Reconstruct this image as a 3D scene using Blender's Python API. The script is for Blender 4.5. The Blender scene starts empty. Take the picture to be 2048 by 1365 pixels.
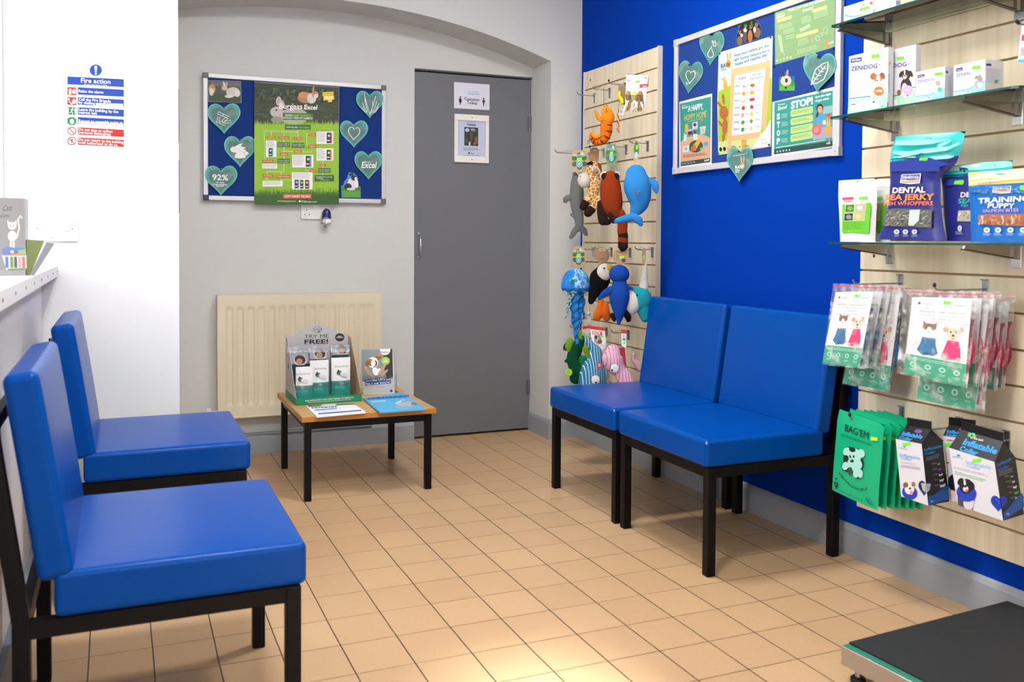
import bpy, bmesh, math, random
from mathutils import Vector, Matrix, noise
random.seed(7)
SC = bpy.context.scene
COL = SC.collection

# ------------------------------------------------------------------ camera
CAM_H, FPX, PITCH, ROLL, YAW, SHY = 1.06180654, 1849.99363, 0.0267614193, 0.00550582851, 0.399655819, -153.518559
cy, sy, cp, sp = math.cos(YAW), math.sin(YAW), math.cos(PITCH), math.sin(PITCH)
_f = Vector((sy*cp, cy*cp, -sp)); _r = Vector((cy, -sy, 0)); _u = _r.cross(_f)
_r, _u = (_r*math.cos(ROLL) + _u*math.sin(ROLL)), (_u*math.cos(ROLL) - _r*math.sin(ROLL))
EYE = Vector((0, 0, CAM_H))
cam = bpy.data.cameras.new('camera'); co = bpy.data.objects.new('camera', cam); COL.objects.link(co)
co.matrix_world = Matrix(((_r.x, _u.x, -_f.x, 0), (_r.y, _u.y, -_f.y, 0), (_r.z, _u.z, -_f.z, CAM_H), (0, 0, 0, 1)))
cam.sensor_width = 36; cam.lens = FPX/2048*36; cam.shift_y = SHY/2048; cam.clip_start = .05
cam.dof.use_dof = True; cam.dof.focus_distance = 4.3; cam.dof.aperture_fstop = 5.0
SC.camera = co

# ------------------------------------------------------------------ world, lamps and exposure
SC.view_settings.view_transform = 'Standard'; SC.view_settings.look = 'None'
SC.view_settings.gamma = 1; SC.view_settings.use_curve_mapping = False
SC.view_settings.exposure = 0.0
w = bpy.data.worlds.new('daylight'); SC.world = w; w.use_nodes = True
w.node_tree.nodes['Background'].inputs[0].default_value = (.78, .88, 1, 1)
w.node_tree.nodes['Background'].inputs[1].default_value = 1.2

def area(name, loc, to, sx, sz, power, col=(1, 1, 1)):
    l = bpy.data.lights.new(name, 'AREA'); l.shape = 'RECTANGLE'; l.size = sx; l.size_y = sz; l.energy = power; l.color = col
    o = bpy.data.objects.new(name, l); COL.objects.link(o); o.location = loc
    o.rotation_euler = (Vector(to)-Vector(loc)).to_track_quat('-Z', 'Y').to_euler(); return o
area('daylight_fill', (.1, -1.32, 1.5), (.1, 3, .8), 2.0, 1.6, 38, (.93, .97, 1))  # added area lamp inside the solid front wall, stands in for daylight behind the camera
area('ceiling_lamp_front', (.35, 1.45, 2.6), (.35, 1.45, 0), .5, .3, 50, (1, .99, .97))
area('ceiling_lamp_back', (1.32, 2.88, 2.6), (1.32, 2.88, 0), .45, .3, 38, (1, .98, .96))
area('reception_window', (-2.95, 2.0, 2.05), (2.2, 1.7, 1.1), 2.2, .9, 55, (1, .995, .98))
area('reception_lamp', (-1.2, 2.9, 2.4), (-.6, 3.4, 1.2), .8, .5, 12, (.95, .98, 1))
sun = bpy.data.lights.new('sun', 'SUN'); sun.energy = 34; sun.angle = .09; so = bpy.data.objects.new('sun', sun); COL.objects.link(so)
so.rotation_euler = Vector((.12, 1, -.60)).to_track_quat('-Z', 'Y').to_euler()

# ------------------------------------------------------------------ materials
def lin(h):
    h = h.lstrip('#'); v = [int(h[i:i+2], 16)/255 for i in (0, 2, 4)]
    return tuple(c/12.92 if c <= .04045 else ((c+.055)/1.055)**2.4 for c in v) + (1,)
_m = {}
def C(h, rough=.55, metal=0, alpha=1.0, trans=0, bump=0, bscale=60, ior=1.45, var=0, sheen=0, coat=0, name=None, spec=None):
    k = (h, rough, metal, alpha, trans, bump, bscale, ior, var, sheen, coat, spec)
    if k in _m: return _m[k]
    m = bpy.data.materials.new(name or 'mat_'+h.lstrip('#')); m.use_nodes = True
    nt = m.node_tree; b = nt.nodes['Principled BSDF']; I = b.inputs
    I['Base Color'].default_value = lin(h); I['Roughness'].default_value = rough; I['Metallic'].default_value = metal
    I['Alpha'].default_value = alpha; I['Transmission Weight'].default_value = trans; I['IOR'].default_value = ior
    I['Sheen Weight'].default_value = sheen; I['Coat Weight'].default_value = coat
    if spec is not None: I['Specular IOR Level'].default_value = spec
    if bump or var:
        tc = nt.nodes.new('ShaderNodeTexCoord'); n = nt.nodes.new('ShaderNodeTexNoise'); n.inputs['Scale'].default_value = bscale
        n.inputs['Detail'].default_value = 3
        nt.links.new(tc.outputs['Object'], n.inputs['Vector'])
        if bump:
            bp = nt.nodes.new('ShaderNodeBump'); bp.inputs['Strength'].default_value = bump; bp.inputs['Distance'].default_value = .004
            nt.links.new(n.outputs['Fac'], bp.inputs['Height']); nt.links.new(bp.outputs['Normal'], I['Normal'])
        if var:
            mx = nt.nodes.new('ShaderNodeMix'); mx.data_type = 'RGBA'; a = lin(h)
            mx.inputs[6].default_value = tuple(c*(1-var) for c in a[:3])+(1,); mx.inputs[7].default_value = tuple(min(1, c*(1+var)) for c in a[:3])+(1,)
            nt.links.new(n.outputs['Fac'], mx.inputs[0]); nt.links.new(mx.outputs[2], I['Base Color'])
    _m[k] = m; return m

def wall_mat(name, h, rough=.7, bump=.08):
    m = C(h, rough, bump=bump, bscale=35, var=.02, name=name); return m

def floor_mat():
    m = bpy.data.materials.new('quarry_tiles'); m.use_nodes = True; nt = m.node_tree; N = nt.nodes; L = nt.links; b = N['Principled BSDF']
    tc = N.new('ShaderNodeTexCoord'); sx = N.new('ShaderNodeSeparateXYZ'); L.new(tc.outputs['Object'], sx.inputs[0])
    def ma(op, a, b_=None, c=None):
        n = N.new('ShaderNodeMath'); n.operation = op
        for i, v in enumerate((a, b_, c)):
            if v is None: continue
            if isinstance(v, (int, float)): n.inputs[i].default_value = v
            else: L.new(v, n.inputs[i])
        return n.outputs[0]
    PX_, PY_ = .15084, .172; OX, OY = .8231, 2.3706
    nz = N.new('ShaderNodeTexNoise'); nz.inputs['Scale'].default_value = 3.5; L.new(tc.outputs['Object'], nz.inputs['Vector'])
    wob = ma('MULTIPLY', ma('SUBTRACT', nz.outputs['Fac'], .5), .006)
    fx = ma('DIVIDE', ma('ADD', ma('SUBTRACT', sx.outputs[0], OX), wob), PX_); fy = ma('DIVIDE', ma('SUBTRACT', sx.outputs[1], OY), PY_)
    ex = ma('MULTIPLY', ma('PINGPONG', fx, .5), PX_); ey = ma('MULTIPLY', ma('PINGPONG', fy, .5), PY_)
    # per-tile random
    cb = N.new('ShaderNodeCombineXYZ'); L.new(ma('FLOOR', fx), cb.inputs[0]); L.new(ma('FLOOR', fy), cb.inputs[1])
    wn = N.new('ShaderNodeTexWhiteNoise'); wn.noise_dimensions = '2D'; L.new(cb.outputs[0], wn.inputs['Vector'])
    sp_ = N.new('ShaderNodeTexNoise'); sp_.inputs['Scale'].default_value = 330; sp_.inputs['Detail'].default_value = 2; L.new(tc.outputs['Object'], sp_.inputs['Vector'])
    lg = N.new('ShaderNodeTexNoise'); lg.inputs['Scale'].default_value = 2.2; L.new(tc.outputs['Object'], lg.inputs['Vector'])
    r = N.new('ShaderNodeValToRGB'); r.color_ramp.elements[0].color = lin('#a58461'); r.color_ramp.elements[1].color = lin('#d3b088')
    v = ma('ADD', ma('MULTIPLY', wn.outputs['Value'], .16), ma('ADD', ma('MULTIPLY', sp_.outputs['Fac'], 1.05), ma('MULTIPLY', lg.outputs['Fac'], .2)))
    L.new(ma('SUBTRACT', v, .2), r.inputs[0])
    # joints: wide black ones along the room, thin brown ones across
    lnx = N.new('ShaderNodeMapRange'); lnx.inputs['From Min'].default_value = .0008; lnx.inputs['From Max'].default_value = .0022; lnx.inputs['To Min'].default_value = 1; lnx.inputs['To Max'].default_value = 0; L.new(ex, lnx.inputs[0])
    lny = N.new('ShaderNodeMapRange'); lny.inputs['From Min'].default_value = .0006; lny.inputs['From Max'].default_value = .0020; lny.inputs['To Min'].default_value = .95; lny.inputs['To Max'].default_value = 0; L.new(ey, lny.inputs[0])
    rowv = N.new('ShaderNodeTexNoise'); rowv.inputs['Scale'].default_value = 2.3; L.new(tc.outputs['Object'], rowv.inputs['Vector'])
    lnyv = ma('MULTIPLY', lny.outputs[0], ma('MINIMUM', ma('MULTIPLY', rowv.outputs['Fac'], 1.8), 1.0))
    m1 = N.new('ShaderNodeMix'); m1.data_type = 'RGBA'; L.new(lnyv, m1.inputs[0]); L.new(r.outputs[0], m1.inputs[6]); m1.inputs[7].default_value = lin('#40281a')
    m2 = N.new('ShaderNodeMix'); m2.data_type = 'RGBA'; L.new(lnx.outputs[0], m2.inputs[0]); L.new(m1.outputs[2], m2.inputs[6]); m2.inputs[7].default_value = lin('#120a07')
    L.new(m2.outputs[2], b.inputs['Base Color'])
    jt = ma('MAXIMUM', lnx.outputs[0], lny.outputs[0])
    L.new(ma('ADD', ma('MULTIPLY', sp_.outputs['Fac'], .12), .26), b.inputs['Roughness'])
    bp = N.new('ShaderNodeBump'); bp.inputs['Strength'].default_value = .35; bp.inputs['Distance'].default_value = .003
    L.new(ma('SUBTRACT', ma('MULTIPLY', sp_.outputs['Fac'], .12), jt), bp.inputs['Height']); L.new(bp.outputs[0], b.inputs['Normal'])
    b.inputs['Specular IOR Level'].default_value = .4
    return m

def wood_mat(name, c1, c2, axis=2, scale=1.0, rough=.42):
    m = bpy.data.materials.new(name); m.use_nodes = True; nt = m.node_tree; N = nt.nodes; L = nt.links; b = N['Principled BSDF']
    tc = N.new('ShaderNodeTexCoord'); mp = N.new('ShaderNodeMapping'); L.new(tc.outputs['Object'], mp.inputs[0])
    s = [70*scale]*3; s[axis] = 3*scale; mp.inputs['Scale'].default_value = s
    n = N.new('ShaderNodeTexNoise'); n.inputs['Scale'].default_value = 1; n.inputs['Detail'].default_value = 4; L.new(mp.outputs[0], n.inputs['Vector'])
    r = N.new('ShaderNodeValToRGB'); r.color_ramp.elements[0].color = lin(c1); r.color_ramp.elements[0].position = .3; r.color_ramp.elements[1].color = lin(c2); r.color_ramp.elements[1].position = .7
    L.new(n.outputs['Fac'], r.inputs[0]); L.new(r.outputs[0], b.inputs['Base Color']); b.inputs['Roughness'].default_value = rough
    return m

def fade(name, stops, axis=2, lo=0, hi=1, rough=.5, nz=0, bump=0):
    """colour bands along a local axis (a printed or dyed pattern of the thing itself)"""
    m = bpy.data.materials.new(name); m.use_nodes = True; nt = m.node_tree; N = nt.nodes; L = nt.links; b = N['Principled BSDF']
    tc = N.new('ShaderNodeTexCoord'); s = N.new('ShaderNodeSeparateXYZ'); L.new(tc.outputs['Object'], s.inputs[0])
    mr = N.new('ShaderNodeMapRange'); mr.inputs[1].default_value = lo; mr.inputs[2].default_value = hi; L.new(s.outputs[axis], mr.inputs[0])
    out = mr.outputs[0]
    if nz:
        n = N.new('ShaderNodeTexNoise'); n.inputs['Scale'].default_value = 30; L.new(tc.outputs['Object'], n.inputs['Vector'])
        a = N.new('ShaderNodeMath'); a.operation = 'MULTIPLY_ADD'; L.new(n.outputs['Fac'], a.inputs[0]); a.inputs[1].default_value = nz; L.new(out, a.inputs[2])
        a2 = N.new('ShaderNodeMath'); a2.operation = 'SUBTRACT'; L.new(a.outputs[0], a2.inputs[0]); a2.inputs[1].default_value = nz/2; out = a2.outputs[0]
    r = N.new('ShaderNodeValToRGB'); e = r.color_ramp.elements
    while len(e) < len(stops): e.new(.5)
    for i, (p_, c_) in enumerate(stops): e[i].position = p_; e[i].color = lin(c_)
    L.new(out, r.inputs[0]); L.new(r.outputs[0], b.inputs['Base Color']); b.inputs['Roughness'].default_value = rough
    return m

def spots(name, base, spot, scale=40, edge=.1, rough=.9):
    m = bpy.data.materials.new(name); m.use_nodes = True; nt = m.node_tree; N = nt.nodes; L = nt.links; b = N['Principled BSDF']
    tc = N.new('ShaderNodeTexCoord'); v = N.new('ShaderNodeTexVoronoi'); v.feature = 'DISTANCE_TO_EDGE'; v.inputs['Scale'].default_value = scale; L.new(tc.outputs['Object'], v.inputs['Vector'])
    r = N.new('ShaderNodeValToRGB'); r.color_ramp.elements[0].color = lin(base); r.color_ramp.elements[0].position = edge; r.color_ramp.elements[1].color = lin(spot); r.color_ramp.elements[1].position = edge+.04
    L.new(v.outputs['Distance'], r.inputs[0]); L.new(r.outputs[0], b.inputs['Base Color']); b.inputs['Roughness'].default_value = rough
    return m

def stripes(name, a, b_, n, axis=0, duty=.82, rough=.8):
    m = bpy.data.materials.new(name); m.use_nodes = True; nt = m.node_tree; N = nt.nodes; L = nt.links; b = N['Principled BSDF']
    tc = N.new('ShaderNodeTexCoord'); s = N.new('ShaderNodeSeparateXYZ'); L.new(tc.outputs['Object'], s.inputs[0])
    x = N.new('ShaderNodeMath'); x.operation = 'MULTIPLY'; x.inputs[1].default_value = n; L.new(s.outputs[axis], x.inputs[0])
    f = N.new('ShaderNodeMath'); f.operation = 'FRACT'; L.new(x.outputs[0], f.inputs[0])
    g = N.new('ShaderNodeMath'); g.operation = 'GREATER_THAN'; g.inputs[1].default_value = duty; L.new(f.outputs[0], g.inputs[0])
    mx = N.new('ShaderNodeMix'); mx.data_type = 'RGBA'; mx.inputs[6].default_value = lin(a); mx.inputs[7].default_value = lin(b_); L.new(g.outputs[0], mx.inputs[0])
    L.new(mx.outputs[2], b.inputs['Base Color']); b.inputs['Roughness'].default_value = rough
    return m

def glass_mat(name, h, rough=.0, alpha_like=True, tint=1.0, facing=.12, refl=.0):
    """thin clear sheet: mostly transparent, a little gloss"""
    m = bpy.data.materials.new(name); m.use_nodes = True; nt = m.node_tree; N = nt.nodes; L = nt.links
    for n in list(N): N.remove(n)
    o = N.new('ShaderNodeOutputMaterial'); t = N.new('ShaderNodeBsdfTransparent'); g = N.new('ShaderNodeBsdfGlossy'); mx = N.new('ShaderNodeMixShader'); fr = N.new('ShaderNodeFresnel')
    t.inputs[0].default_value = lin(h); g.inputs['Roughness'].default_value = rough; fr.inputs[0].default_value = 1.3
    a = N.new('ShaderNodeMath'); a.operation = 'ADD'; a.inputs[1].default_value = refl; L.new(fr.outputs[0], a.inputs[0])
    L.new(a.outputs[0], mx.inputs[0]); L.new(t.outputs[0], mx.inputs[1]); L.new(g.outputs[0], mx.inputs[2]); L.new(mx.outputs[0], o.inputs[0])
    return m

def film_mat(name, h='#ffffff', cover=.25, rough=.25, bump=.6, bscale=40):
    """crinkled clear plastic film"""
    m = bpy.data.materials.new(name); m.use_nodes = True; nt = m.node_tree; N = nt.nodes; L = nt.links; b = N['Principled BSDF']; o = N['Material Output']
    b.inputs['Base Color'].default_value = lin(h); b.inputs['Roughness'].default_value = rough; b.inputs['Specular IOR Level'].default_value = .9
    tc = N.new('ShaderNodeTexCoord'); n = N.new('ShaderNodeTexNoise'); n.inputs['Scale'].default_value = bscale; n.inputs['Detail'].default_value = 4; L.new(tc.outputs['Object'], n.inputs['Vector'])
    bp = N.new('ShaderNodeBump'); bp.inputs['Strength'].default_value = bump; bp.inputs['Distance'].default_value = .01; L.new(n.outputs['Fac'], bp.inputs['Height']); L.new(bp.outputs[0], b.inputs['Normal'])
    t = N.new('ShaderNodeBsdfTransparent'); mx = N.new('ShaderNodeMixShader'); r = N.new('ShaderNodeMapRange')
    r.inputs[1].default_value = .5; r.inputs[2].default_value = .72; r.inputs[3].default_value = cover*.35; r.inputs[4].default_value = min(1, cover*3.2); L.new(n.outputs['Fac'], r.inputs[0])
    L.new(r.outputs[0], mx.inputs[0]); L.new(t.outputs[0], mx.inputs[1]); L.new(b.outputs[0], mx.inputs[2]); L.new(mx.outputs[0], o.inputs[0])
    return m

# ------------------------------------------------------------------ mesh building
class MB:
    def __init__(s): s.v = []; s.f = []; s.mi_ = []; s.mats = []; s.sm = []
    def mi(s, mat):
        if mat not in s.mats: s.mats.append(mat)
        return s.mats.index(mat)
    def add(s, vs, fs, mat, smooth=False):
        b = len(s.v); i = s.mi(mat); s.v += [Vector(v) for v in vs]
        for f in fs: s.f.append([b+k for k in f]); s.mi_.append(i); s.sm.append(smooth)
        return s
    def box(s, x0, x1, y0, y1, z0, z1, mat, T=None):
        x0, x1 = min(x0, x1), max(x0, x1); y0, y1 = min(y0, y1), max(y0, y1); z0, z1 = min(z0, z1), max(z0, z1)
        vs = [Vector(p) for p in ((x0, y0, z0), (x1, y0, z0), (x1, y1, z0), (x0, y1, z0), (x0, y0, z1), (x1, y0, z1), (x1, y1, z1), (x0, y1, z1))]
        if T: vs = [T @ v for v in vs]
        return s.add(vs, [(3, 2, 1, 0), (4, 5, 6, 7), (0, 1, 5, 4), (1, 2, 6, 5), (2, 3, 7, 6), (3, 0, 4, 7)], mat)
    def hexa(s, vs, mat): return s.add(vs, [(3, 2, 1, 0), (4, 5, 6, 7), (0, 1, 5, 4), (1, 2, 6, 5), (2, 3, 7, 6), (3, 0, 4, 7)], mat)
    def prism(s, pts, off, mat, matside=None):
        n = len(pts); off = Vector(off); vs = [Vector(p) for p in pts]+[Vector(p)+off for p in pts]
        s.add(vs, [list(range(n))[::-1], list(range(n, 2*n))], mat)
        s.add(vs, [(i, (i+1) % n, n+(i+1) % n, n+i) for i in range(n)], matside or mat); return s
    def tube(s, pts, r, mat, n=10, cap=True, smooth=True, sq=None):
        """round bar through points; r one radius or one per point; sq=(a,b) squashes the section"""
        pts = [Vector(p) for p in pts]; rs = r if isinstance(r, (list, tuple)) else [r]*len(pts)
        rings = []; up = None
        for i, p in enumerate(pts):
            d = (pts[min(i+1, len(pts)-1)]-pts[max(i-1, 0)]).normalized()
            if up is None:
                up = Vector((0, 0, 1)) if abs(d.z) < .9 else Vector((1, 0, 0))
            a = d.cross(up)
            if a.length < 1e-5: a = d.orthogonal()
            a.normalize(); b = a.cross(d).normalized(); up = b
            q = sq or (1, 1)
            rings.append([p+(a*math.cos(t)*q[0]+b*math.sin(t)*q[1])*rs[i] for t in [2*math.pi*k/n for k in range(n)]])
        vs = [v for R_ in rings for v in R_]; fs = []
        for i in range(len(pts)-1):
            for k in range(n): fs.append((i*n+k, i*n+(k+1) % n, (i+1)*n+(k+1) % n, (i+1)*n+k))
        s.add(vs, fs, mat, smooth)
        if cap: s.add(rings[0], [list(range(n))[::-1]], mat); s.add(rings[-1], [list(range(n))], mat)
        return s
    def limb(s, pts, mat, n=18, sub=5, flat=1.0, ax=None, rough=0):
        """soft stuffed limb: pts = [(x,y,z,r)...], smoothly splined, rounded ends; flat squashes along ax"""
        P = [Vector(p[:3]) for p in pts]; Rr = [p[3] for p in pts]; path = []; rad = []
        for i in range(len(P)-1):
            p0, p1, p2, p3 = P[max(i-1, 0)], P[i], P[i+1], P[min(i+2, len(P)-1)]
            r0, r1, r2, r3 = Rr[max(i-1, 0)], Rr[i], Rr[i+1], Rr[min(i+2, len(P)-1)]
            for k in range(sub+(i == len(P)-2)):
                t = k/sub; cr = lambda a, b, c, d: .5*((2*b)+(c-a)*t+(2*a-5*b+4*c-d)*t*t+(3*b-a-3*c+d)*t**3)
                path.append(cr(p0, p1, p2, p3)); rad.append(max(.0008, cr(r0, r1, r2, r3)))
        d0 = (path[0]-path[1]).normalized(); d1 = (path[-1]-path[-2]).normalized()
        head = [(path[0]+d0*rad[0]*math.sin(a), rad[0]*math.cos(a)) for a in (1.5, 1.2, .8, .4)]
        tail = [(path[-1]+d1*rad[-1]*math.sin(a), rad[-1]*math.cos(a)) for a in (.4, .8, 1.2, 1.5)]
        path = [h[0] for h in head]+path+[t[0] for t in tail]; rad = [h[1] for h in head]+rad+[t[1] for t in tail]
        ax = Vector(ax).normalized() if ax else None
        vs = []; up = ax or Vector((1, 0, 0))
        for i, p in enumerate(path):
            d = (path[min(i+1, len(path)-1)]-path[max(i-1, 0)]).normalized()
            a = up-d*up.dot(d)
            if a.length < 1e-4: a = d.orthogonal()
            a.normalize(); b = d.cross(a)
            for k in range(n):
                t = 2*math.pi*k/n; v = (a*math.cos(t)*flat+b*math.sin(t))*rad[i]
                if rough: v *= 1+rough*noise.noise((p+v)*90)
                vs.append(p+v)
        m = len(path); fs = [(i*n+k, i*n+(k+1) % n, (i+1)*n+(k+1) % n, (i+1)*n+k) for i in range(m-1) for k in range(n)]
        fs += [list(range(n))[::-1], [(m-1)*n+k for k in range(n)]]
        return s.add(vs, fs, mat, True)
    def ball(s, c, r, mat, rot=None, nu=20, nv=12, rough=0):
        r = r if isinstance(r, (tuple, list)) else (r, r, r); c = Vector(c); vs = []; fs = []
        Rm = rot.to_matrix() if hasattr(rot, 'to_matrix') else (rot or Matrix.Identity(3))
        for j in range(nv+1):
            ph = math.pi*j/nv
            for i in range(nu):
                th = 2*math.pi*i/nu; v = Vector((r[0]*math.sin(ph)*math.cos(th), r[1]*math.sin(ph)*math.sin(th), r[2]*math.cos(ph)))
                if rough: v *= 1+rough*noise.noise(v*80)
                vs.append(c+Rm @ v)
        for j in range(nv):
            for i in range(nu): fs.append((j*nu+i, (j+1)*nu+i, (j+1)*nu+(i+1) % nu, j*nu+(i+1) % nu))
        return s.add(vs, fs, mat, True)
    def lathe(s, c, prof, mat, n=20, axis='Z', smooth=True):
        c = Vector(c); vs = []; fs = []
        for (r, h) in prof:
            for k in range(n):
                t = 2*math.pi*k/n; a, b = r*math.cos(t), r*math.sin(t)
                vs.append(c+(Vector((a, b, h)) if axis == 'Z' else Vector((h, a, b)) if axis == 'X' else Vector((a, h, b))))
        for i in range(len(prof)-1):
            for k in range(n): fs.append((i*n+k, i*n+(k+1) % n, (i+1)*n+(k+1) % n, (i+1)*n+k))
        return s.add(vs, fs, mat, smooth)
    def grid(s, fn, nu, nv, mat, smooth=True, wrap=False):
        vs = [fn(i/nu, j/nv) for j in range(nv+1) for i in range(nu+1)]
        return s.add(vs, [(j*(nu+1)+i, j*(nu+1)+i+1, (j+1)*(nu+1)+i+1, (j+1)*(nu+1)+i) for j in range(nv) for i in range(nu)], mat, smooth)
    def low(s):
        xs = [v.x for v in s.v]; ys = [v.y for v in s.v]; zs = [v.z for v in s.v]
        return Vector(((min(xs)+max(xs))/2, (min(ys)+max(ys))/2, min(zs)))

def props(o, label=None, cat=None, group=None, kind=None):
    if label: o['label'] = label
    if cat: o['category'] = cat
    if group: o['group'] = group
    if kind: o['kind'] = kind
    return o
def put(name, mb, parent=None, label=None, cat=None, group=None, kind=None, bev=0, seg=2, sub=0, thick=0):
    """links a mesh built in world coordinates as ONE object, its origin at its base (or in its parent's frame)"""
    if parent is None: org = mb.low()
    else:
        org = Vector(parent.location); q = parent.parent
        while q: org += q.location; q = q.parent
    me = bpy.data.meshes.new(name); me.from_pydata([v-org for v in mb.v], [], mb.f)
    for m in mb.mats: me.materials.append(m)
    me.polygons.foreach_set('material_index', mb.mi_); me.polygons.foreach_set('use_smooth', mb.sm); me.update()
    o = bpy.data.objects.new(name, me); COL.objects.link(o)
    if parent is None: o.location = org
    else: o.parent = parent
    if thick: md = o.modifiers.new('thickness', 'SOLIDIFY'); md.thickness = thick
    if bev:
        md = o.modifiers.new('bevel', 'BEVEL'); md.width = bev; md.segments = seg; md.limit_method = 'ANGLE'; md.angle_limit = .6
        md.harden_normals = False
        if seg > 1:
            for p_ in me.polygons: p_.use_smooth = True
            md.harden_normals = True
    if sub: md = o.modifiers.new('subd', 'SUBSURF'); md.levels = sub; md.render_levels = sub
    return props(o, label, cat, group, kind)
def root(name, loc, label, cat, group=None):
    o = bpy.data.objects.new(name, None); o.empty_display_size = .05; COL.objects.link(o); o.location = loc
    return props(o, label, cat, group)
def dup(o, loc=None, rz=None, label=None, group=None, parent=None):
    c = o.copy(); COL.objects.link(c); c.parent = parent
    if loc is not None: c.location = loc
    if rz is not None: c.rotation_euler[2] = rz
    if label: c['label'] = label
    if group: c['group'] = group
    for ch in [x for x in bpy.data.objects if x.parent == o]: dup(ch, parent=c)
    return c

# ------------------------------------------------------------------ a flat printed surface with its own plane
class Plane:
    """O a point, U to the right and V up as one looks at its face"""
    def __init__(s, O, U, V): s.O = Vector(O); s.U = Vector(U).normalized(); s.V = Vector(V).normalized(); s.N = s.U.cross(s.V).normalized()
    def hit(s, x, y):
        d = _r*((x-1024)/FPX) - _u*((y-682.5-SHY)/FPX) + _f
        t = (s.O-EYE).dot(s.N)/d.dot(s.N); p = EYE+d*t-s.O
        return Vector((p.dot(s.U), p.dot(s.V)))
    def at(s, uv, n=0): return s.O+s.U*uv[0]+s.V*uv[1]+s.N*n
def proj(p):
    d = Vector(p)-EYE; x, y, z = d.dot(_r), d.dot(_u), d.dot(_f); return 1024+FPX*x/z, 682.5+SHY-FPX*y/z
def backp(Y): return Plane((0, Y, 0), (1, 0, 0), (0, 0, 1))
def rightp(X): return Plane((X, 0, 0), (0, -1, 0), (0, 0, 1))
def sidep(Y): return Plane((0, Y, 0), (1, 0, 0), (0, 0, 1))
def flatp(Z): return Plane((0, 0, Z), (1, 0, 0), (0, 1, 0))

_tc = {}
def text_mesh(s, bold=0.0):
    k = (s, bold)
    if k in _tc: return _tc[k]
    c = bpy.data.curves.new('t', 'FONT'); c.body = s; c.size = 1; c.offset = bold; c.resolution_u = 2; c.fill_mode = 'FRONT'
    o = bpy.data.objects.new('t', c); COL.objects.link(o)
    me = bpy.data.meshes.new_from_object(o.evaluated_get(bpy.context.evaluated_depsgraph_get()) if False else o)
    r = ([Vector((v.co.x, v.co.y)) for v in me.vertices], [tuple(p.vertices) for p in me.polygons])
    bpy.data.objects.remove(o); bpy.data.curves.remove(c); bpy.data.meshes.remove(me)
    _tc[k] = r; return r

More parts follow.
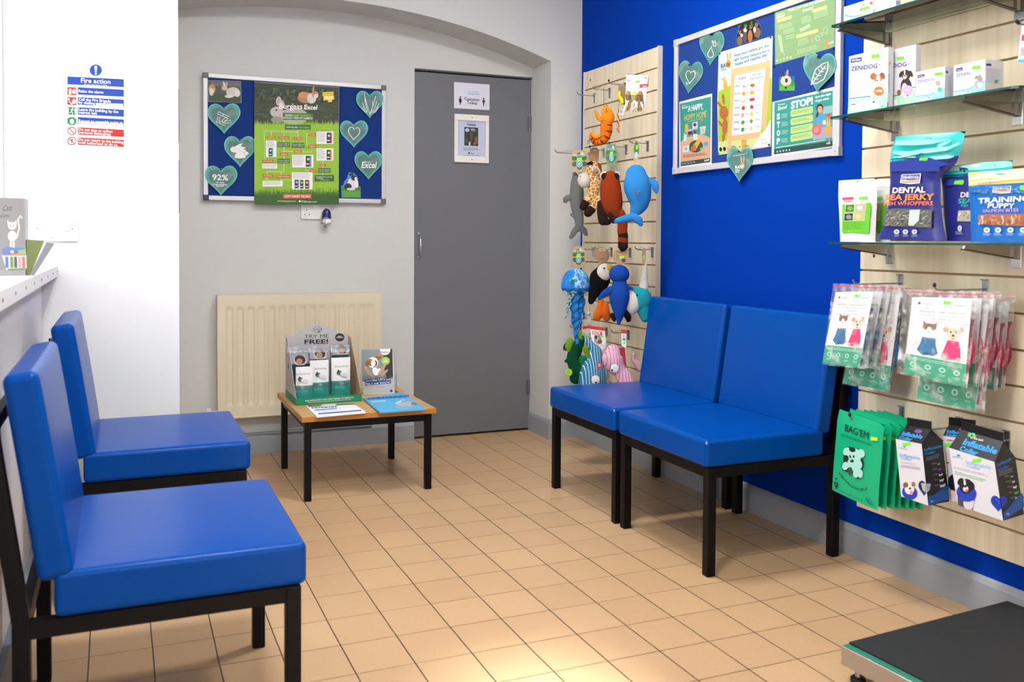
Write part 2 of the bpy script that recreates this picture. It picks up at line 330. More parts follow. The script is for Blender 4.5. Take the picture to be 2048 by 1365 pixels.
class Art(MB):
    """flat print, drawn in layers on a plane; coordinates are read with a sight line onto that plane, or given as metres with crop=None"""
    def __init__(s, plane, crop=None, base=0.0, step=.000016):
        super().__init__(); s.P = plane; s.crop = crop; s.n = base; s.b0 = base; s.step = step
    def m(s, x, y):
        if s.crop is None: return Vector((x, y))
        ox, oy, k = s.crop; return s.P.hit(ox+x/k, oy+y/k)
    def raw(s, uv, mat):
        s.n += s.step; s.add([s.P.at(p, s.n) for p in uv], [list(range(len(uv)))], mat); return s
    def poly(s, pts, mat): return s.raw([s.m(*p) for p in pts], mat)
    def rect(s, x0, y0, x1, y1, mat): return s.poly([(x0, y0), (x1, y0), (x1, y1), (x0, y1)], mat)
    def ell(s, x, y, rx, ry, mat, rot=0, n=22):
        c, q = math.cos(rot), math.sin(rot)
        return s.poly([(x+rx*math.cos(t)*c-ry*math.sin(t)*q, y+rx*math.cos(t)*q+ry*math.sin(t)*c) for t in [2*math.pi*k/n for k in range(n)]], mat)
    def ring(s, x, y, rx, ry, w, mat, n=22, a0=0, a1=2*math.pi):
        return s.line([(x+rx*math.cos(a0+(a1-a0)*k/n), y+ry*math.sin(a0+(a1-a0)*k/n)) for k in range(n+1)], w, mat)
    def line(s, pts, w, mat):
        """stroke of width w (same units as the points)"""
        s.n += s.step; V2 = [Vector((p[0], p[1])) for p in pts]; L = []; R_ = []
        for i, p in enumerate(V2):
            d = V2[min(i+1, len(V2)-1)]-V2[max(i-1, 0)]; d = d.normalized() if d.length else Vector((1, 0)); q = Vector((-d.y, d.x))*w/2
            L.append(s.m(*(p+q))); R_.append(s.m(*(p-q)))
        vs = [s.P.at(p, s.n) for p in L+R_]; n = len(pts)
        s.add(vs, [(i, i+1, n+i+1, n+i) for i in range(n-1)], mat); return s
    def text(s, t, x0, y0, x1, y1, h, mat, bold=.02, italic=0):
        """baseline from (x0,y0) to (x1,y1), letters h tall"""
        if 'M' in t and bold > .003:
            k = s.n
            for d in (-1, 0, 1): o = (x1-x0)/max(1, len(t))*bold*d*.9; s.text(t, x0+o, y0, x1+o, y1, h, mat, 0, italic)
            return s
        vs, fs = text_mesh(t, bold)
        if not vs: return s
        a = min(v.x for v in vs); b = max(v.x for v in vs); top = max(v.y for v in vs)
        if top <= 0: return s
        s.n += s.step; out = []
        up = -1 if s.crop is not None else 1
        P0 = s.m(x0, y0); P1 = s.m(x1, y1); P2 = s.m(x0, y0+up*h)
        for v in vs:
            k = (v.x-a)/(b-a or 1); j = v.y/top
            out.append(s.P.at(P0+(P1-P0)*k+(P2-P0)*j+(P1-P0).normalized()*italic*j*(P2-P0).length, s.n))
        s.add(out, fs, mat); return s
    def scrib(s, x0, y0, x1, y1, rows, mat, fill=.5, slope=0, seed=1, just='l'):
        """rows of print too small to read: broken dashes"""
        rnd = random.Random(seed+int(x0*7+y0*3)); s.n += s.step; i = s.mi(mat)
        dy = (y1-y0)/rows
        for r in range(rows):
            end = x1-(x1-x0)*rnd.random()*.25; st = x0
            if just == 'c': o_ = (x1-end)/2; st += o_; end = x1-o_
            x = st; yy = y0+dy*r
            while x < end:
                w_ = (x1-x0)*rnd.uniform(.05, .14); xe = min(end, x+w_)
                q = [(x, yy+slope*(x-x0)), (xe, yy+slope*(xe-x0)), (xe, yy+dy*fill+slope*(xe-x0)), (x, yy+dy*fill+slope*(x-x0))]
                s.add([s.P.at(s.m(*p), s.n) for p in q], [(0, 1, 2, 3)], mat); x = xe+(x1-x0)*.018
        return s
def sheet(mb, A, pts, mat, thick=.0006):
    """the paper or board a print is on: real thickness behind the plane"""
    P = A.P; uv = [A.m(*p) for p in pts]
    mb.prism([P.at(q, A.b0) for q in uv], P.N*-min(thick, max(.0004, A.b0-.0002) if A.b0 > .0003 else thick), mat); return mb
# ================================================================== THE ROOM
PLASTER = wall_mat('white_plaster', '#c6c6c4'); WHITE = wall_mat('bright_white_paint', '#e6e8ea', .6, .04)
BLUE = C('#003398', .7, bump=.05, bscale=35, spec=.05, name='royal_blue_paint'); GREYP = C('#92979d', .45, bump=.04, bscale=30, var=.02, name='grey_gloss_paint')
DOORG = C('#696b70', .5, bump=.05, bscale=45, var=.02, name='grey_door_paint')
FL = floor_mat()
put('floor', MB().box(-3.2, 2.4, -1.5, 4.95, -.1, 0, FL), kind='structure')
bpy.data.objects['floor'].location.z = -.1
# keep tile coordinates in the world frame
_fo = bpy.data.objects['floor']
for v in _fo.data.vertices: v.co += _fo.location
_fo.location = (0, 0, 0)
put('ceiling', MB().box(-3.2, 2.4, -1.5, 4.95, 2.7, 2.8, WHITE), kind='structure')
XW = 2.275
put('wall_right', MB().box(XW, 2.4, -1.5, 4.95, 0, 2.7, BLUE), kind='structure')
YP = 4.44; YB = 4.675; XF = .20
# front wall of the recess with its flat arch
arc = []
for k in range(41):
    x = .2+(2.092-.2)*k/40; R_ = 3.41; arc.append((x, YP, 2.207-(R_-math.sqrt(R_*R_-(x-.93)**2))))
pts = arc+[(2.092, YP, 0), (XW, YP, 0), (XW, YP, 2.7), (.2, YP, 2.7)]
put('wall_arch', MB().prism(pts, (0, .5, 0), PLASTER), kind='structure')
m = MB().box(XF, 1.416, YB, 4.95, 0, 2.3, PLASTER).box(1.416, 2.092, YB, 4.95, 1.955, 2.3, PLASTER).box(1.416, 2.092, 4.80, 4.95, 0, 1.955, PLASTER)
put('wall_back', m, kind='structure')
put('wall_left', MB().box(-3.2, XF, 3.7, 4.95, 0, 2.7, WHITE), kind='structure')
put('wall_reception', MB().box(-3.2, -3.1, -1.5, 3.7, 0, 2.7, WHITE), kind='structure')
m = MB(); WR = (.30, .68, .02, 2.06)  # unseen opening, added and sized so the sun throws its patch on the floor
m.box(-3.1, WR[0], -1.5, -1.4, 0, 2.7, WHITE).box(WR[1], XW, -1.5, -1.4, 0, 2.7, WHITE).box(WR[0], WR[1], -1.5, -1.4, 0, WR[2], WHITE).box(WR[0], WR[1], -1.5, -1.4, WR[3], 2.7, WHITE)
put('wall_front', m, kind='structure')
# skirtings
def skirt(name, x0, y0, x1, y1, h=.1, t=.016):
    d = Vector((x1-x0, y1-y0, 0)); L_ = d.length; d.normalize(); n = Vector((-d.y, d.x, 0))
    mb = MB(); pr = [(0, 0), (t, 0), (t, h-.018), (t*.55, h-.004), (t*.3, h), (0, h)]
    mb.prism([Vector((x0, y0, 0))+n*a+Vector((0, 0, b)) for a, b in pr], d*L_, GREYP)
    return put(name, mb, kind='structure')
skirt('baseboard_right', XW, -1.4, XW, 3.15, .105, .016)
skirt('baseboard_right_far', XW, 3.15, XW, YP, .12, .03)
skirt('baseboard_pier', XW-.03, YP, 2.092, YP, .105, .016)
skirt('baseboard_reveal', 2.092, YP-.015, 2.092, 4.69, .105, .008)
skirt('baseboard_back', 1.414, YB, XF, YB, .1, .018)
# door
d = MB().box(1.42, 2.088, 4.69, 4.73, .012, 1.942, DOORG)
door = put('door_1', d, kind='structure', bev=.002)
A = backp(4.69)
hd = MB(); CH = C('#c9cbd0', .18, 1, name='chrome')
h0 = A.hit(838, 468); h1 = A.hit(838, 515)
for q in (h0, h1): hd.lathe(A.at(q), [(0, -.003), (.0085, -.003), (.0085, -.0005), (0, -.0005)], CH, axis='Y')
zz0, zz1 = h1[1], h0[1]; X_ = h0[0]
hd.tube([(X_, 4.687, zz0), (X_, 4.675, zz0+.012), (X_, 4.662, zz0+.03), (X_, 4.659, (zz0+zz1)/2), (X_, 4.662, zz1-.03), (X_, 4.675, zz1-.012), (X_, 4.687, zz1)], [.0035, .004, .0055, .007, .0055, .004, .0035], CH, 12)
put('door_handle', hd, door, label='chrome pull handle')
for zc in (1.70, .24):
    hg = MB().tube([(2.083, 4.686, zc-.04), (2.083, 4.686, zc+.04)], .006, C('#6e6f72', .5, .6)); hg.box(2.066, 2.083, 4.6885, 4.69, zc-.04, zc+.04, C('#6e6f72', .5, .6))
    put('hinge', hg, door)
put('trim_1', MB().box(1.416, 2.092, 4.745, 4.80, .0, 1.955, C('#3a3c3f', .8)).box(1.416, 2.09, 4.678, 4.745, 1.947, 1.955, C('#4c4e52', .6)), kind='structure')
# counter of the reception
ctr = root('reception_counter', (-.45, 1.2, 0), 'white reception counter with a studded edge strip along the left wall', 'counter')
put('front_panel', MB().box(-.62, -.262, -1.2, 3.698, .0, .922, C('#d6d6dc', .5, bump=.03)), ctr)
sl = MB().box(-.75, -.213, -1.2, 3.698, .922, .958, C('#e8eaee', .3)); put('countertop', sl, ctr, bev=.003)
put('edge_strip', MB().box(-.213, -.2105, -1.2, 3.698, .921, .959, C('#dfe1e6', .3, .2)), ctr)
for i in range(12):
    yy = 3.66-.235*i if i else 3.66
    put('stud', MB().ball((-.2105, yy, .94), (.0015, .0045, .0045), C('#6b6f78', .4, .8), nu=10, nv=6), ctr)
put('bracket', MB().prism([(-.262, 3.69, .922), (-.216, 3.69, .922), (-.262, 3.69, .76)], (0, -.02, 0), C('#cfcdd6', .5)), ctr)
put('kickboard', MB().box(-.262, -.245, -1.2, 3.698, 0, .1, C('#7f858c', .4)), ctr)
scr = root('counter_screen', (-.40, 3.2, .958), 'clear screen edge standing on the counter by the fire notice wall', 'screen')
put('post', MB().box(-.392, -.378, 3.66, 3.698, .958, 2.3, C('#dfe3e8', .3)), scr)

# ================================================================== CHAIRS
VINYL = C('#004294', .28, bump=.035, bscale=220, spec=.13, name='blue_vinyl'); BLK = C('#0a0809', .45, spec=.2, name='black_painted_steel')
def cushion(x0, x1, y0, y1, z0, z1, T=None, puff=.006):
    mb = MB(); n = 10
    def P_(a, b, c):
        p_ = Vector((x0+(x1-x0)*a, y0+(y1-y0)*b, z0+(z1-z0)*c))
        bul = puff*math.sin(math.pi*a)**.5*math.sin(math.pi*b)**.5 if 0 < a < 1 and 0 < b < 1 else 0
        if c == 1: p_.z += bul
        return T @ p_ if T else p_
    for c, fl in ((1, 0), (0, 1)):
        vs = [P_(i/n, j/n, c) for j in range(n+1) for i in range(n+1)]
        fs = [(j*(n+1)+i, j*(n+1)+i+1, (j+1)*(n+1)+i+1, (j+1)*(n+1)+i) for j in range(n) for i in range(n)]
        mb.add(vs, [f[::-1] for f in fs] if fl else fs, VINYL, True)
    for (fa) in (lambda t: (t, 0), lambda t: (1, t), lambda t: (1-t, 1), lambda t: (0, 1-t)):
        vs = [P_(*fa(i/n), c) for c in (0, 1) for i in range(n+1)]
        mb.add(vs, [(i, i+1, n+1+i+1, n+1+i) for i in range(n)], VINYL, True)
    bm = bmesh.new(); vv = [bm.verts.new(v) for v in mb.v]
    for f in mb.f:
        try: bm.faces.new([vv[k] for k in f])
        except ValueError: pass
    bmesh.ops.remove_doubles(bm, verts=bm.verts, dist=1e-5); bm.verts.ensure_lookup_table()
    out = MB(); out.mi(VINYL); out.v = [v.co.copy() for v in bm.verts]; bm.verts.index_update()
    for f in bm.faces: out.f.append([v.index for v in f.verts]); out.mi_.append(0); out.sm.append(True)
    bm.free(); return out
def make_chair(label, group):
    t = root('reception_chair', (0, 0, 0), label, 'chair', group)
    put('seat', cushion(-.235, .235, -.28, .28, .347, .435), t, bev=.014, seg=4)
    th = math.atan2(.058, .39); T = Matrix.Translation((-.2, 0, .425)) @ Matrix.Rotation(-th, 4, 'Y')
    T2 = T @ Matrix(((0, 0, 1, 0), (0, 1, 0, 0), (-1, 0, 0, 0), (0, 0, 0, 1)))  # local z -> forward x, local x -> -z
    bk = cushion(-.395, 0, -.28, .28, -.062, 0, T2); put('backrest', bk, t, bev=.016, seg=4)
    hw = .0155
    for y in (-.2625, .2625):
        put('leg', MB().box(.208-hw, .208+hw, y-hw, y+hw, 0, .346, BLK), t, bev=.003)
        lg = MB(); a = -.29
        sec = [(0, a), (.345, a), (.72, a-.052)]
        vs = []
        for z, x in sec: vs += [(x-hw, y-hw, z), (x+hw, y-hw, z), (x+hw, y+hw, z), (x-hw, y+hw, z)]
        lg.add(vs, [(3, 2, 1, 0), (8, 9, 10, 11)]+[(i*4+k, i*4+(k+1) % 4, (i+1)*4+(k+1) % 4, (i+1)*4+k) for i in range(2) for k in range(4)], BLK)
        put('leg', lg, t, bev=.003)
        put('side_rail', MB().box(-.29, .208, y-.0125, y+.0125, .313, .346, BLK), t)
    put('front_rail', MB().box(.196, .22, -.262, .262, .313, .346, BLK), t)
    put('rear_rail', MB().box(-.30, -.28, -.262, .262, .313, .346, BLK), t)
    put('back_rail', MB().box(-.35, -.333, -.262, .262, .69, .72, BLK), t)
    return t
G = 'blue vinyl reception chairs'
ch = make_chair('blue vinyl chair at front left, nearest the camera, its back against the counter', G)
ch.location = (.115, 2.185, 0)
dup(ch, (.13, 3.205, 0), 0, 'blue vinyl chair at the left, second one, in front of the fire notice wall')
cA = dup(ch, (1.917, 3.285, 0), math.pi, 'blue vinyl chair of the right pair, farther one, next to the plush toys')
cB = dup(ch, (1.917, 2.693, 0), math.pi, 'blue vinyl chair of the right pair, nearer one, beside the hanging bags')
WORN = C('#b4b2ac', .6)
for c_, ex in ((cA, 0), (cB, 0)):
    w_ = MB(); mw = c_.matrix_world
    x0 = c_.location.x-.235; y0 = c_.location.y-.28
    w_.ball((x0+.006, y0+.006, .425), (.0028, .0028, .006), WORN, nu=8, nv=6)
    put('worn_corner', w_, None)
    o_ = bpy.data.objects['worn_corner'] if 'worn_corner' in bpy.data.objects else None
    o_.name = 'worn_patch'; lw = o_.location.copy(); o_.parent = c_; o_.location = (-(lw.x-c_.location.x), -(lw.y-c_.location.y), lw.z); o_['label'] = 'pale worn spot'

# ================================================================== TABLE
OAK = wood_mat('oak_veneer', '#b98f58', '#caa56c', 0, .8, .35); OAKE = C('#b5782a', .4, name='oak_edge')
tb = root('coffee_table', (.94, 4.03, 0), 'low square oak topped coffee table with black steel legs, in front of the radiator', 'table')
TX0, TX1, TY0, TY1 = .662, 1.222, 3.712, 4.345
put('tabletop', MB().box(TX0, TX1, TY0, TY1, .3245, .3475, OAK), tb, bev=.0015)
put('edge_band', MB().box(TX0-.0012, TX1+.0012, TY0-.0012, TY0, .3255, .3465, OAKE).box(TX0-.0012, TX0, TY0, TY1, .3255, .3465, OAKE).box(TX1, TX1+.0012, TY0, TY1, .3255, .3465, OAKE), tb)
for x in (.688, 1.195):
    for y in (3.74, 4.315): put('leg', MB().box(x-.0135, x+.0135, y-.0135, y+.0135, 0, .3245, BLK), tb, bev=.002)
put('frame_rail', MB().box(.70, 1.183, 3.731, 3.749, .292, .3245, BLK).box(.70, 1.183, 4.306, 4.324, .292, .3245, BLK).box(.679, .697, 3.75, 4.3, .292, .3245, BLK).box(1.186, 1.204, 3.75, 4.3, .292, .3245, BLK), tb)

# ================================================================== RADIATOR
CREAM = C('#d8ccb2', .35, name='cream_enamel')
rd = root('radiator', (.82, 4.62, .19), 'cream ribbed panel radiator below the notice board', 'radiator')
RX0, RX1, RZ0, RZ1, RY = .425, 1.222, .195, .785, 4.61
def rib(u, v):
    x = RX0+(RX1-RX0)*u; z = RZ0+(RZ1-RZ0)*v
    nr = 15; ph = (x-RX0-.028)/(RX1-RX0-.056)*nr; g = 0
    if 0 < ph < nr:
        t = ph % 1; g = max(0, min(1, (.5-abs(t-.5)-.16)/.10))
    e = max(0, min(1, (min(z-RZ0, RZ1-z)-.055)/.014))
    return Vector((x, RY+.009*(1-g*e) if 0 else RY-.004*0+.008*g*e*1.0, z))
mb = MB(); mb.grid(rib, 240, 60, CREAM)
mb.box(RX0, RX1, RY+.009, RY+.012, RZ0, RZ1, CREAM)
put('panel', mb, rd)
put('top_grille', MB().box(RX0-.002, RX1+.002, RY-.001, RY+.058, RZ1-.003, RZ1+.003, CREAM), rd, bev=.002)
put('side_cover', MB().box(RX0-.004, RX0+.002, RY-.002, RY+.058, RZ0, RZ1, CREAM), rd, bev=.001)
put('side_cover', MB().box(RX1-.002, RX1+.004, RY-.002, RY+.058, RZ0, RZ1, CREAM), rd, bev=.001)
put('rear_panel', MB().box(RX0, RX1, RY+.045, RY+.055, RZ0, RZ1, CREAM), rd)
put('bottom_rim', MB().tube([(RX0, RY+.006, RZ0), (RX1, RY+.006, RZ0)], .008, CREAM), rd)
B = backp(4.62); vp = B.hit(417, 825)
VAL = C('#d9d5d0', .4)
put('valve', MB().lathe((vp[0], 4.62, vp[1]-.05), [(0, 0), (.011, 0), (.0115, .01), (.0135, .012), (.0135, .062), (.011, .067), (0, .067)], VAL), rd)
put('pipe', MB().tube([(vp[0], 4.62, 0), (vp[0], 4.62, vp[1]-.04)], .0075, VAL).tube([(vp[0], 4.62, RZ0+.03), (RX0, 4.62, RZ0+.03)], .007, VAL), rd)
pp = root('heating_pipe', (.9, 4.64, .04), 'thin grey heating pipe along the baseboard behind the table', 'pipe')
put('run', MB().tube([(.25, 4.645, .112), (1.19, 4.645, .112)], .006, GREYP), pp)

# ================================================================== PRINT HELPERS
K1 = (390, 130, 4.55); K2 = (0, 100, 2.967); K3 = (1330, 0, 3.592); K4 = (1100, 130, 4.136); K5 = (1100, 440, 4.015)
K6 = (1640, 0, 4.875); K7 = (1640, 240, 4.265); K8 = (1620, 530, 4.404); K9 = (1620, 780, 4.785); K10 = (540, 620, 5.688)
K11 = (820, 120, 3.103); K12 = (590, 390, 17.06); K13 = (0, 370, 3.9)
def ink(h, r=.5): return C(h, r)
WHT = ink('#e3e3e2'); INK = ink('#1b1c20'); GREY_ = ink('#8a8d92'); LIME = ink('#8fbb2c'); DGRN = ink('#2f5a24'); TEAL = ink('#2c857c'); DTEAL = ink('#3f6e66')
ORG = ink('#d8512c'); YEL = ink('#e6cf2e'); NAVY = ink('#17276e'); MINT = ink('#35b08a'); PINK = ink('#f2a2bf'); TAN = ink('#b98a5e'); BRN = ink('#5f3b22')
FILM = film_mat('laminate_film', cover=.07, rough=.2, bump=.5, bscale=25)
def heart_pts(x, y, w_, h_, n=36, tilt=0):
    """heart outline inside a w x h box centred on x,y (y down)"""
    out = []
    for k in range(n):
        t = 2*math.pi*k/n; sn = math.sin(t); hx = (abs(sn)**2.35)*(1 if sn >= 0 else -1); hy = (13*math.cos(t)-4.2*math.cos(2*t)-1.6*math.cos(3*t)-math.cos(4*t)+2.4)/14.6
        a, b = hx*w_/2, -hy*h_/2
        out.append((x+a*math.cos(tilt)-b*math.sin(tilt), y+a*math.sin(tilt)+b*math.cos(tilt)))
    return out
def fur_photo(A, x, y, r, c, ears='#d8cfc8', face=None):
    """a crouching rabbit seen from the side"""
    A.ell(x, y, r*1.25, r*.8, c); A.ell(x-r*.95, y-r*.5, r*.5, r*.45, c)
    A.ell(x-r*.9, y-r*1.25, r*.13, r*.5, ink(ears), .15); A.ell(x-r*.65, y-r*1.2, r*.12, r*.48, ink(ears), -.2)
    A.ell(x-r*1.1, y-r*.55, r*.06, r*.06, INK); A.ell(x+r*.9, y+r*.5, r*.5, r*.22, c)
def grass(A, x0, x1, y, h, base, mat, seed=1, n=46):
    rnd = random.Random(seed); pts = [(x0, base)]
    for k in range(n):
        xa = x0+(x1-x0)*k/n; pts += [(xa, y+rnd.random()*h*.25), (xa+(x1-x0)/n*.5, y-h*rnd.uniform(.3, 1))]
    pts += [(x1, y), (x1, base)]; A.poly(pts, mat)
def pin(P, uv, parent, col='#1d5a4c', name='pin', n=.004):
    c = P.at(uv, n); return put(name, MB().ball(c, .0042, ink(col, .3), nu=10, nv=6)  .tube([P.at(uv, n-.0035), c], .0016, ink('#9a9a9a', .3, ), 6), parent)
def fuse(A, dst):
    for f, m_, sm in zip(A.f, A.mi_, A.sm): dst.f.append([k+len(dst.v) for k in f]); dst.mi_.append(dst.mi(A.mats[m_])); dst.sm.append(sm)
    dst.v += A.v; return dst
def printed(name, A, outline, paper, parent=None, thick=.0006, **k):
    mb = MB(); sheet(mb, A, outline, paper, thick); fuse(A, mb); return put(name, mb, parent, **k)
def noticeboard(P, u0, u1, v0, v1, label, fw=.022, felt='#0a2f73', caps='#5c5e62'):
    o = P.at(((u0+u1)/2, v0), 0); t = root('noticeboard', o, label, 'noticeboard')
    ALU = C('#c9c9cc', .35, .25, bump=.05, name='aluminium_frame'); N_ = P.N
    def bx_(a0, a1, b0, b1, n0, n1, mat):
        q = [P.at((a, b), n) for n in (n0, n1) for a, b in ((a0, b0), (a1, b0), (a1, b1), (a0, b1))]
        return MB().hexa(q, mat)
    put('felt_panel', bx_(u0+.005, u1-.005, v0+.005, v1-.005, -.006, 0, C(felt, .95, bump=.3, bscale=400)), t)
    for nm, a in (('frame_rail', (u0+fw, u1-fw, v0, v0+fw)), ('frame_rail', (u0+fw, u1-fw, v1-fw, v1)), ('frame_rail', (u0, u0+fw, v0+fw, v1-fw)), ('frame_rail', (u1-fw, u1, v0+fw, v1-fw))):
        put(nm, bx_(*a, -.008, .009, ALU), t, bev=.003)
    for a, b in ((u0, v0), (u1-fw*1.15, v0), (u0, v1-fw*1.15), (u1-fw*1.15, v1-fw*1.15)):
        c = bx_(a-.001, a+fw*1.15, b-.001, b+fw*1.15, -.009, .0105, C(caps if (a, b) != (u0, v0) or caps != '#5c5e62' else '#2b2c30', .5))
        c.ball(P.at((a+fw*.55, b+fw*.55), .0105), .0025, C('#9c9ea2', .3, .8), nu=8, nv=5); put('corner_cap', c, t, bev=.0025)
    return t
def heart_card(P, crop, x, y, w_, h_, label, art, n=0, tilt=0, group='laminated paper hearts', pinpos=None, centre=DTEAL, curl=0):
    A = Art(P, crop, base=n+.0010); pts = heart_pts(x, y, w_, h_, tilt=tilt)
    A.poly(heart_pts(x, y, w_*.93, h_*.93, tilt=tilt), ink('#2f9188'))
    A.poly(heart_pts(x, y+h_*.005, w_*.76, h_*.76, tilt=tilt), centre)
    art(A)
    mb = MB(); uv = [A.m(*p) for p in pts]; mb.prism([P.at(q, n+.0010) for q in uv], P.N*-.0007, ink('#5fb0a8')); fuse(A, mb)
    cx = [A.m(x, y)]; base = P.at(A.m(x, y+h_/2), n)
    t = root('heart_card', base, label, 'paper heart'); put('card', mb, t)
    F_ = MB(); 
    vs = [P.at(q, n+.0030) for q in uv]; F_.add(vs, [list(range(len(vs)))], FILM); put('laminate_sheet', F_, t)
    pin(P, A.m(*(pinpos or (x, y-h_*.36))), t, n=n+.0065); return t

# ================================================================== LEFT NOTICE BOARD (over the radiator)
PB = backp(4.655)
noticeboard(PB, .362, 1.256, 1.243, 1.849, 'blue felt noticeboard above the radiator, with hearts and a tall green poster')
# tall green poster
PP = backp(4.642)
A = Art(PP, K1); X0, X1, YT, YBm = 540, 1310, 155, 1262
A.poly([(540, 400), (1309, 400), (1307, 1270), (540, 1262)], LIME)
A.poly([(540, 155), (1310, 205), (1308, 560), (540, 545)], ink('#2a3320'))
rnd = random.Random(3)
for k in range(150): A.ell(rnd.uniform(555, 1295), rnd.uniform(215, 330), rnd.uniform(8, 22), rnd.uniform(6, 16), ink(rnd.choice(['#2f4420', '#3c5526', '#1e2817', '#4a6330', '#15200f'])), rnd.random()*3, 7)
A.poly([(540, 350), (1308, 350), (1308, 560), (540, 545)], ink('#323b26'))
for k in range(50): A.ell(rnd.uniform(560, 1290), rnd.uniform(370, 520), rnd.uniform(20, 50), rnd.uniform(6, 12), ink(rnd.choice(['#39472a', '#2a3420', '#45532f'])), 0, 8)
# ginger and white rabbit
A.ell(1010, 300, 78, 50, ink('#a6764a')); A.ell(985, 275, 45, 30, ink('#b88657')); A.ell(1060, 305, 42, 48, ink('#cfc6c2')); A.ell(1092, 270, 32, 30, ink('#b98a62')); A.ell(1100, 285, 20, 18, ink('#d6cdc8')); A.ell(1075, 222, 10, 28, ink('#b07f5a'), .1); A.ell(1086, 255, 4, 4, INK)
# white rabbit
A.ell(900, 470, 130, 78, ink('#a9a3a0')); A.ell(745, 430, 62, 50, ink('#b9aeac')); A.ell(760, 330, 24, 42, ink('#c9b6b2'), .1); A.ell(760, 335, 13, 32, ink('#b58f8c'), .1); A.ell(790, 360, 24, 40, ink('#bfb3b0'), -.3); A.ell(740, 412, 9, 8, ink('#2a2440')); A.ell(740, 500, 50, 30, ink('#8d8580'))
grass(A, 540, 1308, 545, 55, 600, LIME, 5, 60); grass(A, 540, 1308, 560, 40, 600, LIME, 9, 50)
A.text('Burgess', 765, 398, 975, 402, 48, ink('#efe6df'), .015); A.text('Excel', 990, 404, 1108, 408, 42, WHT, .03, .15); A.ell(890, 358, 8, 8, LIME)
A.poly([(1160, 250), (1255, 243), (1258, 275), (1162, 282)], YEL); A.poly([(1165, 283), (1262, 278), (1266, 315), (1168, 325)], YEL); A.poly([(1208, 320), (1246, 316), (1246, 338), (1210, 341)], YEL)
A.text('FREE', 1178, 316, 1254, 311, 26, WHT, .012); A.text('NUGGETS', 1170, 270, 1250, 265, 12, ink('#7a7420'), .04)
A.poly([(798, 436), (1072, 443), (1075, 505), (795, 500)], ink('#3c6b2a'))
A.text('WHICH ', 818, 466, 884, 468, 18, WHT, .018); A.text('RABBIT NUGGETS', 890, 468, 1050, 471, 17, ink('#9cc743'), .015); A.text('SHOULD I FEED MY RABBITS?', 797, 490, 1070, 497, 19, WHT, .018)
A.rect(818, 545, 1052, 590, ink('#34602c')); A.text('HOW OLD ARE ', 832, 574, 930, 577, 15, WHT, .012); A.text('YOUR RABBITS?', 936, 577, 1040, 579, 15, ink('#9cc743'), .012)
WL = ink('#dfe9c8')
for p in ([(630, 600), (935, 612)], [(630, 600), (632, 880)], [(693, 602), (693, 650)], [(808, 606), (808, 970)], [(935, 590), (935, 660)], [(650, 970), (808, 975)], [(655, 972), (655, 1050)], [(1015, 628), (1015, 735), (1100, 740)], [(1060, 745), (1060, 795), (800, 785)], [(778, 980), (778, 1048), (880, 1050)], [(1005, 930), (1005, 960), (1040, 962)], [(1162, 870), (1162, 1010)], [(1015, 628), (1100, 634)]): A.line(p, 3.5, WL)
for x0, y0, x1, y1, t_ in ((655, 648, 730, 666, 'Junior'), (758, 650, 856, 672, '16 Weeks - 5 Years'), (898, 658, 972, 680, '5+ Years'), (1032, 625, 1102, 645, 'Outdoor'), (1030, 728, 1100, 750, 'Indoor'), (898, 777, 972, 799, 'Outdoor'), (770, 801, 845, 823, 'Outdoor'), (612, 866, 715, 888, 'Dwarf & Mini'), (612, 998, 713, 1020, 'Dwarf Breed'), (740, 1003, 868, 1026, 'Medium & Giant Breeds'), (1132, 901, 1190, 922, 'Indoor'), (1042, 953, 1102, 974, 'Outdoor')):
    A.rect(x0, y0, x1, y1, ORG); A.text(t_, x0+10, y1-6, x1-10, y1-5, (y1-y0)*.45, WHT, .02)
for x0, y0, x1, y1 in ((750, 706, 864, 746), (880, 710, 994, 752), (750, 856, 862, 894), (1120, 941, 1232, 980)):
    A.rect(x0, y0, x1, y1, ink('#35602d')); A.text('Are your rabbits fed', x0+6, y0+17, x1-6, y0+18, 10, WHT, .01); A.text('indoor or outdoor?', x0+8, y0+32, x1-10, y0+33, 10, WHT, .01)
A.rect(1085, 1003, 1264, 1058, ink('#35602d')); A.text('MY RABBITS ARE A LITTLE BIT', 1100, 1024, 1248, 1027, 10, WHT, .01); A.text('OVERWEIGHT ', 1104, 1038, 1166, 1040, 10, WHT, .01); A.text('WHAT SHOULD I FEED?', 1140, 1052, 1215, 1053, 9, ink('#9cc743'), .03)
for x0, y0, x1, y1 in ((643, 690, 739, 840), (1103, 606, 1258, 720), (1103, 760, 1258, 873), (882, 820, 1076, 935), (610, 898, 745, 945), (612, 1056, 796, 1108), (880, 978, 1068, 1135)):
    A.rect(x0, y0, x1, y1, ink('#eceae6'))
for q in ((650, 698, 732, 755, 6), (1110, 614, 1190, 708, 10), (1110, 768, 1190, 862, 10), (890, 828, 1000, 920, 9), (618, 906, 738, 938, 3), (622, 1064, 786, 1100, 3), (890, 985, 1060, 1040, 5)): A.scrib(*q, GREY_, .35)
for x0, y0, x1, y1, c in ((668, 758, 712, 834, '#5db5c9'), (1196, 617, 1244, 713, '#b5305f'), (1196, 773, 1242, 865, '#d98034'), (1006, 828, 1058, 928, '#9b86b8'), (905, 1045, 948, 1124, '#7fa8d8'), (955, 1048, 992, 1126, '#c9c63a'), (1000, 1048, 1041, 1128, '#d9782f')):
    A.rect(x0, y0, x1, y1, ink(c)); A.rect(x0, y0, x0+(x1-x0)*.72, y1, ink('#1d4038')); A.ell((x0+x1)/2-3, y0+(y1-y0)*.3, (x1-x0)*.22, (y1-y0)*.12, ink('#cfc8c0')); A.rect(x0+4, y1-(y1-y0)*.3, x0+(x1-x0)*.6, y1-(y1-y0)*.2, WHT)
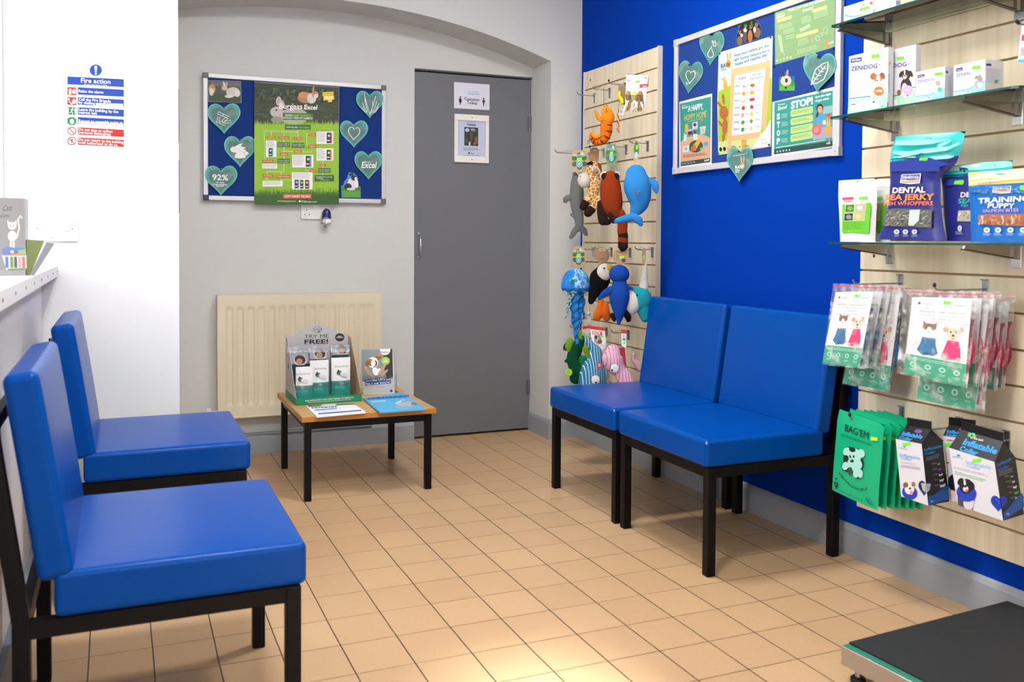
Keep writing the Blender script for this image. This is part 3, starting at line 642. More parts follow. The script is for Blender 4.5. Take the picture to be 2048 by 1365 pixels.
grass(A, 540, 1308, 1170, 60, 1210, ink('#4c7a2c'), 12, 55); grass(A, 540, 1308, 1185, 45, 1272, ink('#355f24'), 15, 60); A.rect(540, 1190, 1307, 1270, ink('#33591f'))
A.rect(800, 1176, 1058, 1216, ORG); A.text("DON'T FORGET THE HAY!", 812, 1206, 1046, 1208, 22, WHT, .018)
A.text('www.burgesspetcare.com', 748, 1244, 915, 1246, 12, WHT, .01); A.ell(951, 1241, 9, 9, WHT); A.ring(975, 1242, 8, 8, 2.5, WHT); A.text('@burgessexcel', 988, 1250, 1104, 1252, 14, WHT, .01)
po = printed('poster', A, [(540, 153), (1311, 203), (1307, 1278), (540, 1262)], ink('#e8e8e8'), label='tall green rabbit feeding chart poster hanging down the middle of the noticeboard', cat='poster')
pin(PP, A.m(548, 1192), po); pin(PP, A.m(1295, 1210), po)
# photos
A = Art(PB, K1, base=.0008); A.poly([(118, 143), (415, 150), (418, 345), (124, 332)], ink('#4a4b3d'))
A.poly([(124, 260), (416, 262), (418, 343), (126, 330)], ink('#35452a')); A.poly([(140, 150), (410, 155), (410, 200), (150, 190)], ink('#6d6257'))
A.ell(345, 245, 62, 42, ink('#c9c3bf')); A.ell(385, 260, 26, 32, ink('#d8d0cb')); A.ell(268, 210, 26, 22, ink('#cbb9ad')); A.ell(265, 175, 10, 26, ink('#d3c5bd'), -.3); A.ell(285, 178, 9, 26, ink('#bca497'), .2); A.ell(310, 285, 40, 16, ink('#d6d0cb')); A.ell(265, 208, 4, 4, INK)
A.ell(155, 220, 30, 44, ink('#c8a68c')); A.ell(150, 245, 20, 35, ink('#d8cfc6')); A.ell(160, 195, 22, 20, ink('#b98c6c')); A.ell(165, 208, 3, 3, INK)
printed('photo_print', A, [(116, 140), (418, 147), (422, 347), (121, 334)], ink('#8fa6b8'), label='small laminated photo of two rabbits at the top left of the noticeboard', cat='photo')
A = Art(PB, K1, base=.0008)
grass(A, 1338, 1506, 1110, 14, 1208, ink('#3f7f2c'), 3, 26); grass(A, 1340, 1504, 1150, 18, 1206, ink('#57993a'), 6, 30)
A.ell(1430, 1082, 42, 55, ink('#d5d3d0')); A.ell(1392, 1108, 34, 30, ink('#25272b')); A.ell(1448, 1030, 30, 24, ink('#22242a'), .3); A.ell(1464, 1036, 14, 16, ink('#d5d3d0')); A.ell(1418, 1000, 22, 9, ink('#1d1f24'), .3); A.ell(1430, 992, 10, 22, ink('#2a2c30'), -.2); A.ell(1470, 1080, 16, 40, ink('#e2e0dc'), -.1); A.ell(1420, 1130, 40, 12, ink('#cfccc6'))
cut = printed('photo_print', A, [(1330, 1100), (1350, 1092), (1360, 1060), (1385, 1030), (1392, 1000), (1400, 978), (1440, 980), (1478, 1020), (1482, 1060), (1484, 1100), (1508, 1118), (1508, 1210), (1334, 1206)], ink('#4d86c9'), label='small cut-out photo of a black and white rabbit on grass, lower right of the board', cat='photo')
def h_sticks(A):
    for x, y, r in ((232, 450, .5), (275, 468, .45), (210, 505, -1.3), (248, 535, .5), (298, 520, -.1), (270, 500, -.6)):
        c, s_ = math.cos(r), math.sin(r); q = [(x+a*c-b*s_, y+a*s_+b*c) for a, b in ((-26, -10), (26, -10), (26, 10), (-26, 10), (-26, -10))]; A.line(q, 4.5, WHT)
def h_rabbit(A):
    A.ell(425, 805, 48, 42, WHT); A.ell(385, 768, 58, 30, WHT, -.2); A.ell(352, 770, 30, 26, WHT); A.ell(395, 735, 42, 9, WHT, -.45); A.ell(418, 760, 44, 9, WHT, -.15); A.ell(475, 805, 13, 13, WHT); A.ell(372, 825, 9, 18, WHT, .4); A.ell(410, 840, 50, 11, WHT); A.line([(425, 790), (455, 800), (450, 825)], 3, DTEAL)
def h_92(A):
    A.text('92%', 155, 1047, 300, 1054, 52, WHT, .018); A.text('of vets', 190, 1076, 265, 1080, 15, WHT); A.text('recommend', 160, 1092, 288, 1098, 15, WHT); A.text('Excel*', 190, 1108, 265, 1112, 16, WHT); A.line([(180, 1122), (270, 1126)], 1.5, GREY_)
def h_grass(A):
    for b, t_ in (((1588, 460), (1535, 270)), ((1584, 455), (1640, 285)), ((1560, 438), (1520, 350)), ((1566, 430), (1540, 310)), ((1606, 440), (1650, 330)), ((1618, 442), (1668, 350)), ((1596, 440), (1612, 330)), ((1630, 440), (1660, 385)), ((1545, 435), (1522, 385))):
        A.line([b, ((b[0]*.55+t_[0]*.45)+(8 if t_[0] > 1585 else -4), b[1]*.5+t_[1]*.5), t_], 4.5, WHT)
def h_heart(A):
    q = heart_pts(1446, 625, 104, 118, tilt=.08); A.line(q[3:]+q[:1], 5.5, WHT)
def h_excel(A):
    A.text('Burgess', 1545, 890, 1600, 892, 16, WHT, 0); A.text('Excel', 1508, 938, 1640, 940, 56, WHT, .02, .2)
hb = ((262, 490, 300, 290, 'heart shaped card with nugget outlines, under the photo on the board', h_sticks, -.01),
      (410, 788, 292, 296, 'heart shaped card with a white rabbit silhouette, left of the green poster', h_rabbit, .0),
      (235, 1052, 298, 284, 'heart shaped card reading 92% at the bottom left of the board', h_92, .0),
      (1585, 362, 250, 262, 'heart shaped card with drawn grass blades at the top right of the board', h_grass, 0),
      (1446, 628, 258, 258, 'heart shaped card with a white heart outline, right beside the green poster', h_heart, 0),
      (1574, 915, 256, 272, 'heart shaped card with white lettering, lower right of the board over the frame', h_excel, 0))
for i, (x, y, w_, h_, lb, fn, tl) in enumerate(hb): heart_card(PB, K1, x, y, w_, h_, lb, fn, n=.0105 if i in (2, 5, 3, 0) else .0005, tilt=tl, group=None)

# ================================================================== SOCKET + PLUG-IN DIFFUSER
PW = backp(4.675); so_ = Art(backp(4.665), K12)
a = so_.m(205, 350); b = so_.m(1180, 845); z1 = a[1]+.03; z0 = b[1]; x0, x1 = a[0], a[0]+.146
SW = C('#dcdad6', .3)
st = root('wall_socket', ((x0+x1)/2, 4.67, z0), 'white double wall socket just below the noticeboard', 'socket')
put('plate', MB().box(x0, x1, 4.665, 4.675, z0, z0+.086, SW), st, bev=.003)
put('switch', MB().box(x0+.060, x0+.074, 4.662, 4.665, z0+.05, z0+.075, C('#ece9e4', .3)), st, bev=.001); put('switch', MB().box(x0+.078, x0+.090, 4.662, 4.665, z0+.05, z0+.075, C('#ece9e4', .3)), st, bev=.001)
HL = C('#1a1a1a', .8); hh = MB()
for q in ((400, 520, 22, 30), (335, 668, 28, 18), (487, 672, 28, 18)):
    c = so_.m(q[0], q[1]); hh.box(c[0]-.0022, c[0]+.0022, 4.6646, 4.6651, c[1]-.003, c[1]+.003, HL)
put('pin_holes', hh, st)
DB = C('#14245e', .22, name='dark_blue_plastic'); c = so_.m(1040, 650)
df = root('air_freshener', (c[0], 4.63, c[1]-.05), 'dark blue plug-in air freshener in the wall socket, white refill hanging below', 'air freshener')
mb = MB()
def cap_(u, v):
    th = math.pi*(u); 
    r = .0235*(1-.12*v)*math.sqrt(max(0, 1-max(0, v-.45)**2/.31)); zz = c[1]-.024+.05*v
    return Vector((c[0]+r*math.cos(2*math.pi*u), 4.637+r*.95*math.sin(2*math.pi*u), zz))
mb.grid(cap_, 28, 14, DB); put('cover', mb, df)
put('refill', MB().lathe((c[0]+.001, 4.637, c[1]-.052), [(0, 0), (.019, 0), (.0215, .005), (.0215, .026), (.017, .028), (0, .028)], C('#e4e2e2', .25)), df)
Ar = Art(backp(4.6145), K12); Ar.text('SENSA', 890, 985, 1040, 985, 34, ink('#1d3355'), .04); Ar.text('Cool', 1090, 985, 1190, 985, 34, ink('#1d3355'), .04); Ar.rect(1010, 1060, 1060, 1110, INK); Ar.ell(1040, 893, 14, 14, INK); Ar.rect(980, 768, 1140, 792, ink('#8fb0cc')); put('label', Ar, df)

# ================================================================== DOOR SIGNS
PD = backp(4.688); A = Art(PD, K11, base=.0005)
A.text('Grange', 360, 202, 425, 204, 14, ink('#9cc4e0'), .02); A.ring(348, 194, 11, 14, 3, ink('#b7d4e6')); A.text('Veterinary Centre', 357, 214, 432, 216, 8, ink('#3d86b8'), .03)
A.text('Customer', 336, 249, 432, 258, 20, INK, .02); A.text('Toilets', 352, 272, 417, 279, 19, INK, .02)
for x, y, f in ((312, 252, 1), (457, 261, 0)):
    A.ell(x, y-21, 4.5, 5, INK)
    A.poly([(x-5, y-14), (x+5, y-14), (x+11, y+2), (x+8, y+4), (x+4, y-5), (x+(9 if f else 5), y+(12 if f else 6)), (x+3, y+12), (x+3, y+26), (x-3, y+26), (x-3, y+12), (x-(9 if f else 5), y+(12 if f else 6)), (x-4, y-5), (x-8, y+4), (x-11, y+2)], INK)
printed('paper_sign', A, [(273, 137), (494, 153), (493, 312), (273, 299)], ink('#d9d8e6'), label='white toilet sign with a woman and a man symbol on the grey door', cat='sign')
q = [Art(PD, K11).m(*p) for p in ((273, 335), (487, 347), (487, 643), (273, 636))]
fx0, fx1, fz0, fz1 = q[0][0], q[1][0], (q[2][1]+q[3][1])/2, (q[0][1]+q[1][1])/2
fr = root('picture_frame', ((fx0+fx1)/2, 4.685, fz0), 'white framed certificate on the grey door below the toilet sign', 'picture frame')
FW = C('#e3e0dd', .35)
put('frame', MB().box(fx0, fx1, 4.676, 4.689, fz0, fz0+.036, FW).box(fx0, fx1, 4.676, 4.689, fz1-.034, fz1, FW).box(fx0, fx0+.021, 4.676, 4.689, fz0+.036, fz1-.034, FW).box(fx1-.021, fx1, 4.676, 4.689, fz0+.036, fz1-.034, FW), fr, bev=.0025)
for zz in (fz0+.017, fz1-.016): put('screw', MB().ball(((fx0+fx1)/2, 4.676, zz), .0035, C('#8b8c90', .3, .9), nu=10, nv=6), fr)
A = Art(backp(4.684), K11); A.rect(300, 370, 465, 612, ink('#c9cfe6')); A.text('Twinned', 352, 407, 407, 410, 14, ink('#2d2f52'), .04); A.scrib(352, 385, 412, 392, 1, GREY_); A.poly([(337, 416), (423, 421), (423, 535), (337, 531)], ink('#23301f'))
for x, y, a_, b_, c_ in ((355, 435, 14, 12, '#b9c8e8'), (380, 470, 10, 45, '#6b4a2a'), (410, 500, 10, 25, '#8b5a3a'), (370, 520, 6, 14, '#d9d3c4'), (400, 440, 12, 10, '#4d6a38'), (352, 500, 10, 20, '#3c5530'), (400, 520, 8, 10, '#a85a3c'), (390, 432, 14, 6, '#9fb0d8')): A.ell(x, y, a_, b_, ink(c_))
A.scrib(330, 545, 440, 565, 3, GREY_); A.text('twinned', 375, 584, 398, 585, 9, INK, .02); A.ell(366, 578, 5, 7, INK); A.scrib(330, 592, 440, 604, 2, ink('#5b78a8'))
put('certificate', A, fr)
put('glazing', MB().box(fx0+.02, fx1-.02, 4.681, 4.6815, fz0+.035, fz1-.033, glass_mat('picture_glass', '#ffffff', .03)), fr)

# ================================================================== FIRE NOTICE AND SWITCH ON THE LEFT WALL
YL = 3.7; PF = backp(YL-.0012); A = Art(PF, K2, base=.0002)
FB = ink('#0a3fa0'); FR = ink('#bd1c14'); FG = ink('#157c4a')
sgn = MB(); cc = Art(PF, K2).m(568, 120)
A.ell(568, 120, 36.5, 34, FB); A.poly([(560, 95), (577, 95), (573, 132), (564, 132)], WHT); A.ell(568.5, 141, 6.5, 6.5, WHT)
def row(y0, y1, mat, l1, l2=None, ic=None, x0=462, h=17):
    s_ = .055; A.poly([(x0, y0), (735, y0+s_*273), (735, y1+s_*273-2), (x0, y1)], mat)
    if l2:
        A.text(l1[0], 467, y0+20, l1[1], y0+22+(l1[1]-467)*s_, h, WHT, .018); A.text(l2[0], 467, y1-7, l2[1], y1-5+(l2[1]-467)*s_, h-1, WHT, .018)
    elif l1: A.text(l1[0], 467, (y0+y1)/2+8, l1[1], (y0+y1)/2+12+(l1[1]-467)*s_*.6, h, WHT, .018)
A.poly([(400, 157), (735, 174), (735, 221), (400, 204)], FB); A.text('Fire action', 480, 193, 656, 202, 27, WHT, .018); A.text('If you discover a fire', 500, 208, 635, 215, 9, WHT, .01)
row(221, 265, FB, ('Raise the alarm', 613)); row(280, 325, FB, ('Call the Fire Brigade', 658), ('by dialling', 565)); A.poly([(569, 314), (730, 320), (730, 337), (569, 331)], WHT); A.text('999', 600, 327, 640, 329, 10, INK, 0, .3)
row(340, 384, FB, ('Leave the building by the', 702), ('nearest exit', 576)); row(398, 443, FB, ('Report to assembly point at', 727)); 
A.poly([(466, 425), (732, 437), (732, 455), (466, 443)], WHT); A.text('Bottom Cone Park Leahurst', 470, 441, 692, 450, 13, INK, -.005, .4)
row(459, 503, FR, ('Do not stop to collect', 668), ('personal belongings', 659)); row(519, 563, FR, ('Do not return to the building', 732), ('until authorised to do so', 697))
for (y0, c_) in ((220, FR), (279, FR), (338, FG), (398, FG)): A.poly([(400, y0), (453, y0+3), (453, y0+49), (400, y0+46)], c_)
for y0 in (220, 279):
    for k in range(3): A.poly([(430+k*6, y0+40), (428+k*8, y0+25), (434+k*6, y0+12-k*3), (440+k*5, y0+25), (438+k*5, y0+40)], WHT)
A.ell(416, 240, 9, 12, WHT); A.rect(408, 250, 424, 263, WHT); A.line([(408, 290), (412, 308), (426, 320)], 6, WHT); A.ell(408, 291, 5, 6, WHT); A.ell(426, 320, 6, 5, WHT)
A.rect(402, 342, 408, 382, WHT); A.rect(444, 344, 450, 384, WHT); A.ell(432, 348, 4, 4, WHT); A.line([(430, 352), (424, 365), (432, 374), (428, 384)], 4, WHT); A.line([(424, 366), (414, 374)], 4, WHT); A.line([(418, 354), (430, 354), (440, 360)], 3.5, WHT)
A.ell(427, 424, 13, 15, WHT); A.rect(418, 424, 436, 438, WHT)
for x, y in ((406, 402), (446, 404), (406, 440), (446, 442)): A.ell(x, y, 4, 4, WHT)
for y in (481, 541): A.ring(426, y, 24, 22, 5, FR); A.line([(411, y-17), (441, y+17)], 5, FR)
A.ell(428, 532, 4, 4, INK); A.line([(428, 536), (426, 548), (420, 556)], 4, INK)
printed('fire_notice', A, [(396, 148), (530, 152), (534, 86), (604, 86), (604, 158), (740, 170), (740, 586), (396, 568)], ink('#f6f7f8'), label='fire action notice with blue, green and red rows on the left wall', cat='sign', thick=.001)
A = Art(backp(YL-.01), K2); a = A.m(300, 998); b = A.m(462, 1138); sx1 = b[0]; sx0 = sx1-.148; sz0 = b[1]; 
sw = root('light_switch', ((sx0+sx1)/2, YL-.01, sz0), 'white two gang light switch plate on the left wall above the counter', 'light switch')
put('plate', MB().box(sx0, sx1, YL-.01, YL-.0002, sz0, sz0+.088, C('#e9ebee', .3)), sw, bev=.002)
for fx_, fz_ in ((.50, .42), (.82, .68)):
    xx = sx0+(sx1-sx0)*fx_; put('rocker', MB().box(xx-.022, xx, YL-.0145, YL-.01, sz0+.088*fz_-.022, sz0+.088*fz_+.022, C('#f1f2f4', .25)), sw, bev=.0015)
for fx_ in (.12, .88): put('screw', MB().ball((sx0+(sx1-sx0)*fx_, YL-.0102, sz0+.046), .0028, C('#8f9297', .3, .8), nu=8, nv=6), sw)
# two flat boards hanging on the hidden return of that wall, only their edges show
for i, (ya, yb) in enumerate(((177, 284), (320, 426))):
    z1, z0 = PF.hit(358, ya)[1], PF.hit(358, yb)[1]
    put('wall_board', MB().box(XF, XF+.004, 3.72, 4.02, z0, z1, C('#5d5e60', .5)), label=('upper' if i == 0 else 'lower')+' thin dark board seen edge-on at the corner of the left wall', cat='board')

# ================================================================== THINGS ON THE COUNTER
ZC = .958
bxp = backp(2.6)
# greeting card box with a cat: its front faces the camera, on the counter
PCt = Plane((-.3, 2.78, ZC), (1, .12, 0), (0, 0, 1)); A = Art(PCt, K13, base=.0004)
A.poly([(-160, 95), (190, 108), (205, 662), (-160, 655)], ink('#8c8b8d'))
A.text('Cats', 18, 205, 92, 198, 42, INK, -.01, .2); A.text('rhythmic', -40, 262, 76, 250, 26, INK, -.01, .2)
CW = ink('#d2cbc8')
A.ell(95, 400, 34, 42, CW); A.ell(95, 320, 34, 30, CW); A.poly([(60, 310), (55, 275), (82, 295)], CW); A.poly([(108, 295), (128, 272), (132, 312)], CW); A.ell(84, 480, 9, 50, CW); A.ell(106, 480, 9, 50, CW); A.line([(128, 420), (150, 340), (140, 270), (160, 240), (172, 262)], 12, CW)
A.ell(84, 318, 4, 4, INK); A.ell(106, 318, 4, 4, INK); A.ell(95, 332, 4, 3, ink('#c77c7c')); A.ell(95, 352, 12, 4, GREY_)
A.poly([(20, 500), (60, 480), (110, 490), (190, 490), (200, 545), (20, 545)], ink('#5d7db8')); A.poly([(110, 520), (200, 500), (203, 545), (80, 545)], ink('#8fb07a')); A.ell(108, 525, 38, 12, ink('#6d6a6a')); A.ell(95, 522, 16, 10, CW)
A.poly([(15, 548), (205, 540), (208, 662), (50, 665)], ink('#d9cfcf')); A.line([(20, 548), (205, 545)], 9, ink('#c06060'))
for x, c_ in ((40, '#5474ae'), (78, '#628f58'), (108, '#5c5c60'), (140, '#a3a39e'), (170, '#c06a6c')): A.poly([(x, 560), (x+24, 560), (x+28, 648), (x+3, 648)], ink(c_))
A.line([(60, 660), (208, 655)], 12, ink('#628f58'))
a = A.m(-160, 95); b = A.m(190, 108); c_ = A.m(200, 662)
t = root('card_box', PCt.at(((a[0]+b[0])/2, 0)), 'grey box of cat greeting cards standing on the reception counter', 'box')
P_ = PCt; hgt = (a[1]+b[1])/2; depth = .085
mb = MB(); mb.prism([P_.at((a[0], .0)), P_.at((b[0], .0)), P_.at((b[0], hgt)), P_.at((a[0], hgt))], P_.N*-depth+P_.U*.012, ink('#96959a'), ink('#b9c2c4')); put('carton', mb, t); put('front_print', A, t)
# two cards leaning against it
for i, (n_, q, q2, lbl) in enumerate((('greeting_card', ((205, 375), (345, 385), (235, 655), (207, 655)), '#76824e', 'green greeting card leaning against the cat card box on the counter'), ('greeting_card', ((362, 396), (424, 408), (268, 655), (232, 655)), '#85868f', 'grey blue greeting card leaning outermost beside the green card'))):
    Pc = Plane((-.3, 2.80-.012*i, ZC), (1, .1, 0), (0, 0, 1)); A = Art(Pc, K13)
    uv = [Vector((A.m(*p)[0], A.m(*p)[1])) for p in q]; zlow = min(v[1] for v in uv); uv = [Vector((v[0], v[1]-zlow)) for v in uv]
    mb = MB(); mb.prism([Pc.at(v) for v in uv], Pc.N*-.05+Pc.U*.0, ink(q2), ink('#d7d8dc'))
    if i == 0: mb.prism([Pc.at((uv[1][0], uv[1][1]), -.001), Pc.at((uv[1][0]+.006, uv[1][1]-.002), -.001), Pc.at((uv[2][0]+.008, 0), -.001), Pc.at((uv[2][0], 0), -.001)], Pc.N*-.05, ink('#e8e8ec'))
    put(n_, mb, label=lbl, cat='card')

# ================================================================== THINGS ON THE TABLE
ZT = .3477
# counter display tray: front lip at y ~3.80, faces the camera a little to the left
def P10(x, y, Y): return backp(Y).hit(540+x/5.688, 620+y/5.688)
e0 = flatp(ZT).hit(540+295/5.688, 620+1092/5.688); e1 = flatp(ZT).hit(540+1045/5.688, 620+1042/5.688); e2 = flatp(ZT).hit(540+157/5.688, 620+985/5.688)
O = Vector((e0[0], e0[1], ZT)); U_ = (Vector((e1[0], e1[1], ZT))-O); Wd = U_.length; U_.normalize(); Bk = Vector((-U_.y, U_.x, 0)); Dp = .245
PT = Plane(O, U_, (0, 0, 1)); PTb = Plane(O+Bk*(Dp-.006), U_, (0, 0, 1))
ts = root('display_box', O+U_*Wd/2+Bk*Dp/2, 'grey and green cardboard counter display box of small feed pouches on the table', 'display box')
CG = ink('#b5b1b3'); GRN = ink('#12805a'); TANB = ink('#b39a78')
A = Art(PT, K10, base=.0003)
lipz = A.m(670, 985)[1]
A.text('FREE SAMPLES FOR YOUR FURRY FRIENDS TO NIBBLE ON', 402, 1046, 950, 1004, 17, WHT, .03); A.text('Let your furry friends try Selective and see the difference for yourself', 432, 1062, 920, 1024, 11, WHT, .01)
mb = MB(); lz = lipz
mb.hexa([O, O+U_*Wd, O+U_*Wd+Bk*.002, O+Bk*.002, O+Vector((0, 0, lz)), O+U_*Wd+Vector((0, 0, lz)), O+U_*Wd+Bk*.002+Vector((0, 0, lz)), O+Bk*.002+Vector((0, 0, lz))], GRN); fuse(A, mb); put('front_lip', mb, ts)
zb = PTb.hit(540+880/5.688, 620+270/5.688)[1]; zt2 = PTb.hit(540+540/5.688, 620+175/5.688)[1]
for s_, nm in ((0, 'side_panel'), (1, 'side_panel')):
    o_ = O+U_*(Wd if s_ else 0); k = -1 if s_ else 1
    pr = [o_, o_+Bk*Dp, o_+Bk*Dp+Vector((0, 0, zb-.008)), o_+Bk*(Dp*.82)+Vector((0, 0, zb-.012)), o_+Vector((0, 0, lz))]
    mb = MB().prism(pr, U_*k*.002, CG if s_ == 0 else TANB)
    if not s_:
        mb.prism([o_-U_*.0003, o_+Bk*Dp-U_*.0003, o_+Bk*Dp-U_*.0003+Vector((0, 0, lz*1.15)), o_-U_*.0003+Vector((0, 0, lz))], U_*.0002, GRN)
        Ps = Plane(o_-U_*.0006, -Bk, (0, 0, 1)); As = Art(Ps, None); As.scrib(-Dp*.85, .06, -Dp*.25, .10, 5, GREY_, .3); As.ell(-Dp*.72, .145, .009, .014, INK); fuse(As, mb)
    put(nm, mb, ts)
put('floor_panel', MB().prism([O, O+U_*Wd, O+U_*Wd+Bk*Dp, O+Bk*Dp], (0, 0, .0015), TANB), ts)
A = Art(PTb, K10, base=.0003); q = [A.m(x, y) for x, y in ((182, 270), (292, 262))]
bp_ = [Vector((.001, 0)), Vector((Wd-.001, 0)), Vector((Wd-.001, zb)), Vector((A.m(778, 262)[0], zb))]
cx0, cx1 = A.m(292, 270)[0], A.m(778, 262)[0]
for k in range(1, 12): t_ = k/12; bp_.append(Vector((cx1+(cx0-cx1)*t_, zb+(zt2-zb)*math.sin(math.pi*t_)**.6)))
bp_ += [Vector((cx0, zb)), Vector((.001, zb))]
A.text('TRY ME', 392, 326, 668, 318, 42, ink('#0f7058'), .02); A.text('FREE!', 392, 388, 662, 384, 50, INK, .025)
A.ring(541, 225, 46, 34, 3, INK); A.text('SUPREME', 492, 232, 592, 229, 15, INK, .01); A.ell(555, 250, 14, 8, ink('#3b4a3a'), -.4)
A.ell(793, 314, 53, 47, ink('#2b292b')); A.text('AWARD', 768, 308, 816, 306, 11, WHT, .03); A.text('WINNING', 752, 322, 832, 320, 11, WHT, .03)
mb = MB().prism([PTb.at(v, 0) for v in bp_], PTb.N*-.002, CG); fuse(A, mb); put('back_panel', mb, ts)
# pouches: three front ones and five behind, sitting in the box
SILV = film_mat('foil', '#dfe3e8', cover=.9, rough=.3, bump=.9, bscale=30)
def pouch(Pl, x0, y0, x1, y1, crop, label, front=True, lean=0, name='feed_pouch', pal=None, zmin=None, dep=.02):
    """stand-up pouch whose face is traced on plane Pl: top y0, bottom y1"""
    A = Art(Pl, crop); tl, br = A.m(x0, y0), A.m(x1, y1); tr, bl = A.m(x1, y0), A.m(x0, y1)
    if tl[0] < .006: tl, tr = Vector((.006, tl[1])), Vector((tr[0]+.003, tr[1]))
    wdt = tr[0]-tl[0]; H_ = tl[1]-bl[1]; b0 = bl[1] if zmin is None else zmin
    H_ = tl[1]-b0; n = 12
    def face(sgn):
        def fn(u, v):
            puff = dep*.5*(math.sin(math.pi*min(1, max(0, u))))**.7*(1-v**3)*(.35+.65*math.sin(math.pi*min(1, v*.9+.12)))
            x = tl[0]+wdt*u+wdt*.04*(v-.5)*(.5-u)*0+lean*v*wdt
            return Pl.at((x, b0+H_*v), sgn*puff+.002*noise.noise(Vector((x*60, v*9, sgn))))
        return fn
    yt = (tl[1]-(tl[1]-bl[1])*.62-b0)/H_
    g = MB(); dm = fade('pouch_print', [(0, '#2a8a82'), (yt-.01, '#2c8f87'), (yt, '#e2e2e2'), (1, '#d8dadd')] if front else pal or [(0, '#14303a'), (.5, '#14303a'), (.52, '#d0cdd0'), (1, '#e0e0e2')], 2, 0, H_, .3)
    for e in dm.node_tree.nodes:
        if e.type == 'VALTORGB': e.color_ramp.interpolation = 'CONSTANT'
    g.grid(face(1), n, n, dm); g.grid(face(-1), n, n, dm)
    return g, A, tl, tr, b0, H_
PQ = Plane(O+Bk*.045, U_, Vector((0, 0, 1))+Bk*.22)
zf = .003
fp = [(245, 655, 478, 1000), (455, 578, 668, 985), (697, 548, 912, 972)]
for i, (x0, y0, x1, y1) in enumerate(fp):
    Pl = Plane(O+Bk*(.035+.025*i), U_, (0, 0, 1)); g, A, tl, tr, b0, H_ = pouch(Pl, x0, y0, x1, y1, K10, '', dep=.03, zmin=.004)
    Pf = Plane(Pl.O+Pl.N*.0165, U_, (0, 0, 1)); A = Art(Pf, K10); A.n = .0
    xm = (x0+x1)/2; hh_ = y1-y0
    A.text('Selective', x0+42, y0+.26*hh_, x1-22, y0+.25*hh_-4, 26, ink('#50545c'), -.005)
    A.ell(xm-14, y0+.40*hh_, 32, 24, ink('#5b5f62')); A.ell(xm-28, y0+.37*hh_, 12, 24, ink('#3c4043'), .3); A.ell(xm+8, y0+.42*hh_, 14, 18, ink('#d5d6d8')); A.ell(xm+45, y0+.46*hh_, 34, 22, ink('#c9ccce'))
    A.poly([(x0+22, y0+.665*hh_), (x1-14, y0+.65*hh_-2), (x1-14, y0+.68*hh_), (x0+22, y0+.70*hh_)], ink('#7c5a44')); A.ell(xm+10, y0+.675*hh_, 22, 18, ink('#2a8a82')); A.ring(xm+10, y0+.675*hh_, 15, 12, 2, WHT)
    A.scrib(x0+45, y0+.76*hh_, x1-40, y0+.84*hh_, 3, ink('#69b5ae'), .3)
    t = root('feed_pouch', Pl.at((tl[0]+(tr[0]-tl[0])/2, b0)), ('left', 'middle', 'right')[i]+'most white and teal sample pouch in the front row of the display box' if i != 1 else 'middle white and teal sample pouch in the front row of the display box', 'pouch')
    if i == 0: t['label'] = 'leftmost white and teal sample pouch in the front row of the display box'
    if i == 2: t['label'] = 'rightmost white and teal sample pouch in the front row of the display box'
    put('bag', g, t); put('front_print', A, t)
bp2 = [(195, 412, 440, 700), (440, 408, 655, 640), (690, 405, 905, 600)]
for i, (x0, y0, x1, y1) in enumerate(bp2):
    Pl = Plane(O+Bk*(.19+.005*i), U_, (0, 0, 1)); g, A, tl, tr, b0, H_ = pouch(Pl, x0, y0, x1, y1, K10, '', False, dep=.02, zmin=.004, pal=[(0, '#14404a'), (.62, '#14404a'), (.64, '#8d8a90'), (1, '#c9cacc')])
    Pf = Plane(Pl.O+Pl.N*.011, U_, (0, 0, 1)); A = Art(Pf, K10); xm = x0+(x1-x0)*.6; yh = (590, 520, 470)[i]
    A.poly([(x0+12, y0+55), (x1-8, y0+50), (x1-6, y0+190), (x0+16, y0+210)], ink('#a9a9ad'))
    A.ell(xm, yh-15, 78, 62, ink('#c9c9ce'), .1); A.ell(xm, yh-22, 62, 52, ink('#4a332a'), .3); A.line([(xm-58, yh-50), (xm-20, yh-70), (xm+30, yh-62)], 9, ink('#7a5546')); A.ell(xm-8, yh, 36, 36, ink('#c2967e')); A.line([(xm-24, yh-6), (xm-12, yh-4)], 4, INK); A.line([(xm, yh-6), (xm+14, yh-8)], 4, INK); A.line([(xm-16, yh+16), (xm+8, yh+14)], 4, ink('#8a3f3c'))
    A.poly([(x0+15, yh+45), (x1-10, yh+38), (x1-10, yh+75), (x0+15, yh+85)], ink('#153f4a'))
    t = root('feed_pouch', Pl.at(((tl[0]+tr[0])/2, b0)), ('leftmost', 'middle', 'rightmost')[i]+' foil topped pouch in the back row of the display box', 'pouch')
    put('bag', g, t); put('front_print', A, t)
    F_ = MB(); F_.grid(lambda u, v: Pf.at((A.m(x0, y0)[0]+(A.m(x1, y0)[0]-A.m(x0, y0)[0])*u, A.m(x0, y0)[1]-.032+.032*v), .003+.004*noise.noise(Vector((u*9, v*5, i)))), 16, 6, SILV); put('crimped_top', F_, t)

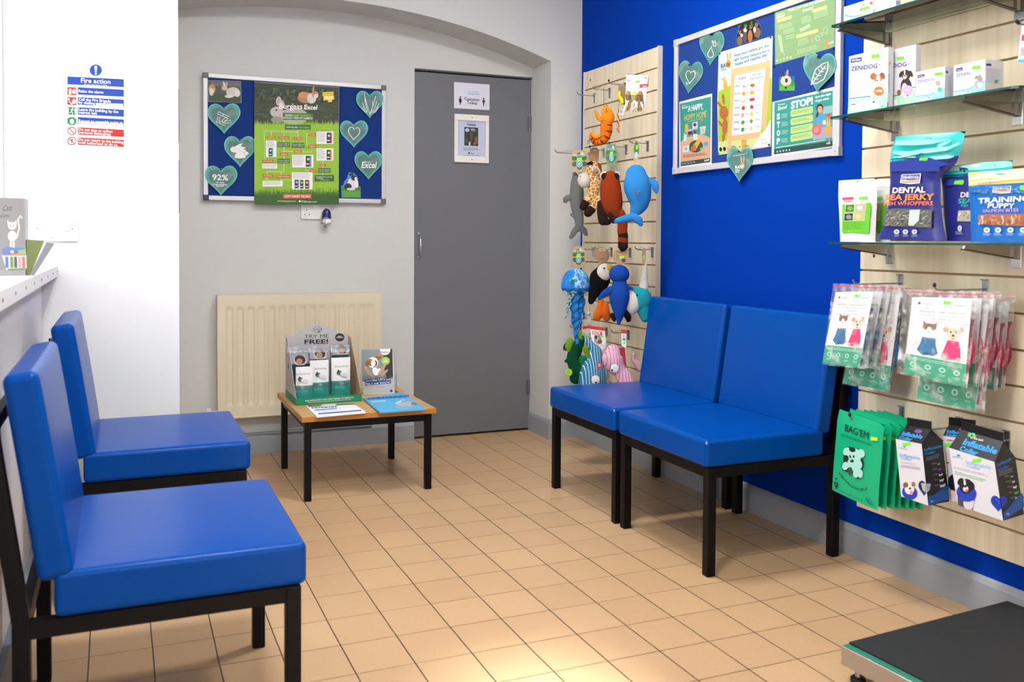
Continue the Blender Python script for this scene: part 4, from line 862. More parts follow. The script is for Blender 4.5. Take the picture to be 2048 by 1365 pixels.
# acrylic leaflet holder with leaflets
e0 = flatp(ZT).hit(540+1065/5.688, 620+968/5.688); e1 = flatp(ZT).hit(540+1435/5.688, 620+968/5.688)
O = Vector((e0[0], e0[1], ZT)); U_ = Vector((e1[0]-e0[0], e1[1]-e0[1], 0)); Wl = U_.length; U_.normalize(); Bk = Vector((-U_.y, U_.x, 0)); Vt = (Vector((0, 0, 1))+Bk*.16).normalized()
PLf = Plane(O+Bk*.012, U_, Vt); A = Art(PLf, K10, base=.0003)
A.poly([(1035, 455), (1390, 443), (1420, 962), (1062, 966)], ink('#e3e1e4')); A.poly([(1036, 456), (1391, 444), (1402, 775), (1380, 790), (1050, 820)], ink('#7f8a90'))
A.poly([(1290, 448), (1391, 444), (1400, 760), (1330, 790), (1290, 640)], ink('#2a2626')); A.ell(1205, 560, 80, 28, ink('#8b5a3c'), -.5); A.ell(1265, 505, 52, 24, ink('#b78365'), -.2)
A.ell(1170, 600, 62, 62, ink('#e9e4df')); A.ell(1140, 600, 36, 42, ink('#a5693a')); A.ell(1110, 610, 24, 34, ink('#8d5730'), .2); A.ell(1198, 610, 22, 34, ink('#6e4426')); A.ell(1175, 610, 26, 40, ink('#efebe6')); A.ell(1190, 657, 17, 13, INK); A.ell(1145, 625, 6, 6, INK); A.ell(1200, 700, 34, 50, ink('#efebe6'), -.3); A.ell(1245, 700, 20, 34, ink('#f4f1ee'))
for x, y, r in ((1105, 690, -.5), (1125, 710, -.6), (1145, 735, -.7), (1285, 665, .6), (1270, 690, .7), (1300, 720, .8)): A.ell(x, y, 16, 58, ink('#c08d6c'), r)
A.poly([(1248, 449), (1370, 445), (1366, 480), (1340, 510), (1300, 518), (1266, 500)], WHT); A.text('Petplan', 1264, 492, 1348, 488, 17, ink('#2b4a9c'), .02); A.ell(1315, 582, 49, 47, ink('#94bf2f')); A.text('SAVE UP TO', 1285, 568, 1345, 566, 9, WHT); A.text('10%', 1288, 600, 1342, 597, 24, WHT, .03)
A.poly([(1076, 795), (1318, 772), (1320, 806), (1078, 832)], ink('#1b3f96')); A.poly([(1078, 826), (1376, 800), (1376, 838), (1080, 865)], ink('#1b3f96')); A.text('Join ', 1085, 822, 1155, 815, 26, WHT, 0); A.text("the UK's", 1162, 814, 1312, 801, 26, WHT, .045); A.text('No.1 pet insurer', 1088, 858, 1370, 831, 26, WHT, .045)
A.ell(1379, 923, 15, 15, ink('#34579c')); A.scrib(1085, 876, 1330, 886, 1, GREY_, .3); A.scrib(1290, 925, 1355, 930, 1, ink('#7b97c9'), .4)
tl = root('leaflet_holder', O+U_*Wl/2, 'clear acrylic leaflet holder on the table with an upright puppy leaflet', 'leaflet holder')
lf = root('leaflet', PLf.at(A.m(1240, 966)), 'pet insurance leaflet with a puppy photo standing in the clear holder', 'leaflet')
mb = MB(); sheet(mb, A, [(1033, 455), (1392, 442), (1422, 964), (1060, 968)], ink('#e8e8ea'), .004); fuse(A, mb); put('leaflet_stack', mb, lf)
ACR = glass_mat('acrylic', '#fafcfc', .02)
a0, a1 = PLf.hit(540+1028/5.688, 620+968/5.688)[0], PLf.hit(540+1432/5.688, 620+968/5.688)[0]; hb_ = PLf.hit(540+1028/5.688, 620+450/5.688)[1]
def slab(u0, u1, v0, v1, n0, n1): return [PLf.at((u, v), n) for n in (n0, n1) for u, v in ((u0, v0), (u1, v0), (u1, v1), (u0, v1))]
put('back_plate', MB().hexa(slab(a0, a1, .002, hb_, -.0075, -.0055), ACR), tl); put('front_plate', MB().hexa(slab(a0, a1, .002, hb_*.42, .004, .006), ACR), tl)
for u in (a0-.002, a1): put('side_plate', MB().hexa(slab(u, u+.002, .002, hb_*.47, -.0075, .006), ACR), tl)
put('base_plate', MB().box(O.x, O.x+Wl+.02, O.y+.01, O.y+.085, ZT, ZT+.002, ACR), tl)

# flat leaflets and magazines
def flat_stack(name, quad, crop, z0, th, paper, label, cat, art, parts=None):
    Pz = flatp(z0+th); A = Art(Pz, crop, base=.0001, step=.00002); art(A); mb = MB(); sheet(mb, A, quad, paper, th); fuse(A, mb); return put(name, mb, label=label, cat=cat)
def art_leaf(A):
    A.poly([(415, 1088), (930, 1062), (985, 1078), (445, 1108)], ink('#59604a')); A.poly([(610, 1075), (760, 1068), (740, 1092), (560, 1105)], ink('#c9c9b8')); A.scrib(470, 1112, 780, 1128, 1, ink('#2b4a92'), .8, -.05)
    A.poly([(500, 1135), (975, 1098), (985, 1106), (508, 1146)], ink('#d5d9e6')); A.poly([(505, 1138), (760, 1120), (765, 1128), (512, 1148)], ink('#2b4a92')); A.scrib(540, 1152, 820, 1166, 2, ink('#8fa3cc'), .4, -.06); A.poly([(545, 1178), (1035, 1140), (1045, 1152), (555, 1192)], ink('#2b4a92'))
flat_stack('leaflet_pile', [(410, 1090), (935, 1058), (1088, 1162), (530, 1212)], K10, ZT, .006, ink('#e9eaee'), 'small pile of white and blue leaflets flat at the front of the table', 'leaflets', art_leaf)
def art_y(A): A.poly([(1200, 1000), (1500, 958), (1515, 985), (1230, 1010)], ink('#b8862a'))
flat_stack('magazine', [(1050, 1000), (1500, 955), (1640, 1080), (1215, 1140)], K10, ZT, .004, ink('#e8cf20'), 'yellow magazine flat on the table, mostly under the blue one', 'magazine', art_y)
def art_b(A):
    A.poly([(1090, 1010), (1545, 985), (1550, 1000), (1100, 1030)], ink('#3f78b8')); A.scrib(1110, 1002, 1600, 1026, 1, ink('#27569c'), .8, -.07)
    A.ell(1560, 1080, 140, 42, ink('#8aa0b0'), -.15); A.ell(1540, 1072, 90, 26, ink('#9fb4c2'), -.1); A.ell(1480, 1045, 60, 10, ink('#b9dbe9'), -.4); A.ell(1640, 1070, 40, 14, ink('#5e7080'), .2); A.poly([(1500, 1030), (1540, 1022), (1550, 1050), (1490, 1062)], ink('#8fa5b6')); A.scrib(1150, 1040, 1340, 1060, 2, ink('#d7ecf5'), .4, -.06)
flat_stack('magazine', [(1062, 1005), (1512, 940), (1775, 1128), (1250, 1166)], K10, ZT+.0045, .005, ink('#4fa8d6'), 'blue magazine with a sleeping cat cover on top of the yellow one', 'magazine', art_b)

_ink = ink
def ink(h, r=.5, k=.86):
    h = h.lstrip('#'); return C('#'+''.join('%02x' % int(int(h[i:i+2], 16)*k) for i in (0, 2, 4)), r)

# ================================================================== RIGHT NOTICE BOARD (on the blue wall)
PN = rightp(2.266)
noticeboard(PN, -3.517, -2.484, 1.356, 1.948, 'blue felt noticeboard on the blue wall with rabbit care posters and hearts', fw=.026, felt='#0b347c', caps='#b4b5b8')
K14 = (1430, 40, 4.875); K15 = (1340, 150, 5.935); K16 = (1540, 0, 4.2656)
SKY = ink('#cfe0ea'); BRB = ink('#b8693a'); SAND = ink('#e9bb80')
# happy home poster
A = Art(PN, K15, base=.0010)
A.poly([(120, 345), (490, 258), (478, 1035), (130, 1085)], TEAL)
A.poly([(125, 800), (200, 740), (380, 700), (478, 745), (476, 1000), (130, 1035)], ink('#dfae8c'))
A.text('Burgess', 150, 372, 200, 362, 12, WHT, .0); A.text('Excel', 146, 404, 212, 392, 26, WHT, .01, .2); A.text('A HAPPY,', 218, 436, 397, 404, 70, WHT, .015); A.text('HOPPY HOME', 172, 550, 437, 500, 74, ink('#e2c93d'), .015)
A.line([(215, 560), (280, 540), (365, 525)], 4, ink('#d9c9a8')); A.ell(382, 535, 14, 18, ink('#e07f3e'))
A.ell(200, 640, 20, 50, ink('#e6ac3c'), .2); A.ell(195, 605, 14, 20, ink('#eab94a')); A.ell(208, 585, 5, 18, ink('#e6ac3c'), .3)
A.poly([(268, 565), (330, 552), (332, 640), (268, 650)], ink('#d3d3dc')); A.poly([(205, 650), (268, 642), (268, 715), (205, 720)], ink('#c3c3cf')); A.poly([(212, 672), (268, 664), (268, 708), (215, 716)], ink('#5c2e3c')); A.ell(298, 592, 18, 20, ink('#5c2e3c')); A.ell(300, 685, 15, 24, ink('#5c2e3c')); A.poly([(170, 690), (205, 715), (200, 790), (160, 790)], ink('#d8dae2')); A.poly([(280, 700), (330, 700), (330, 770), (280, 775)], ink('#d8dae2'))
A.poly([(358, 620), (430, 602), (418, 695), (364, 702)], ink('#cfd9d0')); A.poly([(358, 612), (430, 598), (430, 606), (358, 622)], ink('#d8705a'))
for x in (372, 388, 404): A.line([(x, 635), (x, 688)], 4, ink('#3f8f6c'))
A.ell(310, 850, 85, 72, ink('#2c5c46'), -.3); A.poly([(255, 860), (340, 760), (375, 780), (300, 905)], ink('#e3b23a')); A.ell(280, 870, 28, 42, ink('#c96a45'), .5); A.poly([(150, 850), (236, 835), (225, 915), (150, 922)], ink('#d8dfe6')); A.ell(190, 875, 22, 16, ink('#8fb7d6')); A.poly([(405, 800), (455, 792), (452, 840), (405, 842)], ink('#5ea6cf')); A.ell(380, 880, 22, 16, ink('#8fbf7a'))
A.scrib(160, 955, 440, 990, 2, ink('#7a4c3c'), .4, -.12); A.poly([(130, 1035), (480, 985), (478, 1035), (130, 1085)], ink('#2b4c47')); A.text('RAW', 412, 1030, 470, 1020, 24, WHT, .02)
for x in (150, 185, 218, 255, 290): A.ell(x, 1055-(x-150)*.14, 11, 11, ink('#8fa5a0'))
printed('poster', A, [(112, 320), (502, 220), (496, 1062), (112, 1115)], ink('#e6e6e6'), label='small teal poster with a toy house drawing, lower left of its board', cat='poster')
# big easel poster
A = Art(PN, K14, base=.0012)
OUT = [(38, 320), (565, 155), (556, 700), (548, 1235), (33, 1318), (25, 800)]
A.poly([(38, 322), (563, 158), (558, 600), (33, 640)], SKY); A.poly([(33, 700), (150, 640), (556, 560), (548, 1232), (33, 1316)], ink('#a9cc3a')); A.poly([(33, 1190), (548, 1080), (548, 1232), (33, 1316)], ink('#d3dd9a'))
for x, y in ((85, 600), (110, 560), (480, 250), (350, 430)): A.ell(x, y, 45, 18, ink('#e6eef2'), -.2)
A.text('Have your rabbits got the', 190, 362, 526, 258, 26, INK, .01); A.text('right ', 185, 406, 238, 388, 24, INK, .01); A.text('bunny balance', 250, 388, 455, 330, 26, ink('#1f8a66'), .02); A.text(' for a', 462, 328, 530, 305, 24, INK, .01); A.text('happy and healthy life?', 200, 445, 513, 352, 26, INK, .01)
A.ell(133, 428, 23, 42, ink('#e3a82f')); A.ell(124, 350, 6, 38, ink('#e3a82f'), -.12); A.ell(150, 350, 6, 36, ink('#e3a82f'), .1); A.text('RAW', 60, 475, 152, 453, 44, INK, .02); A.scrib(62, 484, 125, 502, 2, INK, .4, -.2)
A.ell(104, 640, 20, 46, ink('#e2ae30')); A.ell(104, 610, 18, 20, ink('#e6b93c')); A.ell(80, 582, 7, 22, ink('#e2ae30'), -1.0); A.ell(95, 570, 6, 22, ink('#e2ae30'), -.3)
A.poly([(167, 480), (200, 478), (160, 1290), (118, 1298)], SAND); A.poly([(503, 398), (548, 392), (500, 1060), (452, 1065)], SAND); A.poly([(165, 480), (548, 396), (545, 455), (165, 540)], ink('#eec48c')); A.poly([(125, 1130), (455, 1095), (420, 1150), (118, 1185)], SAND); A.poly([(262, 1170), (312, 1165), (312, 1270), (262, 1276)], ink('#d8a24e'))
A.line([(200, 540), (495, 480)], 3, ink('#a87a44')); A.poly([(195, 545), (492, 482), (448, 1092), (165, 1128)], ink('#e9ebee')); A.line([(172, 1118), (430, 1082)], 2, GREY_)
A.text('Rabbit', 236, 588, 305, 572, 30, INK, .0); A.text('Human', 368, 552, 452, 535, 28, ink('#2f7a5c'), .0); A.text('Equivalent', 345, 590, 475, 562, 28, ink('#2f7a5c'), .0)
for i, (c1, c2) in enumerate((('#e2672f', '#d8932f'), ('#e0a04a', '#d8b52f'), ('#e3c22f', '#cf3c2c'), ('#d8382f', '#c9304a'), ('#d8b084', '#e6d22f'), ('#4aa04a', '#6aa83a'), ('#3f9a4f', '#e6c9a8'))):
    y = 650+i*69+ (i*1 if i else 0); xo = -i*2
    A.scrib(215+xo-20, y-8, 258+xo, y+14, 2, INK, .35, -.1, seed=i)
    if i == 0: A.poly([(268, y-14), (314, y+8), (280, y+6)], ink(c1))
    elif i == 2: A.line([(262+xo, y), (280+xo, y+14), (304+xo, y-4)], 12, ink(c1))
    elif i == 4: A.poly([(268+xo, y-18), (298+xo, y-22), (294+xo, y+20), (266+xo, y+22)], ink(c1))
    else: A.ell(286+xo, y, 16, 20, ink(c1), .3)
    if i == 3: A.ell(284, y-16, 8, 8, ink('#3f9a3f'))
    A.text('=', 312+xo, y-4, 326+xo, y-6, 10, INK, .02)
    if i == 2: A.poly([(342, y-25), (390, y-32), (388, y-2), (342, y+4)], ink(c2))
    else: A.ell(368-i*2, y-12, 22 if i < 3 else 15, 20, ink(c2))
    if i == 0: A.ell(372, y-12, 22, 6, ink('#8f3b22'))
    A.scrib(404-i, y-32, 452-i, y-14, 2, ink('#5f9a8a'), .35, -.1, seed=i+9)
A.ell(90, 905, 42, 68, BRB); A.ell(86, 772, 13, 52, BRB, -.12); A.ell(52, 830, 13, 48, BRB, -.65); A.ell(100, 1040, 26, 80, BRB, .05); A.ell(60, 1015, 13, 42, BRB, -.7); A.ell(88, 1140, 14, 50, BRB, .15); A.ell(76, 905, 4, 4, INK); A.ell(112, 900, 4, 4, INK); A.line([(88, 930), (98, 938), (110, 930)], 4, ink('#5a2a18'))
A.ell(60, 1262, 14, 20, INK); A.ell(97, 1258, 14, 20, INK); A.ring(186, 1243, 16, 12, 4, INK); A.ell(246, 1238, 5, 7, INK); A.scrib(120, 1250, 150, 1256, 1, INK, .4); A.scrib(285, 1225, 350, 1240, 2, INK, .3)
A.poly([(550, 970), (548, 1232), (365, 1250), (430, 1160), (500, 1060)], ink('#e4e5e8')); A.text('Burgess', 455, 1178, 512, 1170, 20, GREY_, -.01); A.text('Excel', 458, 1218, 514, 1208, 26, GREY_, 0, .2)
A.line([(30, 780), (180, 765), (556, 690)], 2.5, ink('#c9c9b4'))
po = printed('poster', A, OUT, ink('#e8e8e8'), label='large poster of an easel chart with a brown rabbit, middle of the board', cat='poster')
for q in ((55, 330), (549, 168), (41, 1300), (538, 1218)): pin(PN, A.m(*q), po, n=.006)
# oval photo of four rabbits
A = Art(PN, K14, base=.0010)
ov = [(203, 250), (205, 190), (222, 100), (262, 30), (320, -8), (380, -14), (430, 20), (458, 80), (462, 150), (458, 178), (330, 215)]
A.poly([(208, 244), (210, 190), (228, 102), (266, 36), (322, 0), (378, -6), (425, 24), (450, 80), (455, 150), (452, 172), (330, 208)], ink('#1d1a18'))
for x, y, a_, b_, c_ in ((242, 205, 28, 46, '#7d6554'), (292, 165, 22, 56, '#5c4d4c'), (345, 160, 22, 62, '#b8713c'), (415, 125, 34, 52, '#7a5f52'), (296, 100, 18, 20, '#cfc8c4'), (388, 95, 12, 30, '#d5cfcb'), (262, 150, 12, 18, '#d5cfcb')): A.ell(x, y, a_, b_, ink(c_))
for x, y, r in ((236, 118, -.3), (250, 122, .2), (294, 60, 0), (306, 60, .2), (345, 70, 0), (362, 65, .3), (400, 45, .1), (415, 48, .3)): A.ell(x, y, 6, 24, ink('#a5795c'), r)
for k in range(16): A.ell(300+70*math.sin(k*2.1), 40+24*math.cos(k*1.3), 12, 8, ink(random.choice(['#2f7a34', '#3f9a44', '#256028'])), k)
printed('photo_print', A, ov, ink('#2d5f9c'), label='rounded photo of four rabbits from behind, above the easel poster', cat='photo')
# treats poster
A = Art(PN, K16, base=.0010); LG = ink('#8fb37c'); PY = ink('#d6d98a')
A.poly([(45, 105), (560, -45), (552, 400), (47, 552)], LG)
for k in range(7): y = 150+k*58; A.line([(48, y), (555, y-150)], 2, ink('#7ea46c'))
A.text('Make your own enrichment', 160, 102, 470, 5, 26, WHT, .0); A.text('treats!', 280, 105, 370, 78, 30, WHT, .0); A.text('Burgess', 60, 130, 115, 114, 12, WHT, 0); A.text('Excel', 58, 160, 124, 140, 28, WHT, .005, .2)
for x0, y0, x1, y1 in ((62, 165, 186, 130), (364, 82, 486, 44), (226, 300, 412, 245)): A.poly([(x0, y0), (x1, y1), (x1, y1+30), (x0, y0+30)], PY)
for q in ((75, 215, 200, 262, 5), (115, 260, 220, 300, 4), (270, 150, 360, 210, 5), (375, 105, 500, 170, 6), (240, 340, 340, 400, 5), (235, 430, 420, 470, 3), (140, 310, 215, 350, 2)): A.scrib(*q[:4], q[4], ink('#c4dab6'), .35, -.28)
A.line([(75, 305), (90, 300), (112, 440), (100, 450), (75, 305)], 10, ink('#c4dab6')); A.line([(112, 440), (128, 478)], 4, ink('#c4dab6')); A.line([(258, 262), (345, 215)], 28, ink('#b9d0ac')); A.ring(475, 262, 18, 26, 4, ink('#c9dcbc')); A.ring(408, 325, 16, 22, 5, ink('#c9dcbc')); A.ell(362, 345, 15, 22, ink('#b9a98c')); A.ring(445, 295, 10, 16, 4, ink('#c9dcbc'))
A.ell(488, 365, 15, 26, ink('#e0954a')); A.ell(498, 395, 12, 12, ink('#d98c50')); A.text('RAW', 500, 380, 548, 366, 18, WHT, .01)
for k in range(5): A.ell(60+k*30, 520-k*8, 7, 9, ink('#c9dcbc'))
po = printed('poster', A, [(38, 105), (45, 103), (562, -48), (556, 404), (44, 556)], ink('#4a79a0'), label='light green treat making poster at the top right of the board', cat='poster')
for q in ((36, 108), (40, 562), (550, 412)): pin(PN, A.m(*q), po, '#123a86', n=.005)
# little rabbit photo
A = Art(PN, K16, base=.0010); grass(A, 80, 214, 700, 40, 776, ink('#3f8f3a'), 4, 24); A.ell(138, 690, 46, 46, ink('#d9c7ae')); A.ell(140, 685, 22, 30, ink('#efe6da')); A.ell(142, 688, 12, 20, ink('#2c2626')); A.ell(116, 632, 9, 26, ink('#3a3230'), -.3); A.ell(150, 620, 8, 26, ink('#b9a08c'), .15); A.ell(128, 672, 4, 4, INK); A.ell(156, 670, 4, 4, INK); grass(A, 84, 214, 740, 26, 774, ink('#5db04a'), 8, 24)
po = printed('photo_print', A, [(76, 660), (108, 650), (104, 600), (130, 622), (150, 594), (166, 600), (170, 648), (214, 650), (216, 750), (78, 780)], ink('#2d5f9c'), label='small cut-out photo of a rabbit in grass beside the leaf heart', cat='photo')
pin(PN, A.m(141, 746), po, n=.005)
# STOP poster
A = Art(PN, K16, base=.0010)
A.poly([(40, 875), (538, 772), (535, 1248), (36, 1320)], TEAL)
A.text('STOP!', 180, 930, 368, 886, 62, WHT, .04); A.text('spot the signs', 388, 838, 523, 808, 18, WHT, .02); A.text('of gut stasis', 388, 872, 506, 846, 18, WHT, .02); A.text('Burgess', 72, 900, 130, 890, 12, WHT, 0); A.text('Excel', 70, 942, 142, 925, 30, WHT, .01, .2)
for i, ch_ in enumerate('STOP'):
    y = 1020+i*70; A.text(ch_, 60, y, 88, y-5, 48, WHT, .04); A.scrib(100, y-45, 160, y-5, 3, ink('#b9dbd6'), .4, -.12, seed=i)
    y0 = (948, 1020, 1092, 1160)[i]; A.poly([(178, y0), (186, y0-8), (360, y0-42), (369, y0-32), (368, y0+10), (360, y0+20), (186, y0+52), (178, y0+44)], ink('#b9d98a')); A.scrib(192, y0+8, 356, y0+34, 3, ink('#5c7a4a'), .3, -.2, seed=i+4)
A.poly([(370, 940), (537, 905), (536, 1150), (365, 1185)], ink('#58a39c')); A.poly([(450, 915), (538, 898), (538, 960), (455, 975)], ink('#8fc0bc')); A.poly([(480, 975), (520, 968), (520, 1005), (482, 1010)], ink('#c9506a'))
A.ell(428, 925, 30, 40, ink('#3b2a3c')); A.ell(430, 935, 21, 30, ink('#d9a688')); A.ell(406, 985, 10, 32, ink('#3b2a3c'), .2); A.poly([(395, 1010), (430, 975), (475, 995), (490, 1100), (390, 1100)], ink('#4aa3d6')); A.line([(420, 930), (444, 926)], 3, INK)
A.poly([(365, 1090), (537, 1080), (536, 1175), (370, 1200)], ink('#a9a9bd')); A.ell(402, 1110, 40, 46, ink('#d9606a')); A.ell(425, 1085, 22, 40, ink('#c9805c')); A.ell(395, 1110, 22, 28, ink('#e88a90')); A.ell(500, 1105, 24, 48, ink('#eaa53a')); A.ell(500, 1055, 20, 22, ink('#eeb04a')); A.ell(494, 1020, 6, 26, ink('#eaa53a'), -.2); A.ell(514, 1015, 6, 28, ink('#eaa53a'), .2); A.ell(465, 1045, 14, 20, ink('#e8e8ee'))
A.line([(55, 1262), (480, 1192)], 4, WHT); A.poly([(38, 1275), (536, 1202), (535, 1248), (36, 1318)], ink('#234f48')); A.ell(510, 1220, 10, 12, ink('#e0954a')); A.ell(510, 1195, 3, 14, ink('#d9a87c')); A.text('RAW', 484, 1232, 516, 1227, 14, WHT, .01)
for k in range(5): A.ell(65+k*26, 1295-k*4, 7, 9, ink('#b9cfca'))
po = printed('poster', A, [(22, 872), (562, 738), (556, 1255), (16, 1342)], ink('#dfe3e4'), label='teal poster headed STOP with a vet drawing, lower right of the board', cat='poster')
# hearts
def h_drops(A):
    for x, y, r in ((362, 315, 11), (348, 300, 0), (333, 380, 21)):
        if r: A.line([(x+r*math.cos(t), y+r*1.15*math.sin(t)+r*.5) for t in [(-.9+2*math.pi*.0)+k*(math.pi*2-1.35)/14 for k in range(15)]][0:15]+[(x+r*.3, y-r*2.2), (x+r*.6, y-r*.3)], 4, WHT)
    A.ell(346, 300, 5, 9, WHT)
def h_heart2(A):
    q = heart_pts(186, 556, 66, 96, tilt=.12); A.line(q[2:]+q[:1], 4, WHT); A.line([(206, 508), (224, 510), (224, 535)], 3, WHT); A.line([(155, 600), (165, 612)], 3, WHT); A.line([(155, 590), (172, 604)], 3, WHT)
def h_leaf(A):
    A.line([(1068, 612), (1080, 560), (1100, 500), (1150, 462), (1190, 446), (1185, 510), (1160, 570), (1110, 600), (1075, 602)], 6, WHT); A.line([(1068, 612), (1120, 540), (1170, 475)], 5, WHT)
    for x, y in ((1098, 572), (1115, 548), (1135, 520), (1152, 498)): A.line([(x-16, y-22), (x, y), (x+26, y-4)], 4, WHT)
def h_raw(A):
    A.text('Proud supporters of', 506, 1126, 608, 1108, 9, WHT, .0); A.ell(574, 1192, 15, 26, ink('#d99a66')); A.ell(566, 1148, 5, 24, ink('#d99a66'), -.1); A.ell(584, 1146, 5, 24, ink('#d99a66'), .1); A.text('RAW', 522, 1216, 584, 1208, 24, WHT, .02); A.scrib(522, 1222, 556, 1250, 3, WHT, .4, -.15)
for x, y, w_, h_, lb, fn, tl in ((186, 555, 176, 246, 'heart shaped card with a beating heart drawing, upper left of the board', h_heart2, .10),
      (338, 345, 180, 262, 'heart shaped card with white water drops, top left of the board', h_drops, .08),
      (1124, 520, 238, 300, 'heart shaped card with a white leaf drawing, right side of the board', h_leaf, .10),
      (554, 1182, 190, 262, 'heart shaped card with a rabbit ear logo hanging below the board frame', h_raw, .04)):
    heart_card(PN, K3, x, y, w_, h_, lb, fn, n=.0105 if y > 1000 or y in (520,) else .0025, tilt=tl, group=None)

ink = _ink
# ================================================================== SLATWALL PANELS
MAPLE = wood_mat('maple_melamine', '#d3c5a8', '#e3d6bc', 2, .55, .38); MEDGE = C('#c9ad82', .6); GRV = C('#a88a5c', .7)
def slatwall(y0, y1, z0, z1, grooves, label):
    t = root('slatwall_panel', (2.26, (y0+y1)/2, z0), label, 'slatwall')
    mb = MB(); xb = XW-.0005; xf = 2.257; xg = 2.267; hw = .0032
    zs = [z0]+[g for g in grooves if z0 < g < z1]+[z1]
    mb.box(xg, xb, y0, y1, z0, z1, GRV)
    for a, b in zip(zs[:-1], zs[1:]):
        mb.box(xf, xg+.0002, y0, y1, a+(hw if a != z0 else 0), b-(hw if b != z1 else 0), MAPLE)
    put('slatted_board', mb, t, bev=.0012, seg=1)
    return t
tR = slatwall(-.4, 2.376, .178, 2.55, [.267+.1*k for k in range(24)], 'pale maple slatwall panel at the right end of the blue wall, with shelves and bags')
tL = slatwall(3.645, 4.372, .17, 1.945, [.245+.1003*k for k in range(17)], 'tall pale maple slatwall panel beside the recess, hung with plush toys')
put('edge_trim', MB().box(2.252, XW-.0005, 3.636, 3.645, .17, 1.947, C('#cfc3ae', .4)), tL); put('edge_trim', MB().box(2.252, XW-.0005, 4.372, 4.378, .17, 1.947, C('#d8d0c2', .4)), tL)
SCR = C('#55524e', .4, .6); A = Art(rightp(2.2565), None)
def wscrew(px, py, par):
    q = rightp(2.2568).hit(px, py); put('screw', MB().lathe(rightp(2.2568).at(q, .0), [(0, -.001), (.005, -.001), (.006, .0), (0, .0)], SCR, 10, 'X'), par)
wscrew(1181, 160, tL); wscrew(1748, 512, tR)

# ================================================================== HOOKS
HOOK = C('#a9aaad', .25, .9, name='zinc_steel'); RUB = C('#151515', .6)
HXF = 2.257
def hook(base, tip, crop, label, rubber=False, plate=(.022, .05), price=False, up=.008):
    """base and tip are read in the photograph: the arm leaves the slatted face there and runs straight out into the room"""
    ox, oy, k = crop; q = rightp(HXF).hit(ox+base[0]/k, oy+base[1]/k); B_ = Vector((HXF, -q[0], q[1])); tx = ox+tip[0]/k
    lo, hi = 1.7, HXF
    for _ in range(40):
        m_ = (lo+hi)/2
        if proj((m_, B_.y, B_.z))[0] > tx: hi = m_
        else: lo = m_
    L_ = min(.30, max(.05, HXF-lo)); t = root('display_hook', B_-Vector((0, 0, plate[1]*.5)), label, 'hook')
    put('back_plate', MB().box(HXF-.003, HXF, B_.y-plate[0]/2, B_.y+plate[0]/2, B_.z-plate[1]*.75, B_.z+up, HOOK).box(HXF-.012, HXF, B_.y-plate[0]/2, B_.y+plate[0]/2, B_.z+up, B_.z+up+.003, HOOK), t, bev=.0008, seg=1)
    put('arm', MB().tube([B_+Vector((-.003, 0, 0)), B_+Vector((-L_+.02, 0, -.001)), B_+Vector((-L_+.006, 0, .003)), B_+Vector((-L_, 0, .014))], .0026, HOOK, 8), t)
    if rubber: put('rubber_tip', MB().ball(B_+Vector((-L_, 0, .015)), (.005, .005, .0065), RUB, nu=10, nv=6), t)
    return t, B_, L_

# ================================================================== PLUSH TOYS
def camplane(X, Y, tilt=0):
    d = Vector((-X, -Y, 0)).normalized(); U = Vector((0, 0, 1)).cross(d); return Plane((X, Y, 0), U, (0, 0, 1))
TOYS = []
class Toy:
    def __init__(s, P, crop, label, cat='plush toy', name='plush_toy', at=(0, 0)):
        if not isinstance(P, Plane):
            q_ = rightp(P).hit(crop[0]+at[0]/crop[2], crop[1]+at[1]/crop[2]); P = camplane(P, -q_[0])
        s.P = P; s.crop = crop; s.k = crop[2]; a = s.h(*at); s.t = root(name, P.at(a), label, cat) if name else T.t; s.mb = None
        TOYS.append(s) if name else None
    def h(s, x, y): return s.P.hit(s.crop[0]+x/s.k, s.crop[1]+y/s.k)
    def w(s, x, y, n=0): return s.P.at(s.h(x, y), n)
    def r(s, x, y, r_): return (s.h(x+r_, y)-s.h(x-r_, y)).length/2
    def new(s): s.mb = MB(); return s
    def limb(s, pts, mat, flat=.7, n=0, rough=.0, sub=5):
        P_ = []
        for p in pts:
            v = s.w(p[0], p[1], n+(p[3] if len(p) > 3 else 0)); P_.append((v.x, v.y, v.z, s.r(p[0], p[1], p[2])))
        s.mb.limb(P_, mat, flat=flat, ax=s.P.N, sub=sub, rough=rough); return s
    def ball(s, x, y, rx, ry, mat, rot=0, n=0, deep=.6, rough=0):
        a, b = s.r(x, y, rx), s.r(x, y, ry); c, q = math.cos(rot), math.sin(rot)
        X_ = s.P.U*c-s.P.V*q; Y_ = s.P.U*q+s.P.V*c; R_ = Matrix((X_, s.P.N, Y_)).transposed()
        s.mb.ball(s.w(x, y, n), (a, (a+b)/2*deep, b), mat, rot=R_, rough=rough); return s
    def cord(s, pts, w_, mat, n=0, name='cord'):
        put(name, MB().tube([s.w(x, y, n) for x, y in pts], w_, mat, 6), s.t); return s
    def put(s, name, **k): o = put(name, s.mb, s.t, **k); return o
    def card(s, pts, draw, paper='#a98a68', n=.0, name='header_card'):
        A = Art(s.P, s.crop, base=n, step=.00002); draw(A); mb = MB(); sheet(mb, A, pts, ink(paper), .0012); fuse(A, mb); put(name, mb, s.t); return s
def FUR(h, b=.5):
    h = h.lstrip('#'); h = '#'+''.join('%02x' % int(int(h[i:i+2], 16)*.9) for i in (0, 2, 4))
    return C(h, .95, bump=b, bscale=180, sheen=.0, spec=.15)
KR = '#a48662'; LGS = ink('#6fe02a')
def hexcard(x, y, w_, h_):
    return [(x-w_*.28, y-h_/2), (x+w_*.28, y-h_/2), (x+w_/2, y), (x+w_*.28, y+h_/2), (x-w_*.28, y+h_/2), (x-w_/2, y)]
